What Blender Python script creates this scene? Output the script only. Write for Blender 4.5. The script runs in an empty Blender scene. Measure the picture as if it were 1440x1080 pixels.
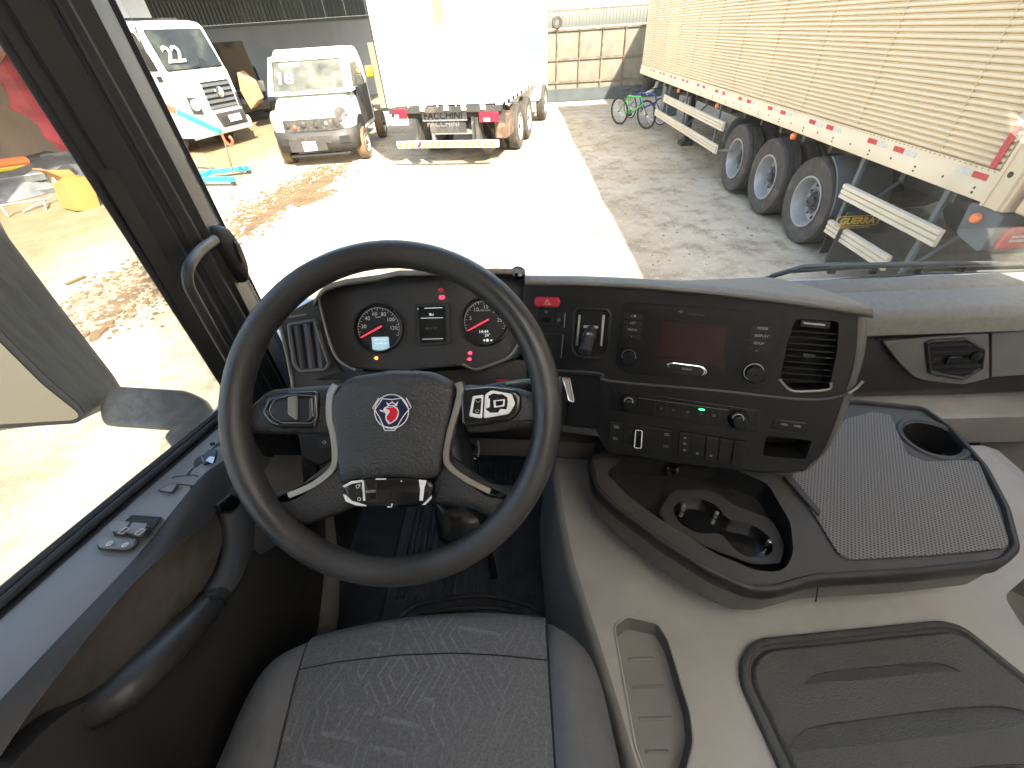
import bpy, bmesh, math, random
from mathutils import Vector, Matrix
from math import radians, sin, cos, pi

# ------------------------------------------------------------------ camera, sky, sun, exposure
scene = bpy.context.scene
COL = scene.collection
FPX = 592.0
_N = Vector((46, 700, FPX)).normalized()                 # nadir seen from the camera (x right, y down, z ahead)
_Y = Vector((10, -(FPX * FPX + 460) / 700, FPX)).normalized()
_Z = -_N
_X = _Y.cross(_Z)
RW = Matrix((_X, _Y, _Z))                                # camera axes -> world axes
CAM = Vector((0, 0, 2.45))
cd = bpy.data.cameras.new('camera')
cam = bpy.data.objects.new('camera', cd); COL.objects.link(cam)
cd.sensor_width = 36; cd.lens = 36 * FPX / 1440
cd.clip_start = 0.02; cd.clip_end = 2000
_r = RW @ Vector((1, 0, 0)); _u = RW @ Vector((0, -1, 0)); _b = RW @ Vector((0, 0, -1))
cam.matrix_world = Matrix(((_r.x, _u.x, _b.x, CAM.x), (_r.y, _u.y, _b.y, CAM.y), (_r.z, _u.z, _b.z, CAM.z), (0, 0, 0, 1)))
scene.camera = cam

SUN = Vector((0.54, -1.05, 1.0)).normalized()            # direction towards the sun: behind us, to the right
w = bpy.data.worlds.new('World'); scene.world = w; w.use_nodes = True
nt = w.node_tree; nt.nodes.clear()
sky = nt.nodes.new('ShaderNodeTexSky'); sky.sky_type = 'NISHITA'; sky.sun_disc = False
sky.sun_elevation = math.asin(SUN.z); sky.sun_rotation = math.atan2(SUN.x, SUN.y)
sky.dust_density = 2.5; sky.air_density = 1.1; sky.ozone_density = 0.4
bg = nt.nodes.new('ShaderNodeBackground'); bg.inputs[1].default_value = 0.15
wo = nt.nodes.new('ShaderNodeOutputWorld')
nt.links.new(sky.outputs[0], bg.inputs[0]); nt.links.new(bg.outputs[0], wo.inputs[0])
sd = bpy.data.lights.new('sun', 'SUN'); sd.energy = 4.2; sd.angle = radians(0.5); sd.color = (1.0, 0.92, 0.80)
so = bpy.data.objects.new('sun', sd); COL.objects.link(so)
so.rotation_euler = SUN.to_track_quat('Z', 'Y').to_euler(); so.location = (20, -20, 40)
vs = scene.view_settings
vs.view_transform = 'Standard'; vs.look = 'None'; vs.gamma = 1; vs.exposure = 2.5; vs.use_curve_mapping = False
cy = scene.cycles
cy.max_bounces = 8; cy.diffuse_bounces = 4; cy.glossy_bounces = 4; cy.transparent_max_bounces = 16
cy.use_denoising = True
cy.sample_clamp_indirect = 6

random.seed(7)
# ------------------------------------------------------------------ measuring: where a sight line meets a plane of the place
def ray(x, y): return RW @ Vector((x - 720, y - 540, FPX))
def at(x, y, X=None, Y=None, Z=None):
    d = ray(x, y)
    t = (X - CAM.x) / d.x if X is not None else (Y - CAM.y) / d.y if Y is not None else (Z - CAM.z) / d.z
    return CAM + d * t
def dep(x, y, m): return CAM + RW @ Vector(((x - 720) / FPX, (y - 540) / FPX, 1)) * m
class Pl:
    def __init__(s, o, n, u=None):
        s.o = Vector(o); s.n = Vector(n).normalized()
        u = Vector(u) if u is not None else Vector((0, 0, 1)).cross(s.n)
        if u.length < 1e-6: u = Vector((1, 0, 0))
        s.u = (u - s.n * u.dot(s.n)).normalized(); s.v = s.n.cross(s.u)
    def p(s, x, y, off=0.0):
        d = ray(x, y); o = s.o + s.n * off
        return CAM + d * ((o - CAM).dot(s.n) / d.dot(s.n))
    def uv(s, x, y):
        q = s.p(x, y) - s.o; return q.dot(s.u), q.dot(s.v)
    def w(s, a, b, h=0.0): return s.o + s.u * a + s.v * b + s.n * h
def plane3(a, b, c, toward=None):
    n = (b - a).cross(c - a).normalized()
    if n.dot((toward or CAM) - a) < 0: n = -n
    return Pl(a, n, b - a)

# ------------------------------------------------------------------ mesh building
class MB:
    def __init__(s): s.b = bmesh.new()
    def face(s, pts):
        try: return s.b.faces.new([s.b.verts.new(p) for p in pts])
        except ValueError: return None
    def prism(s, pts, vec, cap=True):
        vec = Vector(vec); n = len(pts)
        a = [s.b.verts.new(p) for p in pts]; c = [s.b.verts.new(Vector(p) + vec) for p in pts]
        for i in range(n):
            j = (i + 1) % n; s.b.faces.new((a[i], a[j], c[j], c[i]))
        if cap: s.b.faces.new(a[::-1]); s.b.faces.new(c)
        return s
    def box(s, lo, hi, m=None):
        x0, y0, z0 = lo; x1, y1, z1 = hi
        pts = [Vector(p) for p in ((x0, y0, z0), (x1, y0, z0), (x1, y1, z0), (x0, y1, z0))]
        vec = Vector((0, 0, z1 - z0))
        if m is not None:
            v = [m @ p for p in pts]; t = [m @ (p + vec) for p in pts]
        else: v = pts; t = [p + vec for p in pts]
        a = [s.b.verts.new(p) for p in v]; c = [s.b.verts.new(p) for p in t]
        for i in range(4):
            j = (i + 1) % 4; s.b.faces.new((a[i], a[j], c[j], c[i]))
        s.b.faces.new(a[::-1]); s.b.faces.new(c); return s
    def rings(s, rings, closed=True, cap0=True, cap1=True, loop=False):
        vs = [[s.b.verts.new(p) for p in r] for r in rings]
        n = len(vs[0]); m = len(vs)
        for k in range(m if loop else m - 1):
            A = vs[k]; B = vs[(k + 1) % m]
            for i in range(n if closed else n - 1):
                j = (i + 1) % n
                try: s.b.faces.new((A[i], A[j], B[j], B[i]))
                except ValueError: pass
        if closed and not loop:
            if cap0: s.b.faces.new(vs[0][::-1])
            if cap1: s.b.faces.new(vs[-1])
        return s
    def tube(s, path, r, n=8, closed=False, flat=1.0, up=None):
        path = [Vector(p) for p in path]; R = []; m = len(path); prev = None
        for i, p in enumerate(path):
            a = path[(i - 1) % m] if (closed or i > 0) else p
            c = path[(i + 1) % m] if (closed or i < m - 1) else p
            t = (c - a).normalized()
            if prev is None:
                h = Vector(up) if up is not None else (Vector((0, 0, 1)) if abs(t.z) < .9 else Vector((1, 0, 0)))
            else: h = prev
            x = (h - t * h.dot(t)).normalized(); prev = x; y = t.cross(x)
            rr = r[i] if isinstance(r, (list, tuple)) else r
            R.append([p + x * (cos(2 * pi * k / n) * rr) + y * (sin(2 * pi * k / n) * rr * flat) for k in range(n)])
        return s.rings(R, loop=closed)
    def lathe(s, o, ax, prof, n=24, closed_prof=False):
        ax = Vector(ax).normalized(); o = Vector(o)
        h = Vector((0, 0, 1)) if abs(ax.z) < .9 else Vector((1, 0, 0))
        x = ax.cross(h).normalized(); y = ax.cross(x)
        R = [[o + ax * hh + (x * cos(2 * pi * k / n) + y * sin(2 * pi * k / n)) * max(rr, 1e-5) for k in range(n)] for rr, hh in prof]
        return s.rings(R, loop=closed_prof, cap0=False, cap1=False)
    def pillow(s, pts, n, levels):
        # outline shrunk towards its middle at rising heights: (shrink, height)
        n = Vector(n); c = sum((Vector(p) for p in pts), Vector()) / len(pts)
        return s.rings([[c + (Vector(p) - c) * k + n * h for p in pts] for k, h in levels])
    def inset(s, pts, n, levels, cap=True):
        # outline moved inwards by a distance (metres) at given heights, for convex-ish outlines
        n = Vector(n).normalized(); pts = [Vector(p) for p in pts]; m = len(pts); out = []
        area = sum((pts[i].cross(pts[(i + 1) % m]) for i in range(m)), Vector()).dot(n)
        sg = 1 if area > 0 else -1
        dirs = []
        for i in range(m):
            e1 = (pts[i] - pts[i - 1]).normalized(); e2 = (pts[(i + 1) % m] - pts[i]).normalized()
            n1 = n.cross(e1) * sg; n2 = n.cross(e2) * sg
            b = (n1 + n2); b = b / max(b.dot(n1), .35) if b.length > 1e-6 else n1
            dirs.append(b)
        R = []
        for k, h in levels:
            q = [p + d * k for p, d in zip(pts, dirs)]
            for _ in range(6):          # where the inward move would fold an edge over, close it up
                bad = False
                for i in range(m):
                    j = (i + 1) % m
                    if (q[j] - q[i]).dot(pts[j] - pts[i]) < 0:
                        c = (q[i] + q[j]) / 2; q[i] = c.copy(); q[j] = c.copy(); bad = True
                if not bad: break
            R.append([p + n * h for p in q])
        return s.rings(R, cap0=cap, cap1=cap)
    def sheet(s, rows):
        return s.rings(rows, closed=False)
    def build(s, name, mat, parent=None, bevel=0, sub=0, ang=35, solid=0, seg=2, kind=None, smooth=True, label=None):
        b = s.b
        bmesh.ops.recalc_face_normals(b, faces=b.faces[:])
        if smooth:
            th = radians(ang)
            for f in b.faces: f.smooth = True
            for e in b.edges:
                if len(e.link_faces) == 2 and e.calc_face_angle(0) > th: e.smooth = False
        me = bpy.data.meshes.new(name); b.to_mesh(me); b.free()
        return link(name, me, mat, parent, bevel, sub, solid, seg, kind, label)
def link(name, me, mat, parent=None, bevel=0, sub=0, solid=0, seg=2, kind=None, label=None):
    o = bpy.data.objects.new(name, me); COL.objects.link(o)
    if mat is not None and not me.materials: me.materials.append(MAT[mat] if isinstance(mat, str) else mat)
    if parent is not None:
        o.parent = parent; o.matrix_parent_inverse = Matrix.Translation(-parent.location) if parent.type == 'EMPTY' and parent.parent is None else Matrix.Identity(4)
    if solid:
        m = o.modifiers.new('solid', 'SOLIDIFY'); m.thickness = solid; m.offset = -1
    if bevel:
        m = o.modifiers.new('bevel', 'BEVEL'); m.width = bevel; m.segments = seg; m.limit_method = 'ANGLE'; m.angle_limit = radians(40)
    if sub:
        m = o.modifiers.new('sub', 'SUBSURF'); m.levels = sub; m.render_levels = sub
    if kind: o['kind'] = kind
    if label: o['label'] = label
    return o
def thing(name, label, cat, loc=(0, 0, 0), group=None):
    o = bpy.data.objects.new(name, None); COL.objects.link(o); o.location = loc
    o['label'] = label; o['category'] = cat; o.empty_display_size = .1
    if group: o['group'] = group
    return o
def tag(o, label, cat, group=None):
    o['label'] = label; o['category'] = cat
    if group: o['group'] = group
    return o
def struct(o): o['kind'] = 'structure'; return o

def rnd(pts, r, n=4):
    # round the corners of an outline; r one radius or one per corner
    pts = [Vector(p) for p in pts]; out = []; m = len(pts)
    for i, p in enumerate(pts):
        a = pts[i - 1]; c = pts[(i + 1) % m]; rr = r[i] if isinstance(r, (list, tuple)) else r
        da = a - p; dc = c - p
        k = min(rr, da.length * .45, dc.length * .45)
        if k < 1e-5: out.append(p); continue
        p0 = p + da.normalized() * k; p1 = p + dc.normalized() * k
        for j in range(n + 1):
            t = j / n; out.append(p0 * (1 - t) ** 2 + p * 2 * t * (1 - t) + p1 * t * t)
    return out
def smooth_path(pts, n=6, closed=False):
    pts = [Vector(p) for p in pts]; out = []; m = len(pts)
    for i in range(m if closed else m - 1):
        g = lambda k: pts[k % m] if closed else pts[max(0, min(m - 1, k))]
        p0, p1, p2, p3 = g(i - 1), g(i), g(i + 1), g(i + 2)
        for j in range(n):
            t = j / n
            out.append(.5 * ((2 * p1) + (p2 - p0) * t + (2 * p0 - 5 * p1 + 4 * p2 - p3) * t * t + (3 * p1 - p0 - 3 * p2 + p3) * t ** 3))
    if not closed: out.append(pts[-1])
    return out
def resample(pts, n):
    pts = [Vector(p) for p in pts]; L = [0]
    for a, c in zip(pts, pts[1:]): L.append(L[-1] + (c - a).length)
    out = []; k = 0
    for i in range(n):
        d = L[-1] * i / (n - 1)
        while k < len(pts) - 2 and L[k + 1] < d: k += 1
        t = (d - L[k]) / max(L[k + 1] - L[k], 1e-9); out.append(pts[k].lerp(pts[k + 1], min(max(t, 0), 1)))
    return out
def pp(pl, pts, off=0.0): return [pl.p(x, y, off) for x, y in pts]
def plate(pl, pts, h, name, mat, parent, r=0.002, off=0.0, bevel=.0008, **k):
    # a raised plate: outline given as sighted corners on the plane, h thick, standing off the plane
    q = rnd(pp(pl, pts, off), r) if r else pp(pl, pts, off)
    return MB().prism(q, pl.n * h).build(name, mat, parent, bevel=bevel, **k)
def circ(pl, x, y, r, n=24, off=0.0, ry=None):
    c = pl.p(x, y, off); ry = ry or r
    return [c + pl.u * (cos(2 * pi * k / n) * r) + pl.v * (sin(2 * pi * k / n) * ry) for k in range(n)]
def rect_c(pl, x, y, wd, ht, off=0.0, rot=0.0):
    c = pl.p(x, y, off); ca, sa = cos(rot), sin(rot); U = pl.u * ca + pl.v * sa; V = pl.v * ca - pl.u * sa
    return [c - U * wd / 2 - V * ht / 2, c + U * wd / 2 - V * ht / 2, c + U * wd / 2 + V * ht / 2, c - U * wd / 2 + V * ht / 2]
def text(body, size, pos, u, n, name, mat, parent, ext=0.0003, align='CENTER', shear=0, bold=0, sx=1.0):
    c = bpy.data.curves.new(name, 'FONT'); c.body = body; c.size = size; c.extrude = ext; c.align_x = align; c.align_y = 'CENTER'
    c.shear = shear; c.offset = bold; c.resolution_u = 3
    o = bpy.data.objects.new(name, c); COL.objects.link(o)
    dg = bpy.context.evaluated_depsgraph_get(); me = bpy.data.meshes.new_from_object(o.evaluated_get(dg))
    bpy.data.objects.remove(o); bpy.data.curves.remove(c)
    n = Vector(n).normalized(); u = Vector(u); u = (u - n * u.dot(n)).normalized(); v = n.cross(u); p = Vector(pos)
    M = Matrix(((u.x * sx, v.x, n.x, p.x), (u.y * sx, v.y, n.y, p.y), (u.z * sx, v.z, n.z, p.z), (0, 0, 0, 1)))
    me.transform(M); me.materials.clear()
    return link(name, me, mat, parent)
def copy_tree(o, parent=None, delta=None):
    c = o.copy(); COL.objects.link(c); c.parent = parent
    if delta is not None: c.location = o.location + Vector(delta)
    for ch in o.children: copy_tree(ch, c)
    return c

# ------------------------------------------------------------------ materials
MAT = {}
def mat(name, col, rough=.5, metal=0.0, var=0.0, vscale=8.0, bump=0.0, bscale=200.0, col2=None, c2lo=.45, c2hi=.6, spec=.5,
        emit=0.0, dist=.001, detail=4, coat=0.0, rvar=0.0, stretch=None, c2scale=None):
    m = bpy.data.materials.new(name); m.use_nodes = True; MAT[name] = m
    N = m.node_tree.nodes; L = m.node_tree.links; b = N['Principled BSDF']
    b.inputs['Roughness'].default_value = rough; b.inputs['Metallic'].default_value = metal
    b.inputs['Specular IOR Level'].default_value = spec; b.inputs['Coat Weight'].default_value = coat
    if isinstance(col, (int, float)): col = (col, col, col)
    b.inputs['Base Color'].default_value = (*col, 1)
    tc = N.new('ShaderNodeTexCoord'); src = tc.outputs['Object']
    if stretch:
        mp = N.new('ShaderNodeMapping'); mp.inputs['Scale'].default_value = stretch; L.new(src, mp.inputs['Vector']); src = mp.outputs[0]
    out = None
    if var:
        nz = N.new('ShaderNodeTexNoise'); nz.inputs['Scale'].default_value = vscale; nz.inputs['Detail'].default_value = detail
        L.new(src, nz.inputs['Vector'])
        mr = N.new('ShaderNodeMapRange'); mr.inputs['From Min'].default_value = .25; mr.inputs['From Max'].default_value = .75
        mr.inputs['To Min'].default_value = 1 - var; mr.inputs['To Max'].default_value = 1 + var
        L.new(nz.outputs['Fac'], mr.inputs['Value'])
        mx = N.new('ShaderNodeVectorMath'); mx.operation = 'SCALE'; mx.inputs[0].default_value = col
        L.new(mr.outputs[0], mx.inputs['Scale']); out = mx.outputs[0]
        if rvar:
            m2 = N.new('ShaderNodeMapRange'); m2.inputs['From Min'].default_value = .3; m2.inputs['From Max'].default_value = .7
            m2.inputs['To Min'].default_value = max(rough - rvar, .02); m2.inputs['To Max'].default_value = min(rough + rvar, 1)
            L.new(nz.outputs['Fac'], m2.inputs['Value']); L.new(m2.outputs[0], b.inputs['Roughness'])
    if col2 is not None:
        n2 = N.new('ShaderNodeTexNoise'); n2.inputs['Scale'].default_value = c2scale or vscale * .7; n2.inputs['Detail'].default_value = 8
        n2.inputs['Roughness'].default_value = .65
        L.new(src, n2.inputs['Vector'])
        cr = N.new('ShaderNodeMapRange'); cr.inputs['From Min'].default_value = c2lo; cr.inputs['From Max'].default_value = c2hi
        L.new(n2.outputs['Fac'], cr.inputs['Value'])
        mi = N.new('ShaderNodeMix'); mi.data_type = 'RGBA'
        L.new(cr.outputs[0], mi.inputs['Factor']); mi.inputs['B'].default_value = (*col2, 1)
        if out is not None: L.new(out, mi.inputs['A'])
        else: mi.inputs['A'].default_value = (*col, 1)
        out = mi.outputs['Result']
    if out is not None: L.new(out, b.inputs['Base Color'])
    if bump:
        n3 = N.new('ShaderNodeTexNoise'); n3.inputs['Scale'].default_value = bscale; n3.inputs['Detail'].default_value = 3
        L.new(src, n3.inputs['Vector'])
        bp = N.new('ShaderNodeBump'); bp.inputs['Strength'].default_value = bump; bp.inputs['Distance'].default_value = dist
        L.new(n3.outputs['Fac'], bp.inputs['Height']); L.new(bp.outputs[0], b.inputs['Normal'])
    if emit:
        b.inputs['Emission Color'].default_value = (*col, 1); b.inputs['Emission Strength'].default_value = emit
    return m
def nodes(name): m = MAT[name]; return m.node_tree.nodes, m.node_tree.links, m.node_tree.nodes['Principled BSDF']

mat('black_plastic', (.018, .018, .0185), .45, var=.18, vscale=30, bump=.25, bscale=1400, dist=.0004, rvar=.08)
mat('fascia_black', (.0075, .0075, .0077), .42, var=.2, vscale=14, bump=.12, bscale=1600, dist=.0003, rvar=.08)
mat('grain_plastic', (.034, .034, .0345), .5, var=.15, vscale=20, bump=.5, bscale=900, dist=.0006, rvar=.07)
mat('pad_plastic', (.17, .16, .142), .62, var=.14, vscale=160, bump=.5, bscale=600, dist=.0008, col2=(.22, .205, .175), c2lo=.35, c2hi=.75, c2scale=55)
mat('sill_plastic', (.142, .138, .132), .42, var=.14, vscale=12, bump=.35, bscale=1000, dist=.0004, rvar=.08)
mat('door_dark', (.027, .026, .025), .42, var=.2, vscale=14, bump=.3, bscale=1000, dist=.0005, rvar=.08)
mat('pocket_felt', (.21, .182, .15), .9, var=.2, vscale=40, bump=.4, bscale=700)
mat('gloss_black', (.010, .010, .011), .14, var=.2, vscale=30, coat=.3)
mat('worn_black', (.012, .012, .013), .16, col2=(.62, .62, .60), c2lo=.60, c2hi=.615, c2scale=70, coat=.2)
mat('leather', (.028, .028, .0285), .44, var=.15, vscale=25, bump=.9, bscale=300, dist=.002, rvar=.08)
mat('rim_leather', (.036, .036, .036), .40, var=.22, vscale=16, bump=.25, bscale=700, dist=.0006, rvar=.1)
mat('airbag_skin', (.034, .034, .0345), .42, var=.12, vscale=25, bump=1.0, bscale=270, dist=.0022)
mat('satin_metal', (.60, .60, .59), .28, 1.0, var=.06, vscale=30)
mat('chrome', (.82, .82, .82), .1, 1.0)
mat('tunnel_plastic', (.30, .284, .26), .5, var=.12, vscale=7, bump=.4, bscale=900, dist=.0005, col2=(.23, .215, .19), c2lo=.52, c2hi=.8, rvar=.08)
mat('skirt_plastic', (.13, .12, .108), .5, var=.1, vscale=10, bump=.3, bscale=900, dist=.0005)
mat('lid_rubber', (.052, .053, .050), .58, var=.16, vscale=18, bump=1.0, bscale=330, dist=.002, rvar=.06)
mat('rim_dark', (.018, .0175, .017), .5, var=.15, vscale=18, bump=.4, bscale=900, dist=.0005)
mat('seam', (.012, .012, .012), .8)
mat('pillar_trim', (.030, .027, .023), .55, var=.12, vscale=14, bump=.3, bscale=900, dist=.0005)
mat('pillar_dark', (.022, .0215, .021), .5, var=.15, vscale=12, bump=.2, bscale=800, dist=.0005)
mat('rubber', (.018, .018, .018), .65, var=.25, vscale=30, bump=.3, bscale=400)
mat('cab_lining', (.55, .52, .47), .85, var=.08, vscale=8)
mat('cab_steel', (.45, .45, .46), .4)
mat('mat_rubber', (.026, .027, .029), .5, var=.45, vscale=22, bump=.3, bscale=300, col2=(.05, .05, .05), c2lo=.58, c2hi=.75)
mat('print_white', (.62, .62, .60), .6)
mat('print_grey', (.25, .25, .25), .6)
mat('icon_dim', (.10, .10, .10), .6)
mat('gauge_face', (.010, .010, .011), .6)
mat('needle_red', (.75, .03, .05), .5, emit=.35)
mat('warn_red', (1.0, .02, .05), .5, emit=1.6)
mat('warn_dim', (.35, .02, .03), .5, emit=.2)
mat('warn_amber', (1.0, .22, .03), .5, emit=1.0)
mat('green_led', (.05, .9, .25), .5, emit=1.2)
mat('lcd_blue', (.30, .46, .52), .35, emit=.16)
mat('lcd_dark', (.016, .018, .018), .2)
mat('lcd_text', (.65, .72, .70), .5, emit=.18)
mat('hazard_red', (.42, .02, .04), .35, var=.1, vscale=60)
mat('screen_reflection', (.030, .013, .011), .12)  # brownish tint stands for a red reflection on the radio screen
mat('badge_blue', (.010, .016, .06), .3)
mat('badge_red', (.62, .015, .03), .35)
mat('badge_white', (.78, .78, .78), .3)
mat('seat_side', (.095, .096, .10), .75, var=.12, vscale=60, bump=.5, bscale=1500, dist=.0006)
# ------------- outdoors
mat('white_paint', (.80, .80, .79), .35, var=.04, vscale=2, coat=.2)
mat('white_body', (.78, .78, .77), .45, var=.05, vscale=1.4)
mat('grey_wall', (.25, .262, .28), .9, var=.12, vscale=.7, bump=.3, bscale=20, dist=.01, col2=(.19, .19, .19), c2lo=.55, c2hi=.8, c2scale=.5)
mat('dark_sheet', (.065, .08, .085), .5, var=.25, vscale=.8, stretch=(1, 1, .15))
mat('tyre', (.05, .043, .037), .85, var=.2, vscale=9, bump=.4, bscale=60, dist=.004, col2=(.13, .115, .095), c2lo=.5, c2hi=.8, c2scale=6)
mat('dirty_tyre', (.13, .085, .045), .9, var=.25, vscale=5, bump=.3, bscale=50, dist=.004)
mat('wheel_steel', (.34, .34, .335), .45, .3, var=.15, vscale=6, col2=(.28, .26, .23), c2lo=.5, c2hi=.8)
mat('chassis_dark', (.03, .029, .027), .7, var=.3, vscale=4, col2=(.11, .09, .07), c2lo=.5, c2hi=.75)
mat('guard_grey', (.10, .11, .115), .6, var=.15, vscale=5)
mat('trailer_alu', (.65, .50, .305), .45, .0, var=.09, vscale=1.2, stretch=(1, .5, 4), rvar=.06)
mat('trailer_rail', (.68, .545, .36), .45, .0, var=.08, vscale=3)
mat('trailer_seam', (.56, .43, .265), .5, var=.1, vscale=4)
mat('plank_alu', (.64, .55, .41), .4, .0, var=.1, vscale=3)
mat('red_reflect', (.50, .02, .035), .35, var=.15, vscale=30)
mat('white_reflect', (.55, .53, .48), .35, var=.1, vscale=30)
mat('orange_lens', (.85, .22, .06), .3)
mat('red_lens', (.55, .012, .03), .18, var=.1, vscale=10)
mat('flap_black', (.035, .035, .034), .6, var=.3, vscale=4)
mat('flap_grey', (.13, .13, .127), .7, var=.15, vscale=6)
mat('flap_yellow', (.50, .33, .05), .6)
mat('yellow_paint', (.68, .55, .04), .5)
mat('gate_panel', (.16, .138, .10), .75, var=.25, vscale=2.5, col2=(.12, .125, .11), c2lo=.45, c2hi=.7, bump=.3, bscale=12, dist=.006, c2scale=3)
mat('gate_rust', (.10, .06, .038), .8, var=.3, vscale=6, col2=(.18, .14, .10), c2lo=.45, c2hi=.6)
mat('cardboard', (.34, .15, .035), .85, var=.08, vscale=6)
mat('brown_card', (.36, .20, .10), .85, var=.12, vscale=6)
mat('red_cloth', (.34, .035, .045), .8, var=.25, vscale=3)
mat('pink_cloth', (.45, .22, .18), .85, var=.2, vscale=3)
mat('shed_wall', (.27, .20, .15), .9, var=.3, vscale=.6, col2=(.20, .09, .08), c2lo=.5, c2hi=.75, c2scale=.5)
mat('scrap_metal', (.13, .135, .14), .55, .4, var=.4, vscale=5)
mat('hoist_blue', (.02, .19, .23), .45, var=.15, vscale=8)
mat('hook_red', (.55, .07, .03), .5)
mat('car_black', (.02, .022, .026), .25, coat=.5)
mat('bike_green', (.06, .42, .07), .35)
mat('bike_blue', (.05, .06, .38), .35)
mat('lamp_glass', (.55, .52, .45), .12, spec=.8)
mat('van_grey', (.035, .032, .029), .6, var=.15, vscale=5)
mat('engine_mess', (.04, .035, .03), .7, var=.6, vscale=14, col2=(.13, .10, .075), c2lo=.56, c2hi=.66)
mat('sticker_yellow', (.55, .52, .10), .6)
mat('sticker_blue', (.18, .36, .46), .6)
mat('sticker_pale', (.50, .62, .66), .6)
mat('stone', (.22, .17, .115), .9, var=.3, vscale=5)
mat('dirt', (.115, .072, .034), .95, var=.35, vscale=3, bump=.4, bscale=30, dist=.01)

def glass(name, tint, gloss=1.0, rough=.0, dust=0.0):
    m = bpy.data.materials.new(name); m.use_nodes = True; MAT[name] = m
    N = m.node_tree.nodes; L = m.node_tree.links; N.clear()
    o = N.new('ShaderNodeOutputMaterial'); t = N.new('ShaderNodeBsdfTransparent'); t.inputs[0].default_value = (*tint, 1)
    g = N.new('ShaderNodeBsdfGlossy'); g.inputs['Roughness'].default_value = rough
    f = N.new('ShaderNodeFresnel'); f.inputs[0].default_value = 1.35
    mu = N.new('ShaderNodeMath'); mu.operation = 'MULTIPLY'; mu.inputs[1].default_value = gloss
    L.new(f.outputs[0], mu.inputs[0])
    mx = N.new('ShaderNodeMixShader'); L.new(mu.outputs[0], mx.inputs[0]); L.new(t.outputs[0], mx.inputs[1]); L.new(g.outputs[0], mx.inputs[2])
    res = mx.outputs[0]
    if dust:
        d = N.new('ShaderNodeBsdfDiffuse'); d.inputs[0].default_value = (.8, .76, .66, 1)
        tc = N.new('ShaderNodeTexCoord'); nz = N.new('ShaderNodeTexNoise'); nz.inputs['Scale'].default_value = 3; nz.inputs['Detail'].default_value = 8
        L.new(tc.outputs['Object'], nz.inputs['Vector'])
        mr = N.new('ShaderNodeMapRange'); mr.inputs['From Min'].default_value = .3; mr.inputs['From Max'].default_value = .8
        mr.inputs['To Min'].default_value = dust * .4; mr.inputs['To Max'].default_value = dust * 1.6; L.new(nz.outputs['Fac'], mr.inputs['Value'])
        m2 = N.new('ShaderNodeMixShader'); L.new(mr.outputs[0], m2.inputs[0]); L.new(res, m2.inputs[1]); L.new(d.outputs[0], m2.inputs[2]); res = m2.outputs[0]
    L.new(res, o.inputs[0]); return m
glass('windshield_glass', (.96, .97, .95), .22, dust=.022)
glass('door_glass', (.95, .96, .94), .5, dust=.04)
glass('vehicle_glass', (.45, .50, .46), 1.6, .02, dust=.10)
glass('lens_clear', (.97, .97, .97), .5)
mat('cab_glass', (.022, .024, .02), .07, var=.5, vscale=1.6, col2=(.07, .075, .05), c2lo=.5, c2hi=.66, c2scale=1.2, spec=.5)
mat('shade_slate', (.05, .062, .066), .7, var=.2, vscale=3)
mat('bike_rim', (.65, .65, .63), .35, .5)
mat('van_olive', (.20, .21, .14), .8, var=.2, vscale=4)
mat('mirror_shell', (.095, .092, .083), .6, var=.2, vscale=14, stretch=(6, 6, .6), bump=.3, bscale=90, dist=.001, col2=(.145, .14, .125), c2lo=.42, c2hi=.66)
mat('mirror_face', (.40, .41, .42), .10, 1.0)
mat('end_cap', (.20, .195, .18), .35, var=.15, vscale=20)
mat('gloss_dark', (.009, .009, .0095), .26, var=.15, vscale=20)
mat('radio_face', (.0075, .0075, .008), .32, var=.15, vscale=12)
mat('knee_grey', (.075, .07, .064), .6, var=.12, vscale=10)
mat('icon_light', (.38, .38, .37), .6)
mat('deck_plastic', (.045, .042, .039), .5, var=.12, vscale=14, bump=.4, bscale=900, dist=.0005)
def fill_hatch_material():
    m = bpy.data.materials.new('fill_hatch_acrylic'); m.use_nodes = True; MAT['fill_hatch_acrylic'] = m
    N = m.node_tree.nodes; L = m.node_tree.links; N.clear()
    o = N.new('ShaderNodeOutputMaterial'); t = N.new('ShaderNodeBsdfTranslucent'); t.inputs[0].default_value = (.9, .88, .84, 1)
    d = N.new('ShaderNodeBsdfDiffuse'); d.inputs[0].default_value = (.7, .7, .7, 1); x = N.new('ShaderNodeMixShader'); x.inputs[0].default_value = .15
    L.new(t.outputs[0], x.inputs[1]); L.new(d.outputs[0], x.inputs[2]); L.new(x.outputs[0], o.inputs[0])
fill_hatch_material()

mat('hub_grey', (.16, .155, .15), .5, .2, var=.2, vscale=8)

mat('pocket_floor', (.17, .158, .143), .55, var=.15, vscale=12, bump=.3, bscale=900, dist=.0005)
mat('grille_grey', (.16, .16, .155), .4, .6)

mat('end_gloss', (.075, .073, .068), .33, var=.2, vscale=20)
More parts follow.
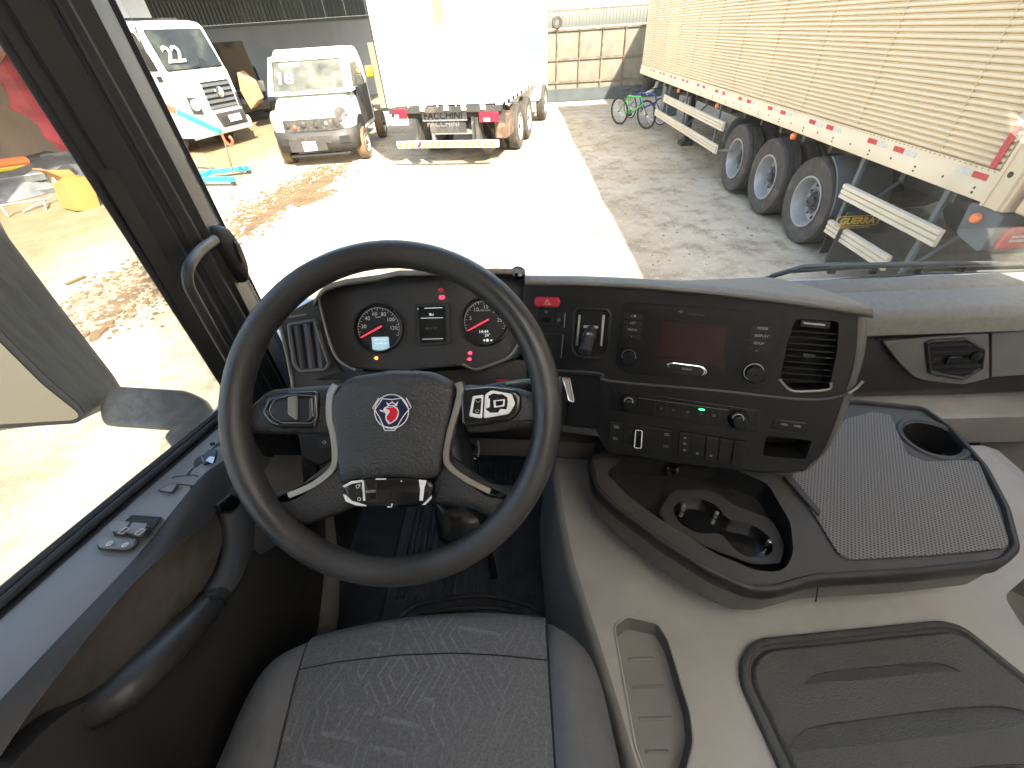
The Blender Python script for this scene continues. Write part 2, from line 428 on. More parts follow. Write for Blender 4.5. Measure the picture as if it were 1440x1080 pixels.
# ------------------------------------------------------------------ the yard: ground
def ground_material():
    m = bpy.data.materials.new('yard_concrete'); m.use_nodes = True; MAT['yard_concrete'] = m
    N = m.node_tree.nodes; L = m.node_tree.links; b = N['Principled BSDF']; b.inputs['Roughness'].default_value = .92
    b.inputs['Specular IOR Level'].default_value = .25
    tc = N.new('ShaderNodeTexCoord')
    def noise(sc, det=6, ro=.6, st=None):
        n = N.new('ShaderNodeTexNoise'); n.inputs['Scale'].default_value = sc; n.inputs['Detail'].default_value = det; n.inputs['Roughness'].default_value = ro
        if st:
            mp = N.new('ShaderNodeMapping'); mp.inputs['Scale'].default_value = st; L.new(tc.outputs['Object'], mp.inputs[0]); L.new(mp.outputs[0], n.inputs['Vector'])
        else: L.new(tc.outputs['Object'], n.inputs['Vector'])
        return n.outputs['Fac']
    def rng(v, a, c, lo=0, hi=1):
        r = N.new('ShaderNodeMapRange'); r.inputs['From Min'].default_value = a; r.inputs['From Max'].default_value = c
        r.inputs['To Min'].default_value = lo; r.inputs['To Max'].default_value = hi; L.new(v, r.inputs['Value']); return r.outputs[0]
    def mix(f, A, B):
        k = N.new('ShaderNodeMix'); k.data_type = 'RGBA'; L.new(f, k.inputs['Factor'])
        for key, v in (('A', A), ('B', B)):
            if isinstance(v, tuple): k.inputs[key].default_value = (*v, 1)
            else: L.new(v, k.inputs[key])
        return k.outputs['Result']
    base = mix(rng(noise(.5), .35, .65), (.37, .295, .20), (.48, .41, .31))
    base = mix(rng(noise(2.2, 10, .7), .48, .62, 0, .8), base, (.23, .18, .12))       # stained patches
    base = mix(rng(noise(9, 8, .7), .50, .70, 0, .65), base, (.54, .475, .38))
    base = mix(rng(noise(45, 4, .7), .55, .72, 0, .55), base, (.12, .10, .08))         # grit
    # sandy soil further to the left
    sx = N.new('ShaderNodeSeparateXYZ'); L.new(tc.outputs['Object'], sx.inputs[0])
    ad = N.new('ShaderNodeMath'); ad.operation = 'MULTIPLY_ADD'; L.new(noise(.35, 6), ad.inputs[0]); ad.inputs[1].default_value = 3.0; L.new(sx.outputs['X'], ad.inputs[2])
    base = mix(rng(ad.outputs[0], -6.6, -4.6, .9, 0), base, mix(rng(noise(1.8, 8, .65), .4, .65), (.185, .128, .062), (.26, .195, .11)))
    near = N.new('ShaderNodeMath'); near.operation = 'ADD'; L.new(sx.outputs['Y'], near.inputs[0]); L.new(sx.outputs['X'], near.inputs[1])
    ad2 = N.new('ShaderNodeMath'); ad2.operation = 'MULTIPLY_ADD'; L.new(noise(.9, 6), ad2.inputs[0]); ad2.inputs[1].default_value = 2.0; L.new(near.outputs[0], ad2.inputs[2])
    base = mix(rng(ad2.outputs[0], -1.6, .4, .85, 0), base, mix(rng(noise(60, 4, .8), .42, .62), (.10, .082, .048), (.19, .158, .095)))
    L.new(base, b.inputs['Base Color'])
    bp = N.new('ShaderNodeBump'); bp.inputs['Strength'].default_value = .6; bp.inputs['Distance'].default_value = .02
    L.new(noise(14, 8, .7), bp.inputs['Height']); L.new(bp.outputs[0], b.inputs['Normal'])
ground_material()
g = MB(); nx, ny = 60, 60
def gz(x, y): return .012 * sin(x * 1.3 + y * .7) + .012 * sin(x * .5 - y * 1.1) - .012
rows = []
for j in range(ny + 1):
    y = -12 + 52 * j / ny
    rows.append([(-26 + 44 * i / nx, y, gz(-26 + 44 * i / nx, y)) for i in range(nx + 1)])
g.sheet(rows)
B = 600
g.face([(-B, -B, -.1), (B, -B, -.1), (B, B, -.1), (-B, B, -.1)])
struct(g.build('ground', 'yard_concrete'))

# ------------------------------------------------------------------ shared: wheels
def make_tyre_meshes(R, rimr, wd, grooves=True):
    t = MB(); sh = wd * .5
    pr = [(rimr, -sh * .78), (rimr + (R - rimr) * .45, -sh), (R * .96, -sh * .92), (R * .985, -sh * .78)]
    if grooves:
        for k in range(4):
            c = sh * (-.54 + .36 * k); pr += [(R, c - sh * .12), (R, c + sh * .02), (R - .014, c + sh * .04), (R - .014, c + sh * .09), (R, c + sh * .12)]
    else: pr += [(R, -sh * .5), (R, sh * .5)]
    pr += [(R * .985, sh * .78), (R * .96, sh * .92), (rimr + (R - rimr) * .45, sh), (rimr, sh * .78)]
    t.lathe((0, 0, 0), (1, 0, 0), pr, 40); bm1 = t.b
    bmesh.ops.recalc_face_normals(bm1, faces=bm1.faces[:])
    for f in bm1.faces: f.smooth = True
    for e in bm1.edges:
        if len(e.link_faces) == 2 and e.calc_face_angle(0) > .6: e.smooth = False
    a = bpy.data.meshes.new('tyre'); bm1.to_mesh(a); bm1.free(); return a
def finish_mesh(mb, name, mt, ang=35):
    b = mb.b; bmesh.ops.recalc_face_normals(b, faces=b.faces[:])
    for f in b.faces: f.smooth = True
    for e in b.edges:
        if len(e.link_faces) == 2 and e.calc_face_angle(0) > radians(ang): e.smooth = False
    me = bpy.data.meshes.new(name); b.to_mesh(me); b.free(); me.materials.append(MAT[mt]); return me
def rim_mesh(rimr, wd, deep, mt='wheel_steel'):
    # axis along x; outer face at -x; deep = how far the disc sits inside
    m = MB(); o = -wd * .42
    m.lathe((0, 0, 0), (1, 0, 0), [(rimr * 1.03, o), (rimr * 1.03, o - .012), (rimr * .97, o - .012), (rimr * .94, o + .02), (rimr * .90, o + deep * .6),
                                   (rimr * .86, o + deep), (rimr * .55, o + deep + .015), (rimr * .50, o + deep - .03), (rimr * .42, o + deep - .045), (rimr * .40, o + deep + .03), (rimr * .2, o + deep + .03), (0, o + deep + .03)], 36)
    return finish_mesh(m, 'rim', mt, 25)
def hub_mesh(rimr, wd, deep, mt='chassis_dark', n=10):
    m = MB(); o = -wd * .42 + deep
    m.lathe((0, 0, 0), (1, 0, 0), [(rimr * .36, o + .02), (rimr * .34, o - .03), (rimr * .22, o - .05), (rimr * .2, o - .085), (rimr * .12, o - .1), (0, o - .1)], 20)
    return finish_mesh(m, 'hub', mt)
def nuts_mesh(rimr, wd, deep, mt='wheel_steel', n=10):
    m = MB(); o = -wd * .42 + deep
    for k in range(n):
        a = 2 * pi * k / n
        m.lathe((o - .06, cos(a) * rimr * .46, sin(a) * rimr * .46), (1, 0, 0), [(.016, 0), (.016, .03), (.001, .03)][::-1], 6)
    return finish_mesh(m, 'nuts', mt)
def hand_holes(rimr, wd, deep, n=10):
    m = MB(); o = -wd * .42 + deep
    for k in range(n):
        a = 2 * pi * (k + .5) / n
        m.lathe((o + .000, cos(a) * rimr * .70, sin(a) * rimr * .70), (1, 0, 0), [(.001, 0), (.026, 0), (.026, .02)], 10)
    return finish_mesh(m, 'hand_holes', 'seam')
def wheel(parent, loc, tyre_me, parts, face=-1, rz=0.0, tyre_mat='tyre'):
    w_ = bpy.data.objects.new('wheel', None); COL.objects.link(w_); w_.parent = parent
    w_.matrix_parent_inverse = Matrix.Translation(-parent.location)
    w_.location = loc; w_.rotation_euler = (random.uniform(0, 6) * 0, 0, (pi if face > 0 else 0) + rz)
    for nm, me in [('tyre', tyre_me)] + parts:
        if not me.materials: me.materials.append(MAT[tyre_mat])
        o = bpy.data.objects.new(nm, me); COL.objects.link(o); o.parent = w_
    return w_

# ------------------------------------------------------------------ the long ribbed trailer on the right
TX = 3.6; TY0, TY1 = 3.5, 15.75; TZ0, TZ1 = 1.22, 4.0
tr = thing('box_trailer', 'long beige ribbed aluminium box trailer along the right of the yard', 'trailer', (4.9, 9, 0))
MB().box((TX + .03, TY0, TZ0 + .02), (TX + 2.57, TY1, TZ1)).build('body', 'trailer_alu', tr)
pitch = .0440; n_sl = int((TZ1 - .1 - (TZ0 + .224)) / pitch)
sm = None
for k in range(n_sl):
    z = TZ0 + .224 + k * pitch
    if sm is None:
        prof = [(0.03, 0), (0.005, .004), (0, .010), (0, .026), (.007, .033), (.016, .037), (.016, .0428), (.03, .0428)]
        s_ = MB(); s_.rings([[(a, y, b) for a, b in prof] for y in (TY0 + .03, TY1 - .05)])
        sm = finish_mesh(s_, 'slat', 'trailer_alu', 50)
    o = bpy.data.objects.new('slat', sm); COL.objects.link(o); o.parent = tr; o.matrix_parent_inverse = Matrix.Translation(-tr.location)
    o.location = (TX, 0, z)
# vertical joints and rivets
y = TY0 + .62
while y < TY1:
    MB().box((TX - .0012, y, TZ0 + .224), (TX + .012, y + .007, TZ1 - .1)).build('panel_joint', 'trailer_seam', tr); y += 1.17
rl = MB(); rl.prism([(TX - .012, TY0, TZ0), (TX - .012, TY0, TZ0 + .10), (TX - .004, TY0, TZ0 + .112), (TX - .004, TY0, TZ0 + .217), (TX + .03, TY0, TZ0 + .217), (TX + .03, TY0, TZ0)], (0, TY1 - TY0, 0)).build('bottom_rail', 'trailer_rail', tr)
MB().box((TX - .01, TY0, TZ1 - .1), (TX + .03, TY1, TZ1 + .03)).build('top_rail', 'trailer_rail', tr)
rv = MB(); y = TY0 + .12; k = 0
while y < TY1:
    for dz in ((.04, .075) if k % 2 == 0 else (.075,)):
        rv.lathe((TX - .012, y, TZ0 + dz), (-1, 0, 0), [(.011, -.004), (.010, .004), (.0005, .006)], 6)
    y += .33; k += 1
y = TY0 + .05
while y < TY0 + 5.5:
    rv.lathe((TX - .004, y, TZ0 + .207), (-1, 0, 0), [(.006, -.002), (.005, .003), (.0005, .004)], 6); y += .055
rv.build('rivets', 'chassis_dark', tr, kind='stuff')
reds = [(1369, 252), (1262, 214), (1225, 202), (1166, 181), (1142, 172), (1101, 158), (1083, 152), (1053, 142), (1041, 138), (1018, 130), (1008, 126),
        (990, 120), (982, 117), (967, 112), (961, 109), (950, 105), (944, 104), (934, 100), (929, 99), (920, 96), (916, 94)]
ys = [at(a, b, X=TX - .006).y for a, b in reds]
for i, yy in enumerate(ys):
    if i == 0: yy = TY0 + .14
    MB().box((TX - .0065, yy - .07, TZ0 + .134), (TX - .0042, yy + .07, TZ0 + .178)).build('red_reflector', 'red_reflect', tr)
    d_ = 1 if i == 0 else -1
    c_ = yy + d_ * .16
    MB().box((TX - .0065, c_ - .07, TZ0 + .134), (TX - .0042, c_ + .07, TZ0 + .178)).build('white_reflector', 'white_reflect', tr)
MB().box((TX - .006, TY0 + .06, TZ0 + .2245), (TX - .001, TY0 + .115, TZ0 + .50)).build('red_reflector', 'red_reflect', tr)
MB().box((TX - .006, TY0 + .06, TZ0 + .51), (TX - .001, TY0 + .115, TZ0 + .85)).build('white_reflector', 'white_reflect', tr)
# rear frame with holed post, lamp carrier
cp = MB(); cp.box((TX - .012, TY0 - .16, TZ0 - .02), (TX + .05, TY0 - .002, TZ1)); cp.box((TX - .002, TY0 - .19, TZ0 - .02), (TX + .12, TY0 - .162, TZ1))
cp.box((TX - .022, TY0 - .035, TZ0 - .02), (TX - .013, TY0 - .005, TZ1)); cp.box((TX - .022, TY0 - .16, TZ0 - .02), (TX - .013, TY0 - .135, TZ1))
cp.build('rear_post', 'trailer_rail', tr, bevel=.003)
for k in range(9):
    MB().lathe((TX - .0125, TY0 - .085, TZ0 + .22 + k * .3), (-1, 0, 0), [(.022, -.01), (.022, .001), (.0005, .0012)], 12).build('post_hole', 'seam', tr)
MB().box((TX + .1, TY0 - .17, TZ0 - .02), (TX + 2.5, TY0 - .02, TZ1)).build('rear_doors', 'trailer_rail', tr)
MB().prism(rnd([(TX + .02, TY0 - .2, TZ0 - .03), (TX + .02, TY0 + .12, TZ0 - .03), (TX + .02, TY0 + .08, TZ0 - .28), (TX + .02, TY0 - .2, TZ0 - .34)], .05), (2.5, 0, 0)).build('rear_bumper', 'guard_grey', tr, bevel=.01)
lp = MB(); lp.prism(rnd([(TX + .09, TY0 - .205, TZ0 - .29), (TX + .46, TY0 - .205, TZ0 - .29), (TX + .46, TY0 - .205, TZ0 - .12), (TX + .13, TY0 - .205, TZ0 - .12), (TX + .09, TY0 - .205, TZ0 - .17)], .02), (0, -.035, 0)).build('tail_lamp', 'red_lens', tr, bevel=.008)
for q in range(2):
    MB().box((TX + .15 + q * .0, TY0 - .2425, TZ0 - .235 + q * .032), (TX + .30, TY0 - .238, TZ0 - .215 + q * .032)).build('lamp_strip', 'white_reflect', tr)
MB().box((TX + .13, TY0 - .222, TZ0 + .06), (TX + .5, TY0 - .17, TZ0 + .24)).build('red_panel', 'red_reflect', tr)
for (a, b) in ((1375, 300), (1115, 190), (1008, 147), (954, 124)):
    p = at(a, b, X=TX - .0)
    MB().lathe((TX + .01, p.y, TZ0 - .06 if a != 1375 else TZ0 - .12), (-1, 0, 0), [(.04, -.02), (.04, .01), (.03, .025), (.001, .03)], 12).build('marker_lamp', 'orange_lens', tr)
# chassis under the box
ch = MB(); ch.box((TX + .75, TY0, .85), (TX + .87, TY1, TZ0)); ch.box((TX + 1.7, TY0, .85), (TX + 1.82, TY1, TZ0))
for k in range(20): ch.box((TX + .06, TY0 + .3 + k * .62, TZ0 - .1), (TX + 2.5, TY0 + .36 + k * .62, TZ0 - .004))
ch.build('chassis_frame', 'chassis_dark', tr)
tyre_big = make_tyre_meshes(.52, .30, .285)
pbig = [('rim', rim_mesh(.30, .285, .15)), ('hub', hub_mesh(.30, .285, .15)), ('nuts', nuts_mesh(.30, .285, .15)), ('hand_holes', hand_holes(.30, .285, .15))]
pin = [('rim', rim_mesh(.30, .285, .05))]
WY = (5.80, 6.98, 8.18)
for yy in WY:
    wheel(tr, (TX + .20, yy, .52), tyre_big, pbig)
    wheel(tr, (TX + .53, yy, .52), tyre_big, pin)
    wheel(tr, (TX + 2.4, yy, .52), tyre_big, pin, face=1)
    MB().lathe((TX + .3, yy, .52), (1, 0, 0), [(.001, 0), (.07, 0), (.07, 2.1), (.001, 2.1)], 12).build('axle', 'chassis_dark', tr)
# mudguard behind the last wheel, flap with the maker's name
def arc_guard(yc, a0, a1, nm='mudguard'):
    rows = []
    for r in (.62, .60):
        rows.append([(yc + r * cos(radians(a)), .54 + r * sin(radians(a))) for a in [a0 + (a1 - a0) * i / 10 for i in range(11)]])
    out = rows[0] + rows[1][::-1]
    MB().prism([(TX + .04, b, c) for b, c in out], (.62, 0, 0)).build(nm, 'guard_grey', tr, bevel=.006)
arc_guard(WY[0], 180, 112); arc_guard(WY[2], 72, 12)
MB().box((TX + .05, WY[0] - .70, .12), (TX + .66, WY[0] - .685, .62)).build('mud_flap', 'flap_black', tr)
FY = 4.80
fl = MB().box((TX - .05, FY, .14), (TX + .75, FY + .02, .72)).build('mud_flap', 'flap_black', tr)
tp_ = at(1203, 311, Y=FY - .001); tq_ = at(1203, 320, Y=FY - .001)
text('GUERRA', .098, (tp_.x + .02, FY - .001, tp_.z), (1, 0, 0), (0, -1, 0), 'lettering', 'flap_yellow', fl, ext=.001, bold=.004)
text('UMA MARCA DO BRASIL', .030, (tp_.x + .02, FY - .001, tq_.z), (1, 0, 0), (0, -1, 0), 'small_lettering', 'flap_yellow', fl, ext=.001)
fo = rnd([(tp_.x - .21, FY - .002, tp_.z - .05), (tp_.x + .25, FY - .002, tp_.z - .05), (tp_.x + .25, FY - .002, tp_.z + .055), (tp_.x - .21, FY - .002, tp_.z + .055)], .03)
MB().tube(fo, .0045, 4, closed=True).build('outline', 'flap_yellow', fl)
# side guards
def guard(u0, u1, l0, l1, posts):
    for (a, c) in ((u0, u1), (l0, l1)):
        P0 = at(*a, X=TX + .0); P1 = at(*c, X=TX + .0)
        z = (P0.z + P1.z) / 2; y0, y1 = sorted((P0.y, P1.y))
        pr = []
        for j in range(3):
            b0 = z - .075 + j * .05; pr += [(TX + .010, b0), (TX - .012, b0 + .007), (TX - .012, b0 + .042), (TX + .010, b0 + .049)]
        pr += [(TX + .03, z + .075), (TX + .03, z - .075)]
        MB().rings([[(p, yy, q) for p, q in pr] for yy in (y0, y1)]).build('guard_plank', 'plank_alu', tr)
    for yy in posts:
        MB().box((TX + .035, yy - .025, .38), (TX + .07, yy + .025, TZ0)).build('guard_post', 'guard_grey', tr)
        MB().tube([(TX + .05, yy, .45), (TX + .7, yy, TZ0 - .1)], .018, 6).build('guard_brace', 'guard_grey', tr)
guard((1184, 268), (1318, 336), (1162, 320), (1247, 368), (5.03, 3.88))
guard((934, 136), (1016, 181), (922, 155), (1006, 214), (9.2, 11.2, 12.6))
MB().tube([(TX + .06, 8.3, .62), (TX + .06, 9.2, .45)], .02, 6).build('guard_brace', 'guard_grey', tr)
# landing legs, spare wheel, tool box
for xx in (TX + .45, TX + 2.1):
    MB().box((xx - .06, 11.9, .10), (xx + .06, 12.05, TZ0)).build('landing_leg', 'chassis_dark', tr)
    MB().box((xx - .14, 11.82, .01), (xx + .14, 12.13, .10)).build('landing_foot', 'chassis_dark', tr)
MB().box((TX + .12, 13.2, .45), (TX + .5, 13.5, TZ0)).build('tool_box', 'guard_grey', tr, bevel=.02)
MB().tube([(TX + .5, 9.0, .62), (TX + .9, 10.0, .25), (TX + 1.5, 10.2, .25), (TX + 1.9, 9.2, .55)], .03, 6).build('frame_tube', 'guard_grey', tr)

# a second, plain trailer added out of view behind it to cast shade over the yard
t9 = thing('shade_trailer', 'unseen plain box trailer added behind the ribbed trailer to cast shade', 'trailer', (4.9, -4, 0))
MB().box((TX, -10.5, TZ0), (TX + 2.57, 3.24, TZ1)).build('body', 'trailer_alu', t9, bevel=.02)
MB().box((TX + .7, -10.3, .8), (TX + 1.9, 2.4, TZ0 - .002)).build('chassis_frame', 'chassis_dark', t9)
for yy in (-8, -6.7, -5.4): wheel(t9, (TX + .2, yy, .52), tyre_big, pbig)
for xx in (TX + .5, TX + 2.0): MB().box((xx - .06, .3, 0), (xx + .06, .42, TZ0 - .002)).build('landing_leg', 'chassis_dark', t9)
# ------------------------------------------------------------------ white cargo truck seen from behind
WT = 10.7
wt = thing('cargo_truck', 'tall white box truck with its closed rear doors towards us', 'truck', (-1.61, WT, 0))
WX0, WX1, WZ = -2.93, -.29, 1.24
MB().box((WX0, WT + .03, WZ), (WX1, WT + 5.4, 4.1)).build('body', 'white_body', wt, bevel=.02)
for k in range(4):
    x0 = WX0 + .17 + k * .576
    MB().box((x0 + .006, WT - .008, WZ + .13), (x0 + .57, WT + .028, 4.0)).build('door_panel', 'white_body', wt, bevel=.006)
MB().box((WX0, WT - .03, WZ - .02), (WX0 + .16, WT + .028, 4.1)).build('rear_post', 'white_body', wt, bevel=.01)
MB().box((WX1 - .16, WT - .03, WZ - .02), (WX1, WT + .028, 4.1)).build('rear_post', 'white_body', wt, bevel=.01)
MB().box((WX0 + .163, WT - .022, WZ + .1), (WX0 + .173, WT + .02, 4.0)).build('door_seal', 'seam', wt)
MB().box((WX0 - .012, WT - .05, WZ - .03), (WX0 + .012, WT - .031, 4.1)).build('door_seal', 'seam', wt)
for xx in (WX0 + .5, WX0 + .9, WX0 + 1.18, WX0 + 1.6, WX0 + 2.2):
    MB().tube([(xx, WT - .025, WZ - .02), (xx, WT - .025, 3.9)], .014, 6).build('lock_rod', 'white_body', wt)
    for zz in (1.42, 2.25, 3.2):
        MB().box((xx - .03, WT - .042, zz - .02), (xx + .03, WT - .01, zz + .02)).build('rod_clamp', 'satin_metal', wt)
MB().box((WX0 + .02, WT - .04, WZ - .13), (WX1 - .02, WT + .06, WZ - .022)).build('rear_sill', 'chassis_dark', wt)
for xx in (-2.1, -1.55, -1.15, -.72):
    MB().box((xx - .05, WT - .07, WZ - .09), (xx + .05, WT - .038, WZ + .02)).build('hinge_block', 'white_body', wt)
for (a, b, sz, mm) in ((620, 10, (.19, .28), 'sticker_yellow'), (752, 79, (.22, .24), 'sticker_blue'), (752, 101, (.22, .15), 'sticker_pale')):
    p = at(min(a, 735) if mm != 'sticker_yellow' else a, b, Y=WT - .02)
    if mm == 'sticker_yellow':
        MB().box((p.x - .12, WT - .0105, p.z - .25), (p.x + .1, WT - .0085, p.z + .14)).build('sticker', mm, wt)
MB().box((WX1 + .0005, WT + 2.6, 1.9), (WX1 + .003, WT + 5.3, 2.35)).build('side_stripe', 'sticker_blue', wt)
MB().box((WX1 + .0005, WT + 2.6, 1.52), (WX1 + .003, WT + 5.3, 1.9)).build('side_stripe', 'sticker_pale', wt)
for k in range(10):
    MB().box((WX1 - .01, WT + .3 + k * .5, WZ - .06), (WX1 + .012, WT + .42 + k * .5, WZ + .03)).build('side_hook', 'white_body', wt)
# lamps, flap, plate
for (x0, x1) in ((551, 573), (680, 709)):
    P0 = at(x0, 158, Y=WT); P1 = at(x1, 170, Y=WT)
    l_ = MB().box((P0.x, WT - .06, P1.z), (P1.x, WT + .03, P0.z + .01)).build('tail_lamp', 'red_lens', wt, bevel=.012)
    MB().box((P0.x + .1 if x0 > 600 else P0.x + .02, WT - .0635, P1.z + .015), (P0.x + .24 if x0 > 600 else P0.x + .12, WT - .0605, P1.z + .08)).build('lamp_lens', 'lamp_glass', l_)
for xc in (WX0 + .14, WX1 - .09):
    MB().box((xc - .1, WT + .031, .88), (xc + .12, WT + .08, 1.12)).build('lamp_bracket', 'chassis_dark', wt)
P = at(560, 175, Y=WT); MB().box((P.x - .2, WT - .02, P.z - .07), (P.x + .22, WT - .008, P.z + .07)).build('number_plate', 'white_body', wt)
f1 = MB().box((at(592, 160, Y=WT + .1).x, WT + .1, .93), (at(660, 160, Y=WT + .1).x, WT + .115, 1.12)).build('mud_flap', 'flap_grey', wt)
text('FACCHINI', .20, (at(624, 163, Y=WT + .1).x, WT + .099, 1.03), (1, 0, 0), (0, -1, 0), 'lettering', 'seam', f1, ext=.002, bold=.004, shear=.12)
f2 = MB().box((at(603, 172, Y=WT + .14).x, WT + .14, .70), (at(658, 172, Y=WT + .14).x, WT + .155, .94)).build('mud_flap', 'chassis_dark', wt)
text('FACCHINI', .17, (at(624, 175, Y=WT + .14).x, WT + .138, .87), (1, 0, 0), (0, -1, 0), 'lettering', 'flap_grey', f2, ext=.002, bold=.002, shear=.12)
bm_ = MB(); bm_.box((-2.0, WT + .15, .66), (-1.05, WT + .3, .74)); bm_.box((-2.05, WT + .15, .42), (-1.98, WT + .25, 1.0)); bm_.box((-1.07, WT + .15, .42), (-1.0, WT + .25, 1.0)); bm_.build('step_frame', 'flap_grey', wt)
fr_ = MB(); fr_.box((-2.3, WT + .3, .85), (-2.15, WT + 7, 1.1)); fr_.box((-1.1, WT + .3, .85), (-.95, WT + 7, 1.1)); fr_.box((WX0 + .1, WT + .2, .98), (WX1 - .1, WT + .4, 1.1)); fr_.box((-2.2, WT + 2.4, .4), (-1, WT + 2.6, .7)); fr_.build('chassis_frame', 'chassis_dark', wt)
by0 = at(556, 207, Y=WT - .05); by1 = at(709, 207, Y=WT - .05)
ub = MB().box((by0.x, WT - .07, .43), (by1.x, WT - .01, .57)).build('underrun_bar', 'white_paint', wt, bevel=.008)
nst = 15; L_ = by1.x - by0.x
for k in range(nst):
    xx = by0.x + .1 + k * (L_ - .25) / (nst - 1); d_ = .035 if k < 8 else -.035
    MB().prism([(xx - .045 - d_, WT - .0725, .44), (xx + .045 - d_, WT - .0725, .44), (xx + .045 + d_, WT - .0725, .56), (xx - .045 + d_, WT - .0725, .56)], (0, .002, 0)).build('stripe', 'red_reflect' if k == 3 else 'yellow_paint', ub)
for xx in (-2.35, -.9): MB().box((xx - .04, WT - .008, .45), (xx + .04, WT + .35, 1.0)).build('bar_bracket', 'chassis_dark', wt)
t2 = make_tyre_meshes(.5, .29, .27)
p2 = [('rim', rim_mesh(.29, .27, .1)), ('hub', hub_mesh(.29, .27, .1))]
for (xx, yy, f) in ((WX1 - .15, WT + 2.0, 1), (WX1 - .15, WT + 3.3, 1), (WX0 + .15, WT + 2.0, -1), (WX0 + .5, WT + 2.0, -1), (WX1 - .5, WT + 2.0, 1), (WX1 - .12, WT + 6.3, 1)):
    wheel(wt, (xx, yy, .5), t2, p2, face=f)
MB().lathe((WX1 - .75, WT + .75, .62), (1, .05, .6), [(.30, -.12), (.44, -.13), (.5, -.09), (.52, 0), (.5, .09), (.44, .13), (.30, .12)], 28).build('spare_tyre', 'tyre', wt)
MB().box((WX1 - .35, WT + .5, .5), (WX1 - .05, WT + 1.3, .95)).build('side_locker', 'gate_rust', wt, bevel=.02)
MB().box((WX0 + .1, WT + 5.6, .6), (WX1 - .1, WT + 7.5, 3.0)).build('cab', 'white_paint', wt, bevel=.1)
wt.rotation_euler = (0, 0, radians(-11)); wt.location = (-1.69, WT + .2, 0)

# ------------------------------------------------------------------ a vehicle frame: x to its right, y ahead, z up
def frame(o, heading):
    # heading: angle of its forward direction
    f = Vector((cos(heading), sin(heading), 0)); r = Vector((f.y, -f.x, 0))
    return Matrix(((r.x, f.x, 0, o[0]), (r.y, f.y, 0, o[1]), (0, 0, 1, 0), (0, 0, 0, 1)))
def XF(M, pts): return [M @ Vector(p) for p in pts]

# ------------------------------------------------------------------ white van cab with the missing grille
vn = thing('van', 'white cab van with missing grille and the number 18 on its windshield', 'van', (-5.1, 13, 0))
VM = frame((-5.12, 12.1), radians(-90 + 4))      # facing us; local +y is towards us, +x is our left
def vsec(y, zlo, zhi, hw, top_in=.18, bul=.04):
    return [(-hw, y, zlo), (-hw - bul * 0, y, zlo + (zhi - zlo) * .45), (-hw + top_in * .25, y, zlo + (zhi - zlo) * .72), (-hw + top_in, y, zhi - .05), (-hw + top_in + .08, y, zhi),
            (hw - top_in - .08, y, zhi), (hw - top_in, y, zhi - .05), (hw - top_in * .25, y, zlo + (zhi - zlo) * .72), (hw, y, zlo + (zhi - zlo) * .45), (hw, y, zlo)]
b_ = MB(); H = [vsec(-2.2, .5, 2.42, 1.0, .1), vsec(-.95, .5, 2.45, 1.0, .14), vsec(-.72, .5, 2.30, 1.0, .16)]
b_.rings([XF(VM, s) for s in H], cap1=False).build('cab_body', 'white_paint', vn, sub=0, bevel=.07, seg=3)
# lower front: bonnet and wings
bn = [vsec(-.72, .5, 1.42, 1.0, .1), vsec(-.25, .5, 1.24, 1.0, .12), vsec(.12, .5, 1.07, .98, .16), vsec(.30, .55, .93, .90, .10)]
b_ = MB(); b_.rings([XF(VM, s) for s in bn]).build('bonnet', 'white_paint', vn, bevel=.05, seg=3)
# sloping windscreen between roof and bonnet
def vq(name, pts, m, th=.02, parent=None, r=0, **k):
    q = XF(VM, pts); q = rnd(q, r) if r else q
    n_ = (q[len(q)//3] - q[0]).cross(q[2*len(q)//3] - q[0]).normalized()
    if n_.dot(CAM - q[0]) < 0: n_ = -n_
    return MB().prism([p + n_ * .004 for p in q], n_ * th).build(name, m, parent or vn, **k)
for q in ([(-.95, -.19, 1.30), (.95, -.19, 1.30), (.92, -.25, 1.39), (-.92, -.25, 1.39)], [(-.86, -.68, 2.30), (.86, -.68, 2.30), (.86, -.645, 2.18), (-.86, -.645, 2.18)],
          [(.80, -.66, 2.28), (.90, -.72, 2.28), (.99, -.22, 1.30), (.86, -.20, 1.32)], [(-.80, -.66, 2.28), (-.90, -.72, 2.28), (-.99, -.22, 1.30), (-.86, -.20, 1.32)]):
    vq('windshield_frame', q, 'white_paint', .02)
for s in (-1, 1): vq('side_cheek', [(s * .90, -.72, 2.3), (s * .99, -.22, 1.30), (s * .99, -.72, 1.30)], 'white_paint', .02)
MB().box((-.9, -.75, 1.2), (.9, -.3, 1.44), VM).build('dashboard', 'van_olive', vn, bevel=.05)
MB().tube([VM @ Vector((-.42 + .19 * cos(t), -.72 + .06 * sin(t), 1.52 + .17 * sin(t))) for t in [2 * pi * k / 20 for k in range(20)]], .02, 6, closed=True).build('steering_wheel', 'seam', vn)
for xx in (-.45, .15, .6): MB().box((xx - .24, -1.6, 1.0), (xx + .24, -1.45, 1.95), VM).build('seat', 'van_olive', vn, bevel=.08)
MB().box((-.9, -2.1, .8), (.9, -2.05, 2.35), VM).build('rear_wall', 'van_olive', vn)
vq('windshield', [(-.79, -.675, 2.18), (.79, -.675, 2.18), (.84, -.275, 1.40), (-.84, -.275, 1.40)], 'vehicle_glass', .013, r=.05)
nv = (Vector((0, .9, .435))).normalized(); nw = (VM.to_3x3() @ nv)
text('18', .44, VM @ Vector((.56, -.43, 1.72)) + nw * .028, VM.to_3x3() @ Vector((-1, 0, 0)), nw, 'windshield_number', 'white_paint', vn, ext=.002, bold=.012)
vq('paper', [(.2, -.65, 2.12), (.68, -.65, 2.12), (.68, -.605, 2.03), (.2, -.605, 2.03)], 'white_paint', .016)
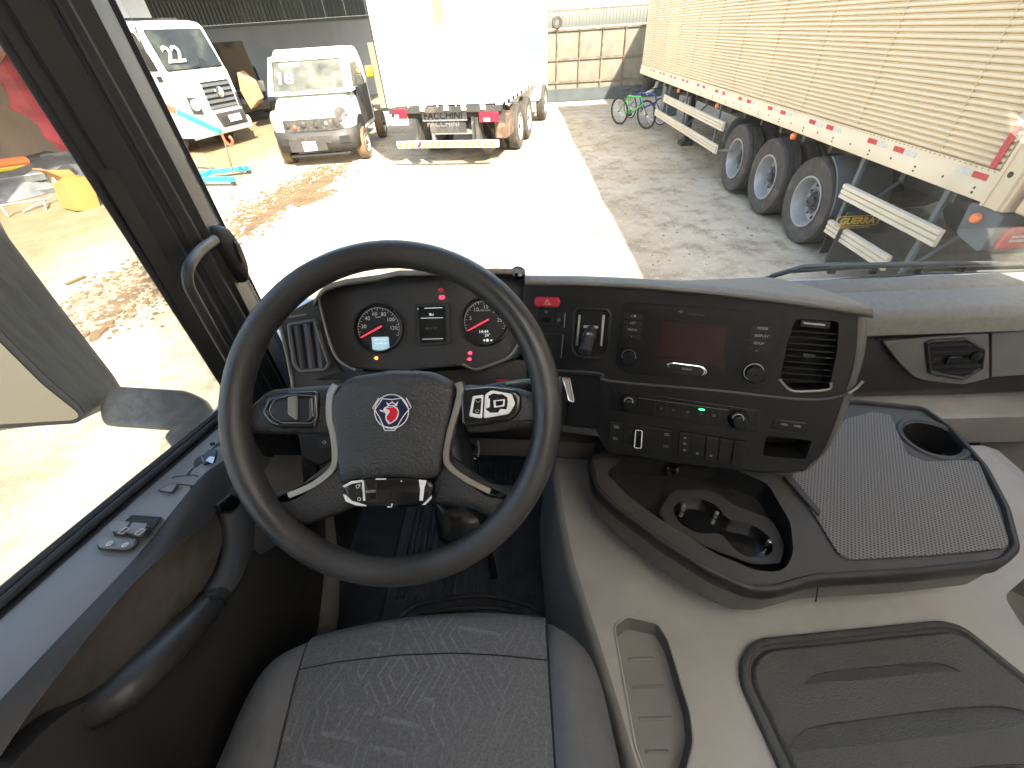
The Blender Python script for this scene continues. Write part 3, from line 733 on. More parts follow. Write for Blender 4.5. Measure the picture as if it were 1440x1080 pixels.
for s in (-1, 1):
    MB().tube(XF(VM, [(s * .55, -.20, 1.38), (s * .15, -.235, 1.42)]), .012, 5).build('wiper', 'van_grey', vn)
# engine bay opening, bumper, lamps
vq('engine_bay', [(-.62, .312, .90), (.66, .312, .90), (.70, .312, .68), (-.78, .312, .68)], 'engine_mess', .004)
for (xx, zz, rr, mm) in ((-.35, .8, .05, 'chrome'), (-.1, .78, .06, 'chassis_dark'), (.2, .8, .07, 'chassis_dark'), (.42, .76, .05, 'hook_red'), (-.6, .80, .09, 'engine_mess'), (.58, .8, .07, 'chassis_dark')):
    MB().lathe(VM @ Vector((xx, .30, zz)), VM.to_3x3() @ Vector((.2, 1, 0)), [(rr, 0), (rr, .03), (rr * .6, .05), (.001, .05)], 10).build('engine_part', mm, vn)
bp_ = [[(-1.02, -.35, .40), (-1.02, .1, .36), (-.92, .33, .34), (-.5, .42, .33), (.5, .42, .33), (.92, .33, .34), (1.02, .1, .36), (1.02, -.35, .40)],
       [(-1.04, -.35, .70), (-1.03, .1, .70), (-.94, .36, .69), (-.5, .45, .66), (.5, .45, .66), (.94, .36, .69), (1.03, .1, .70), (1.04, -.35, .70)]]
b_ = MB(); b_.sheet([XF(VM, r) for r in bp_]); b_.sheet([XF(VM, bp_[1]), XF(VM, [(x * .9, y - .14, z + .02) for x, y, z in bp_[1]])]); b_.build('bumper', 'van_grey', vn, solid=.02)
vq('bumper_intake', [(-.45, .452, .60), (.40, .452, .60), (.36, .452, .47), (-.40, .452, .47)], 'engine_mess', .004)
for s in (-1, 1): vq('fog_lamp_recess', [(s * .62, .44, .58), (s * .86, .40, .58), (s * .84, .40, .46), (s * .62, .44, .46)], 'seam', .004)
vq('number_plate', [(-.02, .47, .52), (.30, .47, .52), (.30, .47, .36), (-.02, .47, .36)], 'white_paint', .008)
vq('plate_holder', [(-.28, .455, .54), (.62, .455, .54), (.62, .455, .35), (-.28, .455, .35)], 'van_grey', .01)
MB().lathe(VM @ Vector((-.74, .24, .93)), VM.to_3x3() @ Vector((-.5, 1, .2)), [(.15, -.02), (.15, .03), (.1, .05), (.001, .05)], 16).build('headlamp_socket', 'engine_mess', vn)
MB().lathe(VM @ Vector((.86, .16, .92)), VM.to_3x3() @ Vector((.6, 1, .25)), [(.16, -.02), (.15, .04), (.09, .07), (.001, .07)], 16).build('headlamp', 'lamp_glass', vn)
# our-right flank: window, door, mirror, wheel
vq('door_window', [(-.985, -.75, 2.05), (-.90, -1.75, 2.1), (-1.0, -1.8, 1.45), (-1.0, -.5, 1.42)], 'vehicle_glass', .02)
MB().box((-1.02, -1.95, .62), (-1.0, -.66, 1.36), VM).build('door', 'van_grey', vn, bevel=.02)
mr_ = MB(); mr_.box((-1.28, -.62, 1.40), (-1.08, -.52, 1.75), VM); mr_.build('door_mirror', 'van_grey', vn, bevel=.04)
MB().tube(XF(VM, [(-1.0, -.55, 1.42), (-1.2, -.57, 1.45)]), .03, 6).build('mirror_arm', 'van_grey', vn)
mr_ = MB(); mr_.box((1.08, -.5, 1.42), (1.24, -.4, 1.74), VM); mr_.build('door_mirror', 'van_grey', vn, bevel=.04)
MB().tube(XF(VM, [(1.0, -.5, 1.42), (1.12, -.45, 1.5)]), .03, 6).build('mirror_arm', 'van_grey', vn)
tv = make_tyre_meshes(.36, .21, .24, False); pv = [('rim', rim_mesh(.21, .24, .06)), ('hub', hub_mesh(.21, .24, .06, n=6)), ('hand_holes', hand_holes(.21, .24, .06, 8))]
for (xx, yy, f, m_) in ((-.98, -.28, 1, 1), (.98, -.28, -1, 0), (-.9, -3.2, 1, 0), (.9, -3.2, -1, 0)):
    o = wheel(vn, VM @ Vector((xx, yy, .36)), tv, pv, face=f, rz=radians(4), tyre_mat='dirty_tyre')
vq('wheel_arch', [(-1.03, .12, .72), (-1.03, -.05, .84), (-1.03, -.28, .88), (-1.03, -.52, .84), (-1.03, -.70, .70), (-1.0, -.70, .4), (-1.0, .12, .4)], 'seam', .006)
MB().box((-.5, -4.5, .5), (.5, -2.2, .68), VM).build('chassis_frame', 'chassis_dark', vn)
MB().box((-.78, .2, .22), (.7, .42, .27), VM).build('hanging_tray', 'seam', vn, bevel=.02)
MB().box((-1.25, -2.15, 1.5), (-1.05, -2.05, 1.85), VM).build('side_lamp', 'yellow_paint', vn, bevel=.03)

# settle the van's proportions: heights of every piece except the wheels
ZM = [(0, 0), (.36, .38), (.70, .80), (.93, 1.06), (1.30, 1.47), (2.30, 2.20), (2.45, 2.33), (9, 9)]
def zmap(z):
    for (a, b), (c, d) in zip(ZM, ZM[1:]):
        if a <= z <= c: return b + (d - b) * (z - a) / (c - a)
    return z
for o in vn.children:
    if o.type == 'MESH':
        for v in o.data.vertices: v.co.z = zmap(v.co.z)
        o.data.update()
# ------------------------------------------------------------------ white cab-over truck on the left, number 22
vw = thing('cabover_truck', 'white cab-over truck with the number 22 on its windshield', 'truck', (-10.2, 15.2, 0))
QM = frame((-9.31, 15.0), radians(-16.2))
prof = [(0, .42), (.02, .75), (.02, 1.3), (-.02, 1.9), (-.06, 2.0), (-.30, 2.92), (-.42, 3.04), (-.7, 3.1), (-1.85, 3.1), (-1.95, 2.9), (-1.95, .6), (-1.2, .6), (-1.1, .42)]
rows = []
for x, s in ((-1.1, .97), (-1.02, 1.0), (1.0, 1.0), (1.08, .97)):
    rows.append(XF(QM, [(x, -.9 + (y + .9) * s, 1.7 + (z - 1.7) * (1 if s == 1 else .985)) for y, z in prof]))
MB().rings(rows).build('cab_body', 'white_paint', vw, bevel=.03)
def qq(name, pts, m, th=.02, parent=None, r=0, out=(0, 1, 0), **k):
    q = XF(QM, pts); n_ = (q[1] - q[0]).cross(q[2] - q[0]).normalized(); o_ = QM.to_3x3() @ Vector(out)
    if n_.dot(o_) < 0: n_ = -n_
    q = rnd(q, r) if r else q
    return MB().prism([p + n_ * .006 for p in q], n_ * th).build(name, m, parent or vw, **k)
qq('windshield_seal', [(-1.0, -.058, 2.0), (.93, -.058, 2.0), (.88, -.292, 2.90), (-.95, -.292, 2.90)], 'seam', .01, r=.06)
wsq = qq('windshield', [(-.97, -.066, 2.03), (.90, -.066, 2.03), (.85, -.284, 2.87), (-.92, -.284, 2.87)], 'cab_glass', .018, r=.05)
nq = QM.to_3x3() @ Vector((0, .97, .25)).normalized()
text('22', .52, QM @ Vector((.47, -.10, 2.34)) + nq * .03, QM.to_3x3() @ Vector((-1, 0, 0)), nq, 'windshield_number', 'white_paint', vw, ext=.003, bold=.010, sx=1.12)
for s in (-.55, .25): MB().tube(XF(QM, [(s, .02, 2.02), (s - .45, .0, 2.12)]), .014, 5).build('wiper', 'seam', vw)
gc, gw = -.38, .52
qq('grille_recess', [(gc - gw, .03, 1.02), (gc + gw, .03, 1.02), (gc + gw, .03, 1.70), (gc - gw, .03, 1.70)], 'seam', .01)
for k in range(5):
    z = 1.03 + k * .135
    qq('grille_slat', [(gc - gw, .045, z), (gc + gw, .045, z), (gc + gw, .03, z + .075), (gc - gw, .03, z + .075)], 'grille_grey', .03, bevel=.005)
ec = QM @ Vector((gc, .09, 1.42)); en = QM.to_3x3() @ Vector((0, 1, 0))
em = MB().lathe(ec, en, [(.001, -.03), (.135, -.03), (.14, .015), (.115, .02), (.115, .0), (.001, .0)], 24).build('emblem', 'satin_metal', vw)
eu = QM.to_3x3() @ Vector((-1, 0, 0)); ez = Vector((0, 0, 1))
def el(pts): return [ec + eu * a + ez * b + en * .012 for a, b in pts]
MB().tube(el([(-.045, .10), (0, .01), (.045, .10)]), .012, 5).build('emblem_letter', 'satin_metal', em)
MB().tube(el([(-.085, .055), (-.045, -.085), (0, .0), (.045, -.085), (.085, .055)]), .012, 5).build('emblem_letter', 'satin_metal', em)
for s in (1, -1):
    x0, x1 = (.43, .80) if s > 0 else (-1.06, -.95)
    qq('headlamp_surround', [(x0, .03, .95), (x1, .03, 1.0), (x1 - .02, .03, 1.42), (x0 + .04, .03, 1.36)], 'van_grey', .012, r=.05)
    if s > 0:
        MB().lathe(QM @ Vector((.61, .045, 1.2)), en, [(.14, 0), (.14, .03), (.1, .045), (.001, .05)], 18).build('headlamp', 'lamp_glass', vw)
        qq('fog_lamp', [(.45, .03, .72), (.72, .03, .76), (.72, .03, .86), (.47, .03, .84)], 'lamp_glass', .02)
bmp = MB(); bmp.rings([XF(QM, [(x, y, z) for y, z in ((.02, .38), (.10, .42), (.12, .62), (.06, .72), (.0, .72))]) for x in (-1.14, -1.05, 1.0, 1.1)]).build('bumper', 'white_paint', vw, bevel=.02)
qq('bumper_opening', [(-.98, .12, .55), (.05, .12, .55), (.1, .07, .92), (-1.0, .07, .92)], 'van_grey', .02)
qq('bumper_recess', [(-.88, .145, .58), (-.05, .145, .58), (-.02, .10, .80), (-.9, .10, .80)], 'seam', .01)
qq('number_plate', [(-.72, .17, .66), (-.26, .17, .66), (-.26, .155, .83), (-.72, .155, .83)], 'white_paint', .01)
sd_ = (1, 0, 0)
qq('door_window', [(1.085, -.12, 2.03), (1.085, -1.1, 2.06), (1.075, -1.15, 2.86), (1.075, -.36, 2.86)], 'cab_glass', .01, out=sd_, r=.08)
qq('quarter_window', [(1.085, -1.2, 2.06), (1.085, -1.75, 2.06), (1.075, -1.75, 2.86), (1.075, -1.25, 2.86)], 'cab_glass', .01, out=sd_, r=.06)
qq('door_handle', [(1.085, -.12, 1.80), (1.085, -.30, 1.80), (1.085, -.30, 1.93), (1.085, -.12, 1.93)], 'seam', .03, out=sd_, bevel=.01)
text('17.190', .09, QM @ Vector((1.092, -.22, 1.66)), QM.to_3x3() @ Vector((0, 1, 0)), QM.to_3x3() @ Vector((1, 0, 0)), 'model_lettering', 'seam', vw, ext=.002)
MB().tube(XF(QM, [(1.06, -.25, 2.95), (1.3, .0, 2.85), (1.34, .05, 2.4)]), .02, 6).build('mirror_arm', 'seam', vw)
MB().box((-.8, -1.6, 3.105), (.75, -.8, 3.16), QM).build('roof_hatch', 'van_grey', vw, bevel=.02)
tq = make_tyre_meshes(.48, .28, .27); pq = [('rim', rim_mesh(.28, .27, .08)), ('hub', hub_mesh(.28, .27, .08))]
for s in (-1, 1): wheel(vw, QM @ Vector((s * .9, -1.1, .48)), tq, pq, rz=radians(-16.2 + (90 if s > 0 else -90)))
MB().box((-.45, -6, .6), (.45, -1.96, .85), QM).build('chassis_frame', 'chassis_dark', vw)
MB().box((-1.2, -6.5, 1.1), (1.2, -2.2, 3.9), QM).build('box_body', 'white_body', vw, bevel=.02)

# ------------------------------------------------------------------ dark wrecked car and a brown board beside it
cr = thing('wrecked_car', 'black damaged car standing behind the white cab-over truck', 'car', (-12.2, 21, 0))
KM = frame((-11.2, 20.2), radians(-60))
cp_ = [(.0, .35), (.05, .7), (-.1, .95), (-.9, 1.12), (-1.6, 1.75), (-2.6, 1.8), (-3.6, 1.6), (-4.1, 1.2), (-4.2, .4)]
MB().rings([XF(KM, [(x, y * (1 if abs(x) < .9 else .97), z) for y, z in cp_]) for x in (-.95, -.85, .85, .95)]).build('car_body', 'car_black', cr, bevel=.05)
MB().prism(XF(KM, [(.96, -1.0, 1.15), (.96, -1.65, 1.68), (.96, -2.9, 1.68), (.96, -3.0, 1.15)]), KM.to_3x3() @ Vector((.01, 0, 0))).build('side_window', 'cab_glass', cr)
MB().prism(XF(KM, [(-.75, -.98, 1.2), (.75, -.98, 1.2), (.68, -1.5, 1.69), (-.68, -1.5, 1.69)]), KM.to_3x3() @ Vector((0, .02, .02))).build('windshield', 'cab_glass', cr)
MB().prism(XF(KM, [(-.85, -.85, 1.12), (.85, -.85, 1.12), (.75, -.35, 2.6), (-.75, -.35, 2.6)]), KM.to_3x3() @ Vector((0, .04, 0))).build('raised_bonnet', 'car_black', cr, bevel=.01)
for s in (-.6, 0, .6):
    MB().lathe(KM @ Vector((s, .0, .7)), KM.to_3x3() @ Vector((0, 1, .2)), [(.12, 0), (.13, .1), (.08, .14), (.001, .14)], 12).build('front_part', 'scrap_metal', cr)
tc_ = make_tyre_meshes(.33, .2, .2, False); pc_ = [('rim', rim_mesh(.2, .2, .05))]
for s in (-1, 1):
    for yy in (-.8, -3.3): wheel(cr, KM @ Vector((s * .86, yy, .33)), tc_, pc_, rz=radians(-60 + (90 if s > 0 else -90)), tyre_mat='tyre')
bd = MB(); P = [at(a, b, Y=18.5) for a, b in ((333, 102), (352, 117), (363, 141), (353, 154), (338, 128))]
tag(bd.prism(P, (.1, .3, .05)).build('cardboard_sheet', 'brown_card', bevel=.01), 'torn brown cardboard leaning against the black damaged car', 'cardboard')

# ------------------------------------------------------------------ blue engine hoist
hs = thing('engine_hoist', 'turquoise engine hoist with hanging chain and red hook', 'hoist', (-7.6, 10.8, 0))
a0 = at(226, 147, Y=10.6); a1 = at(311, 186, Y=10.6)
d_ = (a1 - a0).normalized(); up = Vector((0, 1, 0)).cross(d_); 
def beam(p, q, wd, ht, nm, m, par, bevel=.006):
    p = Vector(p); q = Vector(q); d = (q - p).normalized(); s = d.cross(Vector((0, 0, 1))); s = s.normalized() if s.length > 1e-4 else Vector((1, 0, 0)); u = s.cross(d)
    MB().prism([p + s * a * wd / 2 + u * b * ht / 2 for a, b in ((-1, -1), (1, -1), (1, 1), (-1, 1))], q - p).build(nm, m, par, bevel=bevel)
beam(a0 - d_ * .6, a1, .08, .11, 'boom', 'hoist_blue', hs)
beam(a0 + d_ * .05, a0 + d_ * .32, .086, .115, 'boom_sleeve', 'hook_red', hs)
base = Vector((a0.x - .55, 10.7, 0))
beam(base + Vector((0, 0, .1)), base + Vector((0, 0, 1.75)), .1, .1, 'mast', 'hoist_blue', hs)
for (A, Bq) in (((283, 243), (351, 236)), ((283, 252), (329, 252))):
    p = at(*A, Z=.14); q = at(*Bq, Z=.12); beam(p - (q - p) * .5, q, .1, .1, 'floor_leg', 'hoist_blue', hs)
    MB().lathe(q + Vector((-.05, -.03, -.07)), (0, 1, 0), [(.001, 0), (.05, 0), (.05, .05), (.001, .05)], 12).build('castor', 'rubber', hs)
p = at(283, 248, Z=.14); beam(p + Vector((-.02, -.5, 0)), p + Vector((-.02, .5, 0)), .1, .1, 'cross_beam', 'hoist_blue', hs)
hk = a1 + Vector((0, 0, -.06))
MB().tube(smooth_path([hk + Vector((0, 0, .04)), hk + Vector((.0, 0, -.1)), hk + Vector((.08, 0, -.2)), hk + Vector((.17, 0, -.12)), hk + Vector((.14, 0, -.02))], 5), .028, 7).build('hook', 'hook_red', hs)
ch_ = MB(); c0 = hk + Vector((0, 0, -.08)); c1 = at(328, 243, Y=10.55)
for k in range(14):
    c = c0.lerp(c1, (k + .5) / 14); e = (c1 - c0).normalized(); sx_ = Vector((1, 0, 0)) if k % 2 else Vector((0, 1, 0)); ln = (c1 - c0).length / 14 * .62
    ch_.tube([c + e * ln * cos(t) + (sx_ - e * e.dot(sx_)).normalized() * .02 * sin(t) for t in [2 * pi * i / 8 for i in range(8)]], .008, 5, closed=True)
ch_.build('chain', 'gate_rust', hs, kind='stuff')

# ------------------------------------------------------------------ workshop wall behind, grey below, corrugated sheets above
wl = thing('workshop_wall', 'grey rendered workshop wall with dark corrugated sheets above it', 'wall', (-16, 28.5, 0))
MB().box((-30, 28.5, -.1), (-4.2, 28.8, 3.22)).build('rendered_wall', 'grey_wall', wl)
MB().box((-30, 28.38, 3.2), (-4.2, 28.49, 3.32)).build('ledge', 'dark_sheet', wl)
for k in range(24):
    x0 = -30 + k * 1.06; pts = []
    for j in range(5):
        xx = x0 + j * .21; pts += [(xx, 28.47), (xx + .06, 28.47), (xx + .09, 28.40), (xx + .15, 28.40), (xx + .18, 28.47)]
    pts += [(x0 + 1.05, 28.47), (x0 + 1.05, 28.49), (x0, 28.49)]
    MB().prism([(a, b, 3.33) for a, b in pts], (0, 0, 3.6)).build('corrugated_sheet', 'dark_sheet', wl)
cn = thing('wall_shade_canopy', 'unseen dark sheet canopy roof added to shade the workshop wall', 'canopy', (-13, 20, 0))  # out of view, put here to shade the wall and the ground before it
MB().box((-26, 14.5, 5.6), (-4.6, 28.37, 5.75)).build('roof_sheet', 'dark_sheet', cn)
for xx in (-25.5, -18.5): MB().box((xx - .08, 14.7, 0), (xx + .08, 14.86, 5.6)).build('post', 'dark_sheet', cn)
cn2 = thing('scrap_shade_canopy', 'unseen low sheet roof added to shade the scrap corner on the far left', 'canopy', (-12, 10, 0))  # overhead out of view, added to keep the scrap corner in shade
MB().box((-15.2, 2.5, 4.3), (-9.4, 17, 4.4)).build('roof_sheet', 'dark_sheet', cn2)
for yy in (3, 16.8): MB().box((-14.3, yy - .06, 0), (-14.18, yy + .06, 4.3)).build('post', 'dark_sheet', cn2)

# ------------------------------------------------------------------ steel gate in the middle distance
gt = thing('yard_gate', 'rusty panelled steel gate with a picket railing on top', 'gate', (3, 21.2, 0))
GY = 21.2
MB().box((-6, GY + .06, .12), (9, GY + .10, 2.30)).build('back_sheet', 'gate_panel', gt)
cols = [-.3 + .885 * k for k in range(12)]
rowsz = [(.125, .625), (.675, 1.365), (1.415, 2.265)]
for i in range(11):
    for z0, z1 in rowsz:
        x0, x1 = cols[i] + .022, cols[i + 1] - .022
        c = Vector(((x0 + x1) / 2, GY + .035, (z0 + z1) / 2))
        m_ = MB(); q = [Vector((x0, GY + .055, z0)), Vector((x1, GY + .055, z0)), Vector((x1, GY + .055, z1)), Vector((x0, GY + .055, z1))]
        for a in range(4): m_.face([q[a], q[(a + 1) % 4], c])
        m_.build('gate_panel', 'gate_panel', gt, smooth=False)
for x in cols: MB().box((x - .022, GY - .01, .1), (x + .022, GY + .05, 2.33)).build('gate_stile', 'gate_rust', gt)
for z in (.1, .65, 1.39, 2.29): MB().box((cols[0] - .05, GY - .025, z - .022), (cols[-1] + .05, GY - .011, z + .022)).build('gate_rail', 'gate_rust', gt)
MB().box((cols[0] - .05, GY - .02, 2.83), (cols[-1] + .05, GY + .02, 2.88)).build('top_rail', 'gate_rust', gt)
bmsh = finish_mesh(MB().box((-.011, -.011, 0), (.011, .011, .52)), 'picket', 'gate_rust')
for k in range(76):
    o = bpy.data.objects.new('picket', bmsh); COL.objects.link(o); o.parent = gt; o.matrix_parent_inverse = Matrix.Translation(-gt.location); o.location = (cols[0] + .06 + k * .127, GY, 2.31)
MB().box((1.0, GY - .12, .0), (9, GY - .03, .42)).build('shaded_kick_plate', 'shade_slate', gt, bevel=.01)  # plate darkened to carry the trailer's shade along the gate's foot
MB().box((.9, GY - .10, 1.55), (1.04, GY - .03, 2.2)).build('lock_box', 'seam', gt, bevel=.04)
tag(MB().lathe((1.45, GY - .02, 2.52), (0, 1, 0), [(.09, -.07), (.17, -.08), (.20, -.04), (.20, .04), (.17, .08), (.09, .07)], 20).build('hung_tyre', 'tyre'), 'small black tyre hung on the gate railing', 'tyre')  # small tyre hanging on the railing

wh = thing('shade_warehouse', 'tall plain warehouse wall added beyond the ribbed trailer to shade the gate', 'building', (8.2, 9, 0))  # added behind the trailer so its shadow falls across the gate
for k in range(6): MB().box((7.3, -9 + k * 5.5, -.1), (9.5, -3.502 + k * 5.5, 7.2)).build('wall_bay', 'grey_wall', wh, bevel=.02)
# ------------------------------------------------------------------ bicycles
def bicycle(label, col_, A, Bq, R, grp):
    # A, Bq: ground points under rear and front wheel
    A = Vector(A); Bq = Vector(Bq); b = thing('bicycle', label, 'bicycle', ((A + Bq) / 2)[:], grp)
    d = (Bq - A); L = d.length; d.normalize(); s = d.cross(Vector((0, 0, 1))); lean = (Vector((0, 0, 1)) + s * .10).normalized()
    P = lambda t, h: A + d * (t * L) + lean * h
    for t in (0, 1):
        c = P(t, R); ax = d.cross(lean)
        wv = bpy.data.objects.new('wheel', None); COL.objects.link(wv); wv.parent = b; wv.matrix_parent_inverse = Matrix.Translation(-b.location)
        MB().tube([c + (d * cos(x) + lean * sin(x)) * R for x in [2 * pi * k / 32 for k in range(32)]], .022, 6, closed=True, up=ax).build('tyre', 'rubber', wv)
        MB().tube([c + (d * cos(x) + lean * sin(x)) * (R - .03) for x in [2 * pi * k / 32 for k in range(32)]], .010, 5, closed=True, up=ax).build('rim', 'bike_rim' if grp is None or col_ == 'bike_blue' else 'rubber', wv)
        sp = MB()
        for k in range(14):
            x = 2 * pi * k / 14; sp.tube([c + ax * .02, c + (d * cos(x) + lean * sin(x)) * (R - .03)], .0025, 3)
        sp.build('spokes', 'satin_metal', wv)
        MB().lathe(c - ax * .04, ax, [(.001, 0), (.022, 0), (.022, .08), (.001, .08)], 10).build('hub', 'rubber', wv)
    ht, st, bb = P(.80, R + .42), P(.30, R + .40), P(.40, R - .02)
    hb_ = P(.86, R + .24)
    for nm, p, q, r in (('top_tube', ht, st, .022), ('down_tube', hb_, bb, .027), ('seat_tube', st, bb, .022), ('head_tube', ht, hb_, .026), ('chain_stay', bb, P(0, R), .013), ('seat_stay', st, P(0, R), .012)):
        MB().tube([p, q], r, 8).build(nm, col_, b)
    MB().tube([hb_, P(1, R)], .018, 6).build('fork', 'rubber', b)
    MB().tube([st, P(.27, R + .56)], .014, 6).build('seat_post', 'rubber', b)
    sd2 = P(.27, R + .57); MB().pillow([sd2 + d * x + s * y for x, y in ((-.13, -.07), (-.13, .07), (.0, .05), (.15, .015), (.15, -.015), (0, -.05))], lean, [(.8, -.03), (1, 0), (.9, .03), (.5, .045)]).build('saddle', 'rubber', b)
    hp = P(.79, R + .56); MB().tube([ht, hp], .015, 6).build('stem', 'rubber', b)
    MB().tube([hp + s * -.3, hp + d * .04, hp + s * .3], .013, 6).build('handlebar', 'rubber', b)
    ck = MB(); ax = d.cross(lean); ck.lathe(bb - ax * .01, ax, [(.001, 0), (.09, 0), (.09, .01), (.001, .01)], 14); ck.tube([bb - ax * .05, bb - ax * .05 - d * .12 - lean * .1], .012, 5); ck.tube([bb + ax * .05, bb + ax * .05 + d * .12 + lean * .1], .012, 5); ck.build('crank', 'rubber', b)
    return b
bicycle('green bicycle with black tyres in front of the trailer', 'bike_green', (3.02, 15.3, 0), (3.62, 14.35, 0), .35, 'bicycles by the gate')
bicycle('blue bicycle with pale rims leaning behind the green bicycle', 'bike_blue', (3.55, 16.3, 0), (4.15, 14.85, 0), .33, 'bicycles by the gate')
mc = thing('hung_bag', 'dark round pack with white straps hanging under the trailer front', 'pack', (4.0, 15.6, .9))
MB().lathe((3.95, 15.75, 1.0), (0, 0, 1), [(.001, -.28), (.16, -.24), (.24, -.05), (.22, .15), (.12, .26), (.001, .28)], 16).build('pack_body', 'rubber', mc)
MB().tube([(3.8, 15.5, .72), (4.05, 15.5, .86), (4.15, 15.6, 1.2)], .05, 6).build('strap', 'white_body', mc)

# ------------------------------------------------------------------ left side of the yard
sw = thing('shed_wall', 'stained brown shed wall at the far left of the yard', 'wall', (-14.5, 14, 0))
for k in range(9):
    MB().box((-14.75 - .02 * (k % 2), 6 + k * 1.6, -.1), (-14.45, 7.597 + k * 1.6, 4.5)).build('wall_panel', 'shed_wall', sw, bevel=.01)
def drape(name, mt, pts, label, n=9, amp=.12):
    # hanging cloth: sighted outline top edge -> bottom edge at given x planes
    top = smooth_path([at(a, b, X=x) for a, b, x in pts[0]], 8); bot = smooth_path([at(a, b, X=x) for a, b, x in pts[1]], 8)
    m = 28; top = resample(top, m); bot = resample(bot, m); rows = []
    for j in range(n + 1):
        t = j / n
        rows.append([top[i].lerp(bot[i], t) + Vector((amp * sin(i * .9 + t * 3) * (.3 + t), amp * .5 * sin(i * 1.7 + t * 2), 0)) for i in range(m)])
    return tag(MB().sheet(rows).build(name, mt, solid=.02), label, 'cloth')
drape('hanging_cloth', 'red_cloth', [[(10, 75, -13.6), (40, 105, -13.2), (80, 170, -12.8), (128, 262, -12.3)], [(-10, 95, -13.6), (18, 150, -13.3), (60, 185, -12.9), (112, 258, -12.5)]], 'crumpled red tarpaulin hanging from the far left wall', amp=.06)
drape('hanging_cloth', 'pink_cloth', [[(-10, 20, -13.9), (15, 60, -13.7), (45, 110, -13.5)], [(-30, 90, -13.9), (8, 120, -13.7), (22, 132, -13.5)]], 'faded pink tarpaulin above the crumpled red tarpaulin', amp=.05)
lb = thing('orange_lamp_bar', 'orange lamp bar lying on top of the scrap heap', 'lamp bar', (-12, 10.6, .6))
p = at(-12, 232, X=-12); q = at(36, 226, X=-12)
MB().tube([p, q], .10, 10).build('lens', 'orange_lens', lb); MB().tube([p + Vector((0, 0, -.1)), q + Vector((0, 0, -.1))], .07, 8).build('base', 'yellow_paint', lb)
random.seed(3)
sh = thing('scrap_heap', 'grey heap of scrap car parts beside the orange cardboard box', 'scrap', (-12.3, 10.6, 0))
for k in range(26):
    c = Vector((random.uniform(-13.4, -11.4), random.uniform(9.6, 12.6), random.uniform(.05, .45))); a = random.uniform(0, 6)
    M_ = Matrix.Translation(c) @ Matrix.Rotation(a, 4, 'Z') @ Matrix.Rotation(random.uniform(-.5, .5), 4, 'X')
    MB().box((-.5 * random.uniform(.4, 1.3), -.12, -.08), (.5, .12, .10), M_).build('scrap_part', random.choice(['scrap_metal', 'scrap_metal', 'chassis_dark', 'guard_grey', 'van_grey']), sh, bevel=.02)
MB().pillow([Vector((-12.4 + 1.2 * cos(t), 11.2 + 1.7 * sin(t), 0)) for t in [2 * pi * k / 18 for k in range(18)]], (0, 0, 1), [(1, 0), (.9, .25), (.7, .45), (.3, .55)]).build('scrap_body', 'scrap_metal', sh)
st_ = thing('metal_stand', 'thin pale metal stand in front of the scrap heap', 'stand', (-10.6, 9.4, 0))
s0, s1, s2, s3 = at(0, 289, X=-10.7), at(62, 280, X=-10.5), at(62, 308, X=-10.4), at(0, 318, X=-10.7)
for (p, q) in ((s0, s1), (s1, Vector((s2.x + .2, s2.y, 0))), (s0, Vector((s0.x, s0.y, 0))), (s1 + Vector((0, .2, 0)), Vector((s1.x - .1, s1.y - .5, 0)))):
    MB().tube([p, q], .02, 6).build('stand_tube', 'wheel_steel', st_)
bx = thing('cardboard_box', 'open orange-brown cardboard box tipped over on the sandy ground', 'box', (-9.4, 8.9, 0))
BMx = Matrix.Translation((-9.52, 8.98, .02)) @ Matrix.Rotation(radians(-28), 4, 'Z') @ Matrix.Rotation(radians(-14), 4, 'X')
bxm = MB()
for lo, hi in (((-.3, -.02, 0), (.3, 0, .62)), ((-.3, .40, 0), (.3, .42, .62)), ((-.3, 0.0005, 0), (-.28, .3995, .62)), ((.28, 0.0005, 0), (.3, .3995, .62)), ((-.2795, 0.0005, 0), (.2795, .3995, .02))): bxm.box(lo, hi, BMx)
bxm.build('carton', 'cardboard', bx)
MB().prism(XF(BMx, [(-.3, -.02, .62), (.3, -.02, .62), (.34, -.24, .74), (-.36, -.22, .72)]), (.01, .01, .015)).build('flap', 'cardboard', bx)
MB().prism(XF(BMx, [(-.305, 0, .625), (-.305, .4, .625), (-.50, .4, .70), (-.52, 0, .68)]), (0, 0, .012)).build('flap', 'cardboard', bx)
MB().prism(XF(BMx, [(-.2, -.024, .5), (-.06, -.024, .5), (-.06, -.024, .59), (-.2, -.024, .59)]), BMx.to_3x3() @ Vector((0, -.002, 0))).build('paper_tag', 'white_paint', bx)
# rubble and dirt strewn over the ground
def stone_mesh(k):
    bm = bmesh.new(); bmesh.ops.create_icosphere(bm, subdivisions=1, radius=1)
    rr = random.Random(k)
    for v in bm.verts: v.co *= rr.uniform(.65, 1.2); v.co.z *= .6
    me = bpy.data.meshes.new('stone'); bm.to_mesh(me); bm.free(); return me
SV = []
for k in range(4):
    me = stone_mesh(k); SV.append(([v.co.copy() for v in me.vertices], [tuple(p.vertices) for p in me.polygons])); bpy.data.meshes.remove(me)
def scatter(name, mt, label, pts_fn, n, lo, hi):
    V = []; Fc = []
    for k in range(n):
        x, y = pts_fn(); sc = random.uniform(lo, hi) * random.uniform(.6, 1.3); vs_, fs = SV[k % 4]; a = random.uniform(0, 6); o_ = len(V)
        for v in vs_: V.append((x + (v.x * cos(a) - v.y * sin(a)) * sc, y + (v.x * sin(a) + v.y * cos(a)) * sc, gz(x, y) + v.z * sc + sc * .25))
        Fc += [tuple(i + o_ for i in f) for f in fs]
    me = bpy.data.meshes.new(name); me.from_pydata(V, [], Fc); o = link(name, me, mt, kind='stuff'); o['label'] = label; o['category'] = 'rubble'; return o
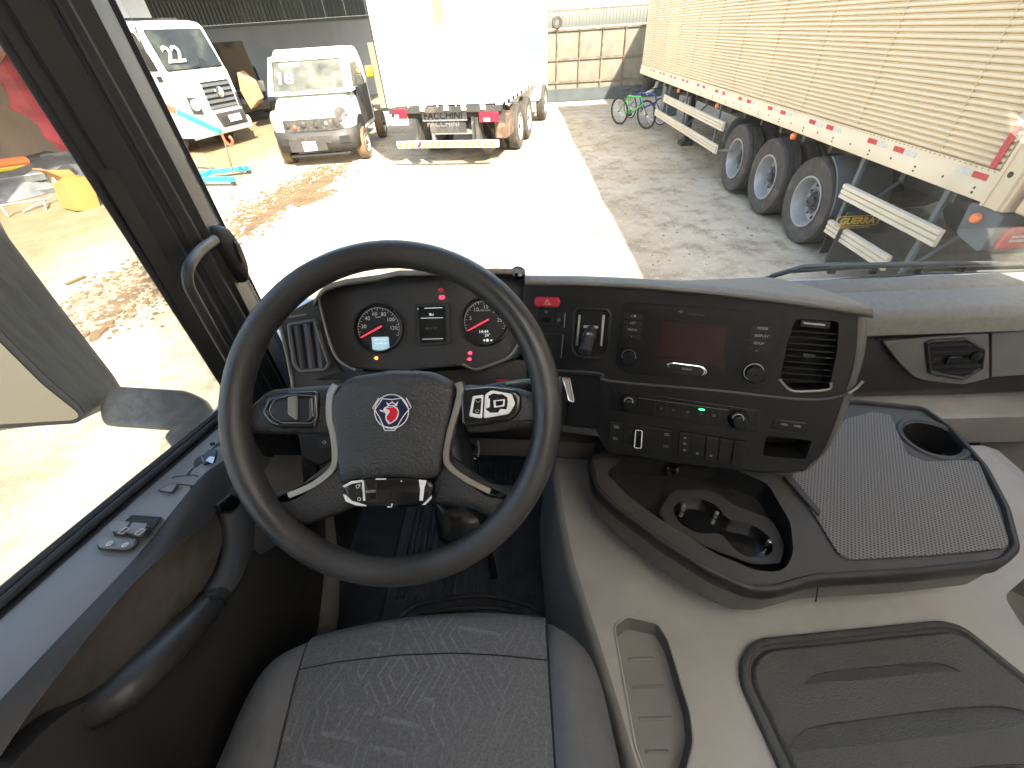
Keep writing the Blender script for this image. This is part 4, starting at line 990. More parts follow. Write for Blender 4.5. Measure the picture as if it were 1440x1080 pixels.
def strip(pts, sp):
    P_ = [at(a, b, Z=0) for a, b in pts]
    def f():
        k = random.randrange(len(P_) - 1); t = random.random(); p = P_[k].lerp(P_[k + 1], t); return p.x + random.gauss(0, sp), p.y + random.gauss(0, sp)
    return f
scatter('rubble', 'stone', 'strip of pale broken stones on the ground beyond the door mirror', strip([(118, 455), (150, 425), (190, 400), (225, 378)], .25), 2600, .010, .045)
scatter('loose_soil', 'dirt', 'scattered brown soil clods across the yard left of the vans', strip([(320, 335), (370, 290), (420, 262), (470, 235)], .30), 1500, .012, .045)
scatter('soil_patch', 'dirt', 'small patch of brown soil clods before the white van', strip([(415, 285), (440, 277), (460, 270)], .14), 500, .01, .035)
scatter('gravel', 'stone', 'sparse loose gravel over the whole yard', lambda: (random.uniform(-9, 3.5), random.uniform(2.5, 18)), 2200, .005, .018)
def dirt_patch(name, pts, label):
    P_ = [at(a, b, Z=0) for a, b in pts]; rows = []
    c = sum(P_, Vector()) / len(P_); q = []
    for p in smooth_path(P_, 6, closed=True): q.append(c + (p - c) * random.uniform(.85, 1.15))
    m = MB(); lev = [(1, -.03), (.85, .004), (.5, .010), (.1, .012)]
    m.rings([[c + (p - c) * k + Vector((0, 0, h)) for p in q] for k, h in lev]); o = m.build(name, 'dirt', kind='stuff'); o['label'] = label; o['category'] = 'soil'
dirt_patch('soil', [(330, 338), (350, 312), (395, 285), (432, 262), (470, 240), (480, 246), (440, 272), (400, 292), (365, 316)], 'thin drift of brown soil before the number 22 truck')
dirt_patch('soil', [(405, 292), (430, 280), (462, 270), (462, 278), (430, 290)], 'small drift of brown soil before the number 18 van')
scatter('brown_clods', 'dirt', 'brown soil clods mixed among the pale broken stones', strip([(112, 462), (150, 430), (195, 396), (228, 374)], .30), 2000, .010, .04)
dirt_patch('soil', [(105, 462), (140, 425), (200, 383), (232, 372), (215, 400), (170, 440), (135, 480)], 'drift of brown soil under the broken stones')
tag(MB().tube([at(92, 400, Z=.02), at(120, 388, Z=.03)], .02, 5).build('stick', 'dirt'), 'short brown stick lying on the sandy ground', 'stick')
# ------------------------------------------------------------------ special interior materials
def seat_material():
    mat('seat_fabric', (.060, .062, .068), .8, bump=.5, bscale=1500, dist=.0006)
    N, L, b = nodes('seat_fabric'); tc = N.new('ShaderNodeTexCoord')
    def rings(rot, sc, mul, stretch, lo):
        mp = N.new('ShaderNodeMapping'); mp.inputs['Rotation'].default_value = (0, 0, radians(rot)); mp.inputs['Scale'].default_value = stretch; L.new(tc.outputs['Object'], mp.inputs[0])
        vo = N.new('ShaderNodeTexVoronoi'); vo.voronoi_dimensions = '2D'; vo.distance = 'CHEBYCHEV'; vo.inputs['Scale'].default_value = sc; vo.inputs['Randomness'].default_value = .9
        L.new(mp.outputs[0], vo.inputs['Vector'])
        mu = N.new('ShaderNodeMath'); mu.operation = 'MULTIPLY'; mu.inputs[1].default_value = mul; L.new(vo.outputs['Distance'], mu.inputs[0])
        fr = N.new('ShaderNodeMath'); fr.operation = 'FRACT'; L.new(mu.outputs[0], fr.inputs[0])
        mr = N.new('ShaderNodeMapRange'); mr.inputs['From Min'].default_value = lo; mr.inputs['From Max'].default_value = lo + .12; L.new(fr.outputs[0], mr.inputs['Value']); return mr.outputs[0]
    r1 = rings(40, 9, 8, (1.25, .8, 1), .74); r2 = rings(4, 8, 9, (1, .45, 1), .76)
    n1 = N.new('ShaderNodeTexNoise'); n1.inputs['Scale'].default_value = 7; L.new(tc.outputs['Object'], n1.inputs['Vector'])
    sel = N.new('ShaderNodeMapRange'); sel.inputs['From Min'].default_value = .47; sel.inputs['From Max'].default_value = .50; L.new(n1.outputs['Fac'], sel.inputs['Value'])
    mxa = N.new('ShaderNodeMix'); L.new(sel.outputs[0], mxa.inputs['Factor']); L.new(r1, mxa.inputs['A']); L.new(r2, mxa.inputs['B'])
    nz = N.new('ShaderNodeTexNoise'); nz.inputs['Scale'].default_value = 6; nz.inputs['Detail'].default_value = 5; L.new(tc.outputs['Object'], nz.inputs['Vector'])
    m2 = N.new('ShaderNodeMapRange'); m2.inputs['From Min'].default_value = .36; m2.inputs['From Max'].default_value = .70; m2.inputs['To Max'].default_value = .5; L.new(nz.outputs['Fac'], m2.inputs['Value'])
    pr = N.new('ShaderNodeMath'); pr.operation = 'MULTIPLY'; L.new(mxa.outputs['Result'], pr.inputs[0]); L.new(m2.outputs[0], pr.inputs[1])
    wv = N.new('ShaderNodeTexNoise'); wv.inputs['Scale'].default_value = 320; wv.inputs['Detail'].default_value = 2; L.new(tc.outputs['Object'], wv.inputs['Vector'])
    wr = N.new('ShaderNodeMapRange'); wr.inputs['From Min'].default_value = .3; wr.inputs['From Max'].default_value = .7; wr.inputs['To Min'].default_value = .78; wr.inputs['To Max'].default_value = 1.22; L.new(wv.outputs['Fac'], wr.inputs['Value'])
    mi = N.new('ShaderNodeMix'); mi.data_type = 'RGBA'; L.new(pr.outputs[0], mi.inputs['Factor']); mi.inputs['A'].default_value = (.092, .094, .10, 1); mi.inputs['B'].default_value = (.21, .22, .235, 1)
    vm = N.new('ShaderNodeVectorMath'); vm.operation = 'SCALE'; L.new(mi.outputs['Result'], vm.inputs[0]); L.new(wr.outputs[0], vm.inputs['Scale'])
    L.new(vm.outputs[0], b.inputs['Base Color'])
seat_material()
def mesh_mat_material():
    mat('tray_mesh', (.10, .095, .09), .45)
    N, L, b = nodes('tray_mesh'); tc = N.new('ShaderNodeTexCoord')
    mp = N.new('ShaderNodeMapping'); mp.inputs['Rotation'].default_value = (0, 0, radians(30)); L.new(tc.outputs['Object'], mp.inputs[0])
    def wave(ax):
        wv = N.new('ShaderNodeTexWave'); wv.bands_direction = ax; wv.inputs['Scale'].default_value = 58; L.new(mp.outputs[0], wv.inputs['Vector']); return wv.outputs['Fac']
    a = N.new('ShaderNodeMath'); a.operation = 'MULTIPLY'; L.new(wave('X'), a.inputs[0]); L.new(wave('Y'), a.inputs[1])
    mr = N.new('ShaderNodeMapRange'); mr.inputs['From Min'].default_value = .2; mr.inputs['From Max'].default_value = .55; L.new(a.outputs[0], mr.inputs['Value'])
    mi = N.new('ShaderNodeMix'); mi.data_type = 'RGBA'; L.new(mr.outputs[0], mi.inputs['Factor']); mi.inputs['A'].default_value = (.15, .142, .132, 1); mi.inputs['B'].default_value = (.022, .021, .02, 1)
    L.new(mi.outputs['Result'], b.inputs['Base Color'])
    bp = N.new('ShaderNodeBump'); bp.invert = True; bp.inputs['Strength'].default_value = .8; bp.inputs['Distance'].default_value = .002; L.new(mr.outputs[0], bp.inputs['Height']); L.new(bp.outputs[0], b.inputs['Normal'])
mesh_mat_material()

def holed(outer, holes, n, depth=None, name='deck', m='rim_dark', parent=None, floor=True, wall_mat=None, floor_mat=None, taper=0.0):
    # a flat panel with openings; each opening gets walls down to its depth and a floor
    n = Vector(n).normalized(); b = bmesh.new(); ed = []
    for lp in [outer] + holes:
        v = [b.verts.new(p) for p in lp]
        for i in range(len(v)): ed.append(b.edges.new((v[i], v[(i + 1) % len(v)])))
    bmesh.ops.triangle_fill(b, use_beauty=True, use_dissolve=False, edges=ed, normal=n)
    for f in b.faces:
        f.normal_update()
        if f.normal.dot(n) < 0: f.normal_flip()
    me = bpy.data.meshes.new(name); b.to_mesh(me); b.free(); o = link(name, me, m, parent)
    for lp, d in zip(holes, depth or []):
        c = sum((Vector(p) for p in lp), Vector()) / len(lp)
        low = [c + (Vector(p) - c) * (1 - taper) - n * d for p in lp]
        MB().rings([lp, low], cap0=False, cap1=False).build('well_wall', wall_mat or m, o)
        if floor: MB().rings([low, [c - n * d + (p - c + n * d) * .02 for p in low]], cap0=False).build('well_floor', floor_mat or wall_mat or m, o)
    return o

# ------------------------------------------------------------------ cab shell around us
FL = 1.25
struct(MB().box((-.76, -1.0, FL - .05), (1.62, 1.18, FL)).build('cab_floor', 'rubber'))
rf = MB(); rf.box((-.80, -1.05, 3.05), (1.66, -.90, 3.12)); rf.box((-.80, .15, 3.05), (1.66, 1.0, 3.12)); rf.box((-.80, -.899, 3.05), (.10, .149, 3.12)); rf.box((1.45, -.899, 3.05), (1.66, .149, 3.12))
struct(rf.build('cab_roof', 'cab_lining'))
tag(MB().box((.102, -.897, 3.09), (1.448, .147, 3.093)).build('roof_hatch', 'fill_hatch_acrylic'), 'unseen milky translucent roof hatch added to fill the cab with light', 'hatch')  # added out of view so diffused sunlight fills the cab
struct(MB().box((-.80, -1.05, FL), (1.66, -.95, 3.05)).build('cab_rear_wall', 'cab_lining'))
rw = MB(); rw.box((1.58, -.949, FL), (1.66, 1.1, 1.95)); rw.box((1.58, -.949, 1.951), (1.66, .46, 3.049)); rw.box((1.58, .461, 2.75), (1.66, .95, 3.049)); rw.box((1.58, .88, 1.951), (1.66, 1.1, 2.749))
struct(rw.build('cab_right_wall', 'cab_lining'))
lw = MB(); lw.box((-.80, -.949, FL), (-.74, -.15, 3.049)); lw.box((-.80, -.149, 2.85), (-.74, 1.0, 3.049)); lw.box((-.80, -.149, .6), (-.76, 1.16, 1.75))
struct(lw.build('cab_left_wall', 'cab_lining'))
fw = MB(); fw.box((-.80, 1.13, .6), (1.66, 1.2, 1.82)); fw.box((-.8, .93, 2.92), (1.66, 1.0, 3.049))
struct(fw.build('cab_front_wall', 'cab_steel'))

# windshield
ws = MB(); ws.prism([(-.74, 1.135, 1.80), (1.6, 1.135, 1.80), (1.55, .945, 2.95), (-.70, .945, 2.95)], (0, .005, .001))
tag(ws.build('windshield', 'windshield_glass', smooth=False), 'large clear windshield in front of the dashboard', 'windshield')

# ------------------------------------------------------------------ windscreen pillar on the left with grab handle
pi_ = thing('windshield_pillar', 'thick dark pillar trim between the door window and the windshield', 'pillar', (-.7, .95, 1.9))
def pline(p, q, X, n=12, y0=-140, y1=640):
    out = []
    for i in range(n):
        y = y0 + (y1 - y0) * i / (n - 1); x = p[0] + (q[0] - p[0]) * (y - p[1]) / (q[1] - p[1]); out.append(at(x, y, X=X))
    return out
Lw = pline((0, 57), (193, 360), -.705); La = pline((4, 40), (205, 358), -.695)
Lb = pline((28, 0), (228, 352), -.675); Lc = pline((60, 0), (255, 350), -.665); Lc2 = pline((64, 0), (259, 349), -.672)
Ld = pline((95, 0), (287, 345), -.66); Ld2 = pline((99, 0), (290, 344), -.675)
Le = pline((128, 0), (297, 333), -.665); Lf = pline((149, 0), (316, 335), -.70); Lg = pline((152, 0), (318, 335), -.735)
def strips(rows, nm, m, **k): return MB().sheet(rows).build(nm, m, pi_, **k)
strips([Lw, La], 'window_seal', 'rubber', solid=.012, bevel=.003)
sl0 = pline((6, 18), (206, 352), -.70); 
strips([[p + Vector((-.004, 0, 0)) for p in La], Lb, Lc], 'door_frame_trim', 'pillar_dark')
strips([Lc, Lc2, Ld], 'pillar_panel', 'pillar_dark'); strips([Ld, Ld2, Le, Lf, Lg], 'pillar_trim', 'pillar_trim')
sl = pline((13, 18), (150, 240), -.682, n=6, y0=-140, y1=236); sr = pline((20, 18), (157, 240), -.682, n=6, y0=-140, y1=236)
strips([sl, sr], 'seal_slot', 'seam')
strips([pline((30, 60), (165, 290), -.678, 5, 240, 640), pline((56, 60), (188, 285), -.670, 5, 240, 640)], 'frame_cover', 'pillar_trim')
ridge = pline((77, 0), (271, 348), -.658); MB().tube(ridge, .0035, 5).build('ridge', 'pillar_trim', pi_)
MB().tube([p + Vector((0, 0, 0)) for p in Lg], .012, 6).build('windshield_gasket', 'rubber', pi_)
gh = smooth_path([at(302, 338, X=-.655), at(282, 352, X=-.625), at(266, 374, X=-.60), at(265, 400, X=-.598), at(280, 430, X=-.60), at(305, 475, X=-.605), at(326, 512, X=-.62), at(334, 532, X=-.66)], 5)
MB().tube(gh, [.0115] + [.0105] * (len(gh) - 2) + [.010], 12, flat=.8).build('grab_handle', 'grain_plastic', pi_)
mnt = [at(a, b, X=-.668) for a, b in ((293, 318), (312, 314), (332, 345), (345, 380), (346, 402), (330, 388), (305, 350))]
MB().pillow(rnd(mnt, .02), (1, 0, .0), [(1.0, -.03), (1.0, .0), (.9, .014), (.6, .02)]).build('handle_mount', 'pillar_trim', pi_, sub=1)
MB().pillow(rnd([at(a, b, X=-.655) for a, b in ((324, 338), (331, 340), (340, 362), (337, 371), (330, 358))], .006), (1, -.3, 0), [(1, 0), (1, .008), (.8, .011)]).build('mount_cap', 'black_plastic', pi_)

# ------------------------------------------------------------------ door on the driver's side
dr = thing('driver_door', 'black cab door on the left with switches along its sill', 'door', (-.62, .3, FL))
A = [at(a, b, X=-.64) for a, b in ((345, 568), (312, 598), (200, 695), (100, 783), (0, 872), (-70, 930), (-160, 1000))]
Bp = [at(a, b, X=-.545) for a, b in ((338, 628), (318, 645), (285, 668), (240, 722), (185, 790), (75, 905), (0, 985), (-70, 1055))]
Cp = [at(a, b, X=-.522) for a, b in ((336, 672), (322, 690), (290, 738), (249, 764), (178, 831), (95, 933), (40, 1005), (-10, 1080))]
Ep = [(342, 760), (330, 800), (300, 842), (240, 900), (170, 965), (105, 995), (50, 1040), (10, 1090)]
NR = 26
A = resample(smooth_path(A, 6), NR); Bp = resample(smooth_path(Bp, 6), NR); Cp = resample(smooth_path(Cp, 6), NR)
E1 = resample(smooth_path([at(a, b, X=-.60) for a, b in Ep], 6), NR); E2 = resample(smooth_path([at(a, b, X=-.505) for a, b in Ep], 6), NR)
dn = Vector((0, 0, -1))
MB().sheet([[p + dn * .03 for p in A], A, [a.lerp(b, .5) + Vector((0, 0, .003)) for a, b in zip(A, Bp)], [a.lerp(b, .93) + Vector((0, 0, .001)) for a, b in zip(A, Bp)], Bp]).build('sill_panel', 'sill_plastic', dr, ang=70)
MB().sheet([Bp, [b.lerp(c, .12) + Vector((.006, 0, -.002)) for b, c in zip(Bp, Cp)], [b.lerp(c, .6) + Vector((.004, 0, 0)) for b, c in zip(Bp, Cp)], [b.lerp(c, .93) for b, c in zip(Bp, Cp)], Cp, [c + Vector((-.012, 0, -.006)) for c in Cp]]).build('upper_panel', 'grain_plastic', dr, ang=80)
MB().sheet([[c + Vector((-.012, 0, -.006)) for c in Cp], [c.lerp(e, .35) + Vector((-.065, 0, -.0)) for c, e in zip(Cp, E1)], [e + Vector((-.01, 0, 0)) for e in E1], [e + Vector((.0, 0, -.03)) for e in E1]]).build('pocket_lining', 'pocket_felt', dr, ang=80)
Fb = [Vector((-.555, .80 - 1.25 * i / (NR - 1), FL + .03)) for i in range(NR)]
MB().sheet([[e + Vector((-.05, 0, -.02)) for e in E2], [e + Vector((-.012, 0, -.008)) for e in E2], E2, [e + Vector((.008, 0, -.05)) for e in E2], [e.lerp(f, .45) + Vector((.02, 0, 0)) for e, f in zip(E2, Fb)], Fb]).build('lower_panel', 'door_dark', dr, ang=80)
for off, r in ((.004, .006), (-.012, .009)): MB().tube([p + Vector((-.02 + off, 0, .006 - abs(off) * .2)) for p in A], r, 8).build('window_seal', 'rubber', dr)
MB().prism([(-.70, -.149, 1.6), (-.70, .99, 1.6), (-.70, .95, 2.84), (-.70, -.149, 2.84)], (-.004, 0, 0)).build('window_pane', 'door_glass', dr, smooth=False)
MB().sheet([[p + Vector((-.105, 0, -.06)) for p in A], [p + Vector((-.03, 0, -.004)) for p in A], A]).build('outer_sill', 'rubber', dr)
arm = smooth_path([at(a, b, X=x) for a, b, x in ((308, 836, -.492), (285, 862, -.482), (240, 908, -.480), (195, 953, -.482), (160, 982, -.492), (120, 1008, -.515), (80, 1030, -.53))], 6)
MB().tube(arm, [.012 + .011 * sin(pi * min(1, (i + 3) / (len(arm) + 2))) for i in range(len(arm))], 14, flat=1.1).build('armrest', 'door_dark', dr)
pull = smooth_path([at(a, b, X=x) for a, b, x in ((322, 700, -.53), (334, 730, -.512), (335, 770, -.498), (324, 806, -.49), (304, 838, -.49))], 6)
MB().tube(pull, [.030 - .012 * i / (len(pull) - 1) for i in range(len(pull))], 16, flat=.55, up=(0, 1, 0)).build('pull_handle', 'grain_plastic', dr)
MB().tube(smooth_path([at(a, b, X=-.470) for a, b in ((296, 840), (308, 842), (316, 850))], 4), .0035, 6).build('handle_joint', 'seam', dr)
lev = [at(a, b, X=-.515) for a, b in ((300, 712), (322, 694), (340, 700), (345, 716), (325, 724), (308, 722))]
MB().pillow(rnd(lev, .006), (.6, -.3, .7), [(1, -.012), (1, .004), (.85, .011), (.4, .014)]).build('door_lever', 'gloss_black', dr, sub=1)
# sill switches, seated on the real sill surface
from mathutils.bvhtree import BVHTree
_sm = bpy.data.objects['sill_panel'].data
_bv = BVHTree.FromPolygons([v.co for v in _sm.vertices], [p.vertices for p in _sm.polygons])
def on_sill(x, y):
    h = _bv.ray_cast(CAM, ray(x, y).normalized())[0]
    return h if h is not None else SP0.p(x, y)
SP0 = plane3(at(312, 598, X=-.64), at(20, 855, X=-.64), at(215, 755, X=-.548))
def local_plane(pts):
    h = [on_sill(*p) for p in pts]; n_ = len(h); return plane3(h[0], h[n_ // 3 or 1], h[(2 * n_) // 3])
SP = local_plane([(270, 655), (205, 735), (160, 765)])
def sill(pts, h, nm, m, r=.003, par=None, off=.003, bevel=.0015):
    pl = local_plane(pts)
    o = plate(pl, pts, h, nm, m, par or dr, r, off - .0015, bevel)
    MB().tube(rnd(pp(pl, pts, off - .0015 + h * .8), r), .0011, 4, closed=True).build('gap_line', 'seam', o)
    return o
sill([(262, 668), (308, 622), (322, 652), (290, 664)], .0012, 'mirror_switch_plate', 'grain_plastic', .004)
SK = local_plane([(276, 652), (306, 632), (300, 660)])
kb = MB(); kc = SK.p(293, 652, .001); kb.lathe(kc, SK.n, [(.021, 0), (.021, .004), (.018, .006), (.001, .006)], 24).build('knob_ring', 'grain_plastic', dr)
kn = plate(SK, [(283, 650), (293, 640), (307, 641), (303, 657), (287, 660)], .016, 'mirror_knob', 'gloss_black', dr, .003, .006, .002)
plate(SK, [(289, 648), (295, 642), (302, 643), (299, 652)], .0006, 'knob_mark', 'satin_metal', kn, .001, .0222, 0)
MB().lathe(SK.p(299, 625, .002), SK.n, [(.004, 0), (.004, .002), (.001, .002)], 10).build('sill_button', 'gloss_black', dr)
for pts in ([(246, 670), (275, 668), (283, 674), (276, 682), (236, 679)], [(238, 681), (251, 681), (243, 693), (222, 690)], [(252, 681), (271, 683), (263, 694), (244, 693)]):
    sill(pts, .0028, 'blank_switch', 'sill_plastic', .003); 
sill([(186, 725), (227, 728), (208, 753), (160, 752), (172, 737)], .0010, 'switch_recess', 'seam', .002, off=.0035)
for pts, ic, sgn in (([(158, 745), (172, 737), (188, 740), (178, 753), (162, 753)], (174, 746), 1), ([(182, 753), (191, 740), (212, 742), (205, 756), (186, 756)], (197, 748), 1)):
    s_ = sill(pts, .009, 'window_switch', 'sill_plastic', .002, off=.0045)
    c = rect_c(SP, ic[0], ic[1], .010, .008, .0138, rot=-.4); MB().tube(c, .0007, 4, closed=True).build('window_icon', 'print_white', s_)
s_ = sill([(137, 764), (150, 756), (196, 759), (190, 770), (180, 775), (140, 773)], .005, 'lock_switch', 'sill_plastic', .004, off=.0045)
for (x, y) in ((154, 764), (176, 766)):
    MB().tube(circ(SP, x, y, .0035, 12, .0098), .0007, 4, closed=True).build('lock_icon', 'print_white', s_)
    MB().tube([SP.p(x - 4, y + 2, .0098), SP.p(x + 5, y - 3, .0098)], .0007, 4).build('lock_icon', 'print_white', s_)
MB().tube([SP.p(a, b, .003) for a, b in ((291, 664), (262, 699), (222, 748), (196, 780))], .0009, 4).build('sill_seam', 'seam', dr)

# ------------------------------------------------------------------ door mirror outside
mi_ = thing('door_mirror', 'grey-brown streaked door mirror outside the driver window', 'mirror', (-1.0, .75, 1.8))
mp_ = Pl(at(60, 530, X=-1.02), Vector((.28, -1, .10)))
gl = [(-160, 470), (-60, 350), (0, 462), (60, 523), (113, 570), (122, 584), (110, 594), (0, 601), (-120, 612)]
bkl = [(-180, 290), (-60, 205), (0, 318), (78, 422), (160, 528), (172, 548), (150, 575), (0, 606), (-120, 618)]
fr_l = rnd(pp(mp_, gl), .010); bk_l = rnd(pp(mp_, bkl, -.13), .010)
cm = sum(bk_l, Vector()) / len(bk_l)
MB().rings([fr_l, [p.lerp(q, .06) + (q - p).normalized() * .0 for p, q in zip(fr_l, bk_l)], [p.lerp(q, .9) for p, q in zip(fr_l, bk_l)], bk_l, [p + (cm - p) * .25 - mp_.n * .03 for p in bk_l]]).build('housing', 'mirror_shell', mi_, ang=50)
MB().prism(rnd(pp(mp_, gl, .0005), .012), mp_.n * .004).build('bezel', 'rubber', mi_)
gl2 = [(-60, 362), (0, 480), (60, 540), (108, 578), (112, 585), (104, 590), (0, 596), (-115, 607), (-145, 490)]
MB().prism(rnd(pp(mp_, gl2, .005), .01), mp_.n * .002).build('mirror_glass', 'mirror_face', mi_)
pa = plane3(at(160, 570, X=-.97), at(300, 575, X=-.80), at(200, 590, X=-.90))
arm_t = [at(a, b, X=x) for a, b, x in ((135, 572, -1.01), (150, 540, -1.0), (262, 547, -.86), (290, 560, -.83), (304, 585, -.80), (290, 600, -.80), (232, 602, -.86), (140, 596, -1.0))]
MB().pillow(rnd(arm_t, .015), (.2, -.35, .9), [(.97, -.03), (1, -.012), (.96, 0), (.7, .006)]).build('mirror_arm', 'mirror_shell', mi_, sub=1)
arm_b = [at(a, b, X=x) for a, b, x in ((225, 612, -.87), (245, 592, -.85), (300, 592, -.79), (306, 602, -.78), (240, 632, -.84))]
MB().pillow(rnd(arm_b, .01), (.2, -.35, .9), [(.9, -.05), (1, -.02), (.95, -.004), (.6, 0)]).build('arm_foot', 'mirror_shell', mi_, sub=1)

# ------------------------------------------------------------------ driver seat
stt = thing('driver_seat', 'dark grey fabric driver seat with patterned centre panel', 'seat', (-.18, -.1, FL))
SZ = 1.72
def seat_loft(px_front, xs, nm, m, crown=.012, drop=.0):
    pass
def sx_at(y):  # seams and edges run back almost straight
    return y
fl_px = [(427, 905), (480, 893), (560, 880), (640, 874), (700, 872), (768, 877)]
ft = [at(a, b, Z=SZ) for a, b in fl_px]
bl, br = at(385, 1080, Z=SZ), at(781, 1080, Z=SZ)
def back(p, p2, Y): t = (Y - p.y) / (p2.y - p.y); return p + (p2 - p) * t
m_ = 16; ft = resample(smooth_path(ft, 6), m_)
rows = []
ys_ = [.0, .05, .10, .2, .3, .45, .62]
backL = back(ft[0], bl, -.42); backR = back(ft[-1], br, -.42)
for t in [0, .04, .10, .2, .4, .6, .8, 1]:
    r = []
    for i, p in enumerate(ft):
        s = i / (m_ - 1); e = backL.lerp(backR, s); q = p.lerp(e, t); q.z = SZ + .010 * sin(pi * s) - .012 * t + .010 * min(t / .1, 1) - .01; r.append(q)
    rows.append(r)
def roll(r0):
    out = []
    for (dy, dz) in ((.012, -.10), (.028, -.05), (.022, -.018), (.010, -.005)): out.append([p + Vector((0, dy, dz)) for p in r0])
    return out
MB().sheet(roll(rows[0]) + rows).build('seat_cushion', 'seat_fabric', stt, sub=1, ang=80)
def bolster(inner, outer_px, nm):
    out = resample(smooth_path([at(a, b, Z=SZ - .015) for a, b in outer_px], 6), len(inner))
    rw_ = []
    for t, h, d in ((0, 0, 0), (.15, .012, 0), (.4, .020, 0), (.7, .013, 0), (.9, -.005, 0), (1, -.03, 0), (1.03, -.10, 0)):
        rw_.append([p.lerp(q, t) + Vector((0, 0, h * (1 if i > 1 else .3))) for i, (p, q) in enumerate(zip(inner, out))])
    return MB().sheet(rw_).build(nm, 'seat_side', stt, sub=1, ang=80)
Li = resample([rows[0][0] + Vector((0, .028, -.05)), rows[0][0] + Vector((0, .012, -.01))] + [r[0] for r in rows], 14)
Ri = resample([rows[0][-1] + Vector((0, .028, -.05)), rows[0][-1] + Vector((0, .012, -.01))] + [r[-1] for r in rows], 14)
bolster(Li, [(420, 912), (372, 926), (335, 975), (305, 1040), (285, 1080), (190, 1300), (120, 1500)], 'side_bolster')
bolster(Ri, [(772, 882), (815, 893), (842, 925), (862, 1000), (880, 1080), (925, 1300), (960, 1500)], 'side_bolster')
MB().tube(Li, .0018, 5).build('seam_piping', 'seam', stt); MB().tube(Ri, .0018, 5).build('seam_piping', 'seam', stt)
MB().tube([p + Vector((0, 0, .0115)) for p in [at(a, b, Z=SZ - .004) for a, b in ((424, 945), (480, 934), (560, 925), (640, 922), (700, 925), (770, 932))]], .0009, 4).build('cross_seam', 'seam', stt)
MB().box((-.42, -.40, FL + .12), (.06, .18, 1.66)).build('seat_base', 'black_plastic', stt, bevel=.03)
MB().box((-.42, -.62, 1.70), (.06, -.46, 2.40)).build('backrest', 'seat_side', stt, bevel=.05, seg=3)

# ------------------------------------------------------------------ floor mat and pedals
fm = thing('floor_mat', 'black ribbed rubber floor mat in the driver footwell', 'floor mat', (-.15, .7, FL))
FMZ = FL + .012
MB().box((-.42, .25, FL + .002), (.06, .98, FMZ)).build('mat_base', 'mat_rubber', fm, bevel=.004)
mm_ = MB()
for k in range(25):
    x = -.39 + k * .0175; mm_.box((x, .50, FMZ - .001), (x + .008, .95, FMZ + .006))
mm_.build('ribs', 'mat_rubber', fm, kind='stuff', bevel=.0015)
for off in (0, .03):
    MB().tube(smooth_path([(-.40, .37 + off, FMZ), (-.33, .45 + off, FMZ + .004), (-.15, .475 + off, FMZ + .006), (-.02, .45 + off, FMZ + .004), (.04, .40 + off, FMZ)], 6), .007, 6).build('ridge', 'mat_rubber', fm)
pd = thing('accelerator_pedal', 'black accelerator pedal above the ribbed floor mat', 'pedal', (-.04, .75, FL))
pl_ = [at(683, 772, Z=1.34), at(693, 775, Z=1.34), at(700, 815, Z=1.29), at(690, 815, Z=1.29)]
MB().prism(pl_, (0, .01, .012)).build('pedal_plate', 'gloss_black', pd, bevel=.003)
MB().tube([at(688, 775, Z=1.35), at(660, 720, Z=1.45)], .008, 6).build('pedal_arm', 'black_plastic', pd)
pb = thing('brake_pedal', 'wide black brake pedal under the steering column', 'pedal', (-.12, .8, FL))
MB().prism(rnd([at(a, b, Y=.80) for a, b in ((600, 740), (650, 735), (665, 765), (615, 775))], .01), (0, .015, -.01)).build('pedal_plate', 'rubber', pb, bevel=.004)
MB().tube([at(630, 745, Y=.81), (-.12, .98, 1.7)], .012, 6).build('pedal_arm', 'black_plastic', pb)
# ------------------------------------------------------------------ engine tunnel, pocket and lid
TZ = 1.60
tn = thing('engine_tunnel', 'light grey plastic engine tunnel cover beside the driver seat', 'console', (.6, .3, FL))
edge = resample(smooth_path([at(a, b, Z=TZ) for a, b in ((776, 640), (783, 700), (797, 780), (818, 850), (848, 950), (880, 1060), (905, 1150), (960, 1400))], 5), 20)
foot = [Vector((p.x - .035 - .02 * (i / 19), p.y, FL + .01)) for i, p in enumerate(edge)]
xr = 1.12
top_l = [p + Vector((.012, 0, 0)) for p in edge]
MB().sheet([foot, [p.lerp(q, .5) + Vector((-.006, 0, 0)) for p, q in zip(foot, edge)], [p + Vector((-.004, 0, -.03)) for p in edge], [p + Vector((.001, 0, -.008)) for p in edge], top_l]).build('tunnel_side', 'tunnel_plastic', tn, ang=80)
poc = rnd([at(a, b, Z=TZ) for a, b in ((863, 880), (882, 866), (925, 876), (940, 900), (972, 1005), (976, 1045), (960, 1110), (915, 1110), (893, 1050))], .008)
pc2 = rnd([at(a, b, Z=TZ) for a, b in ((1412, 838), (1450, 805), (1500, 830), (1490, 880), (1440, 885))], .015)
outer = top_l + [Vector((xr, top_l[-1].y, TZ)), Vector((xr, top_l[0].y, TZ))]
tp = holed(outer, [poc, pc2], (0, 0, 1), [.030, .06], 'tunnel_top', 'tunnel_plastic', tn, wall_mat='skirt_plastic', floor_mat='pocket_floor', taper=.10)
tp['label'] = 'flat tunnel top with a long ribbed pocket'
MB().prism([(xr, top_l[-1].y, TZ), (xr + .05, top_l[-1].y, TZ - .02), (xr + .09, top_l[-1].y, FL), (xr, top_l[-1].y, FL)], (0, top_l[0].y - top_l[-1].y, 0)).build('tunnel_side', 'tunnel_plastic', tn)
for (a, b) in (((884, 928), (920, 926)), ((890, 967), (934, 964)), ((898, 1011), (945, 1009)), ((908, 1057), (940, 1056))):
    MB().tube([at(*a, Z=TZ - .0285), at(*b, Z=TZ - .0285)], .0022, 6).build('pocket_rib', 'pocket_floor', tn)
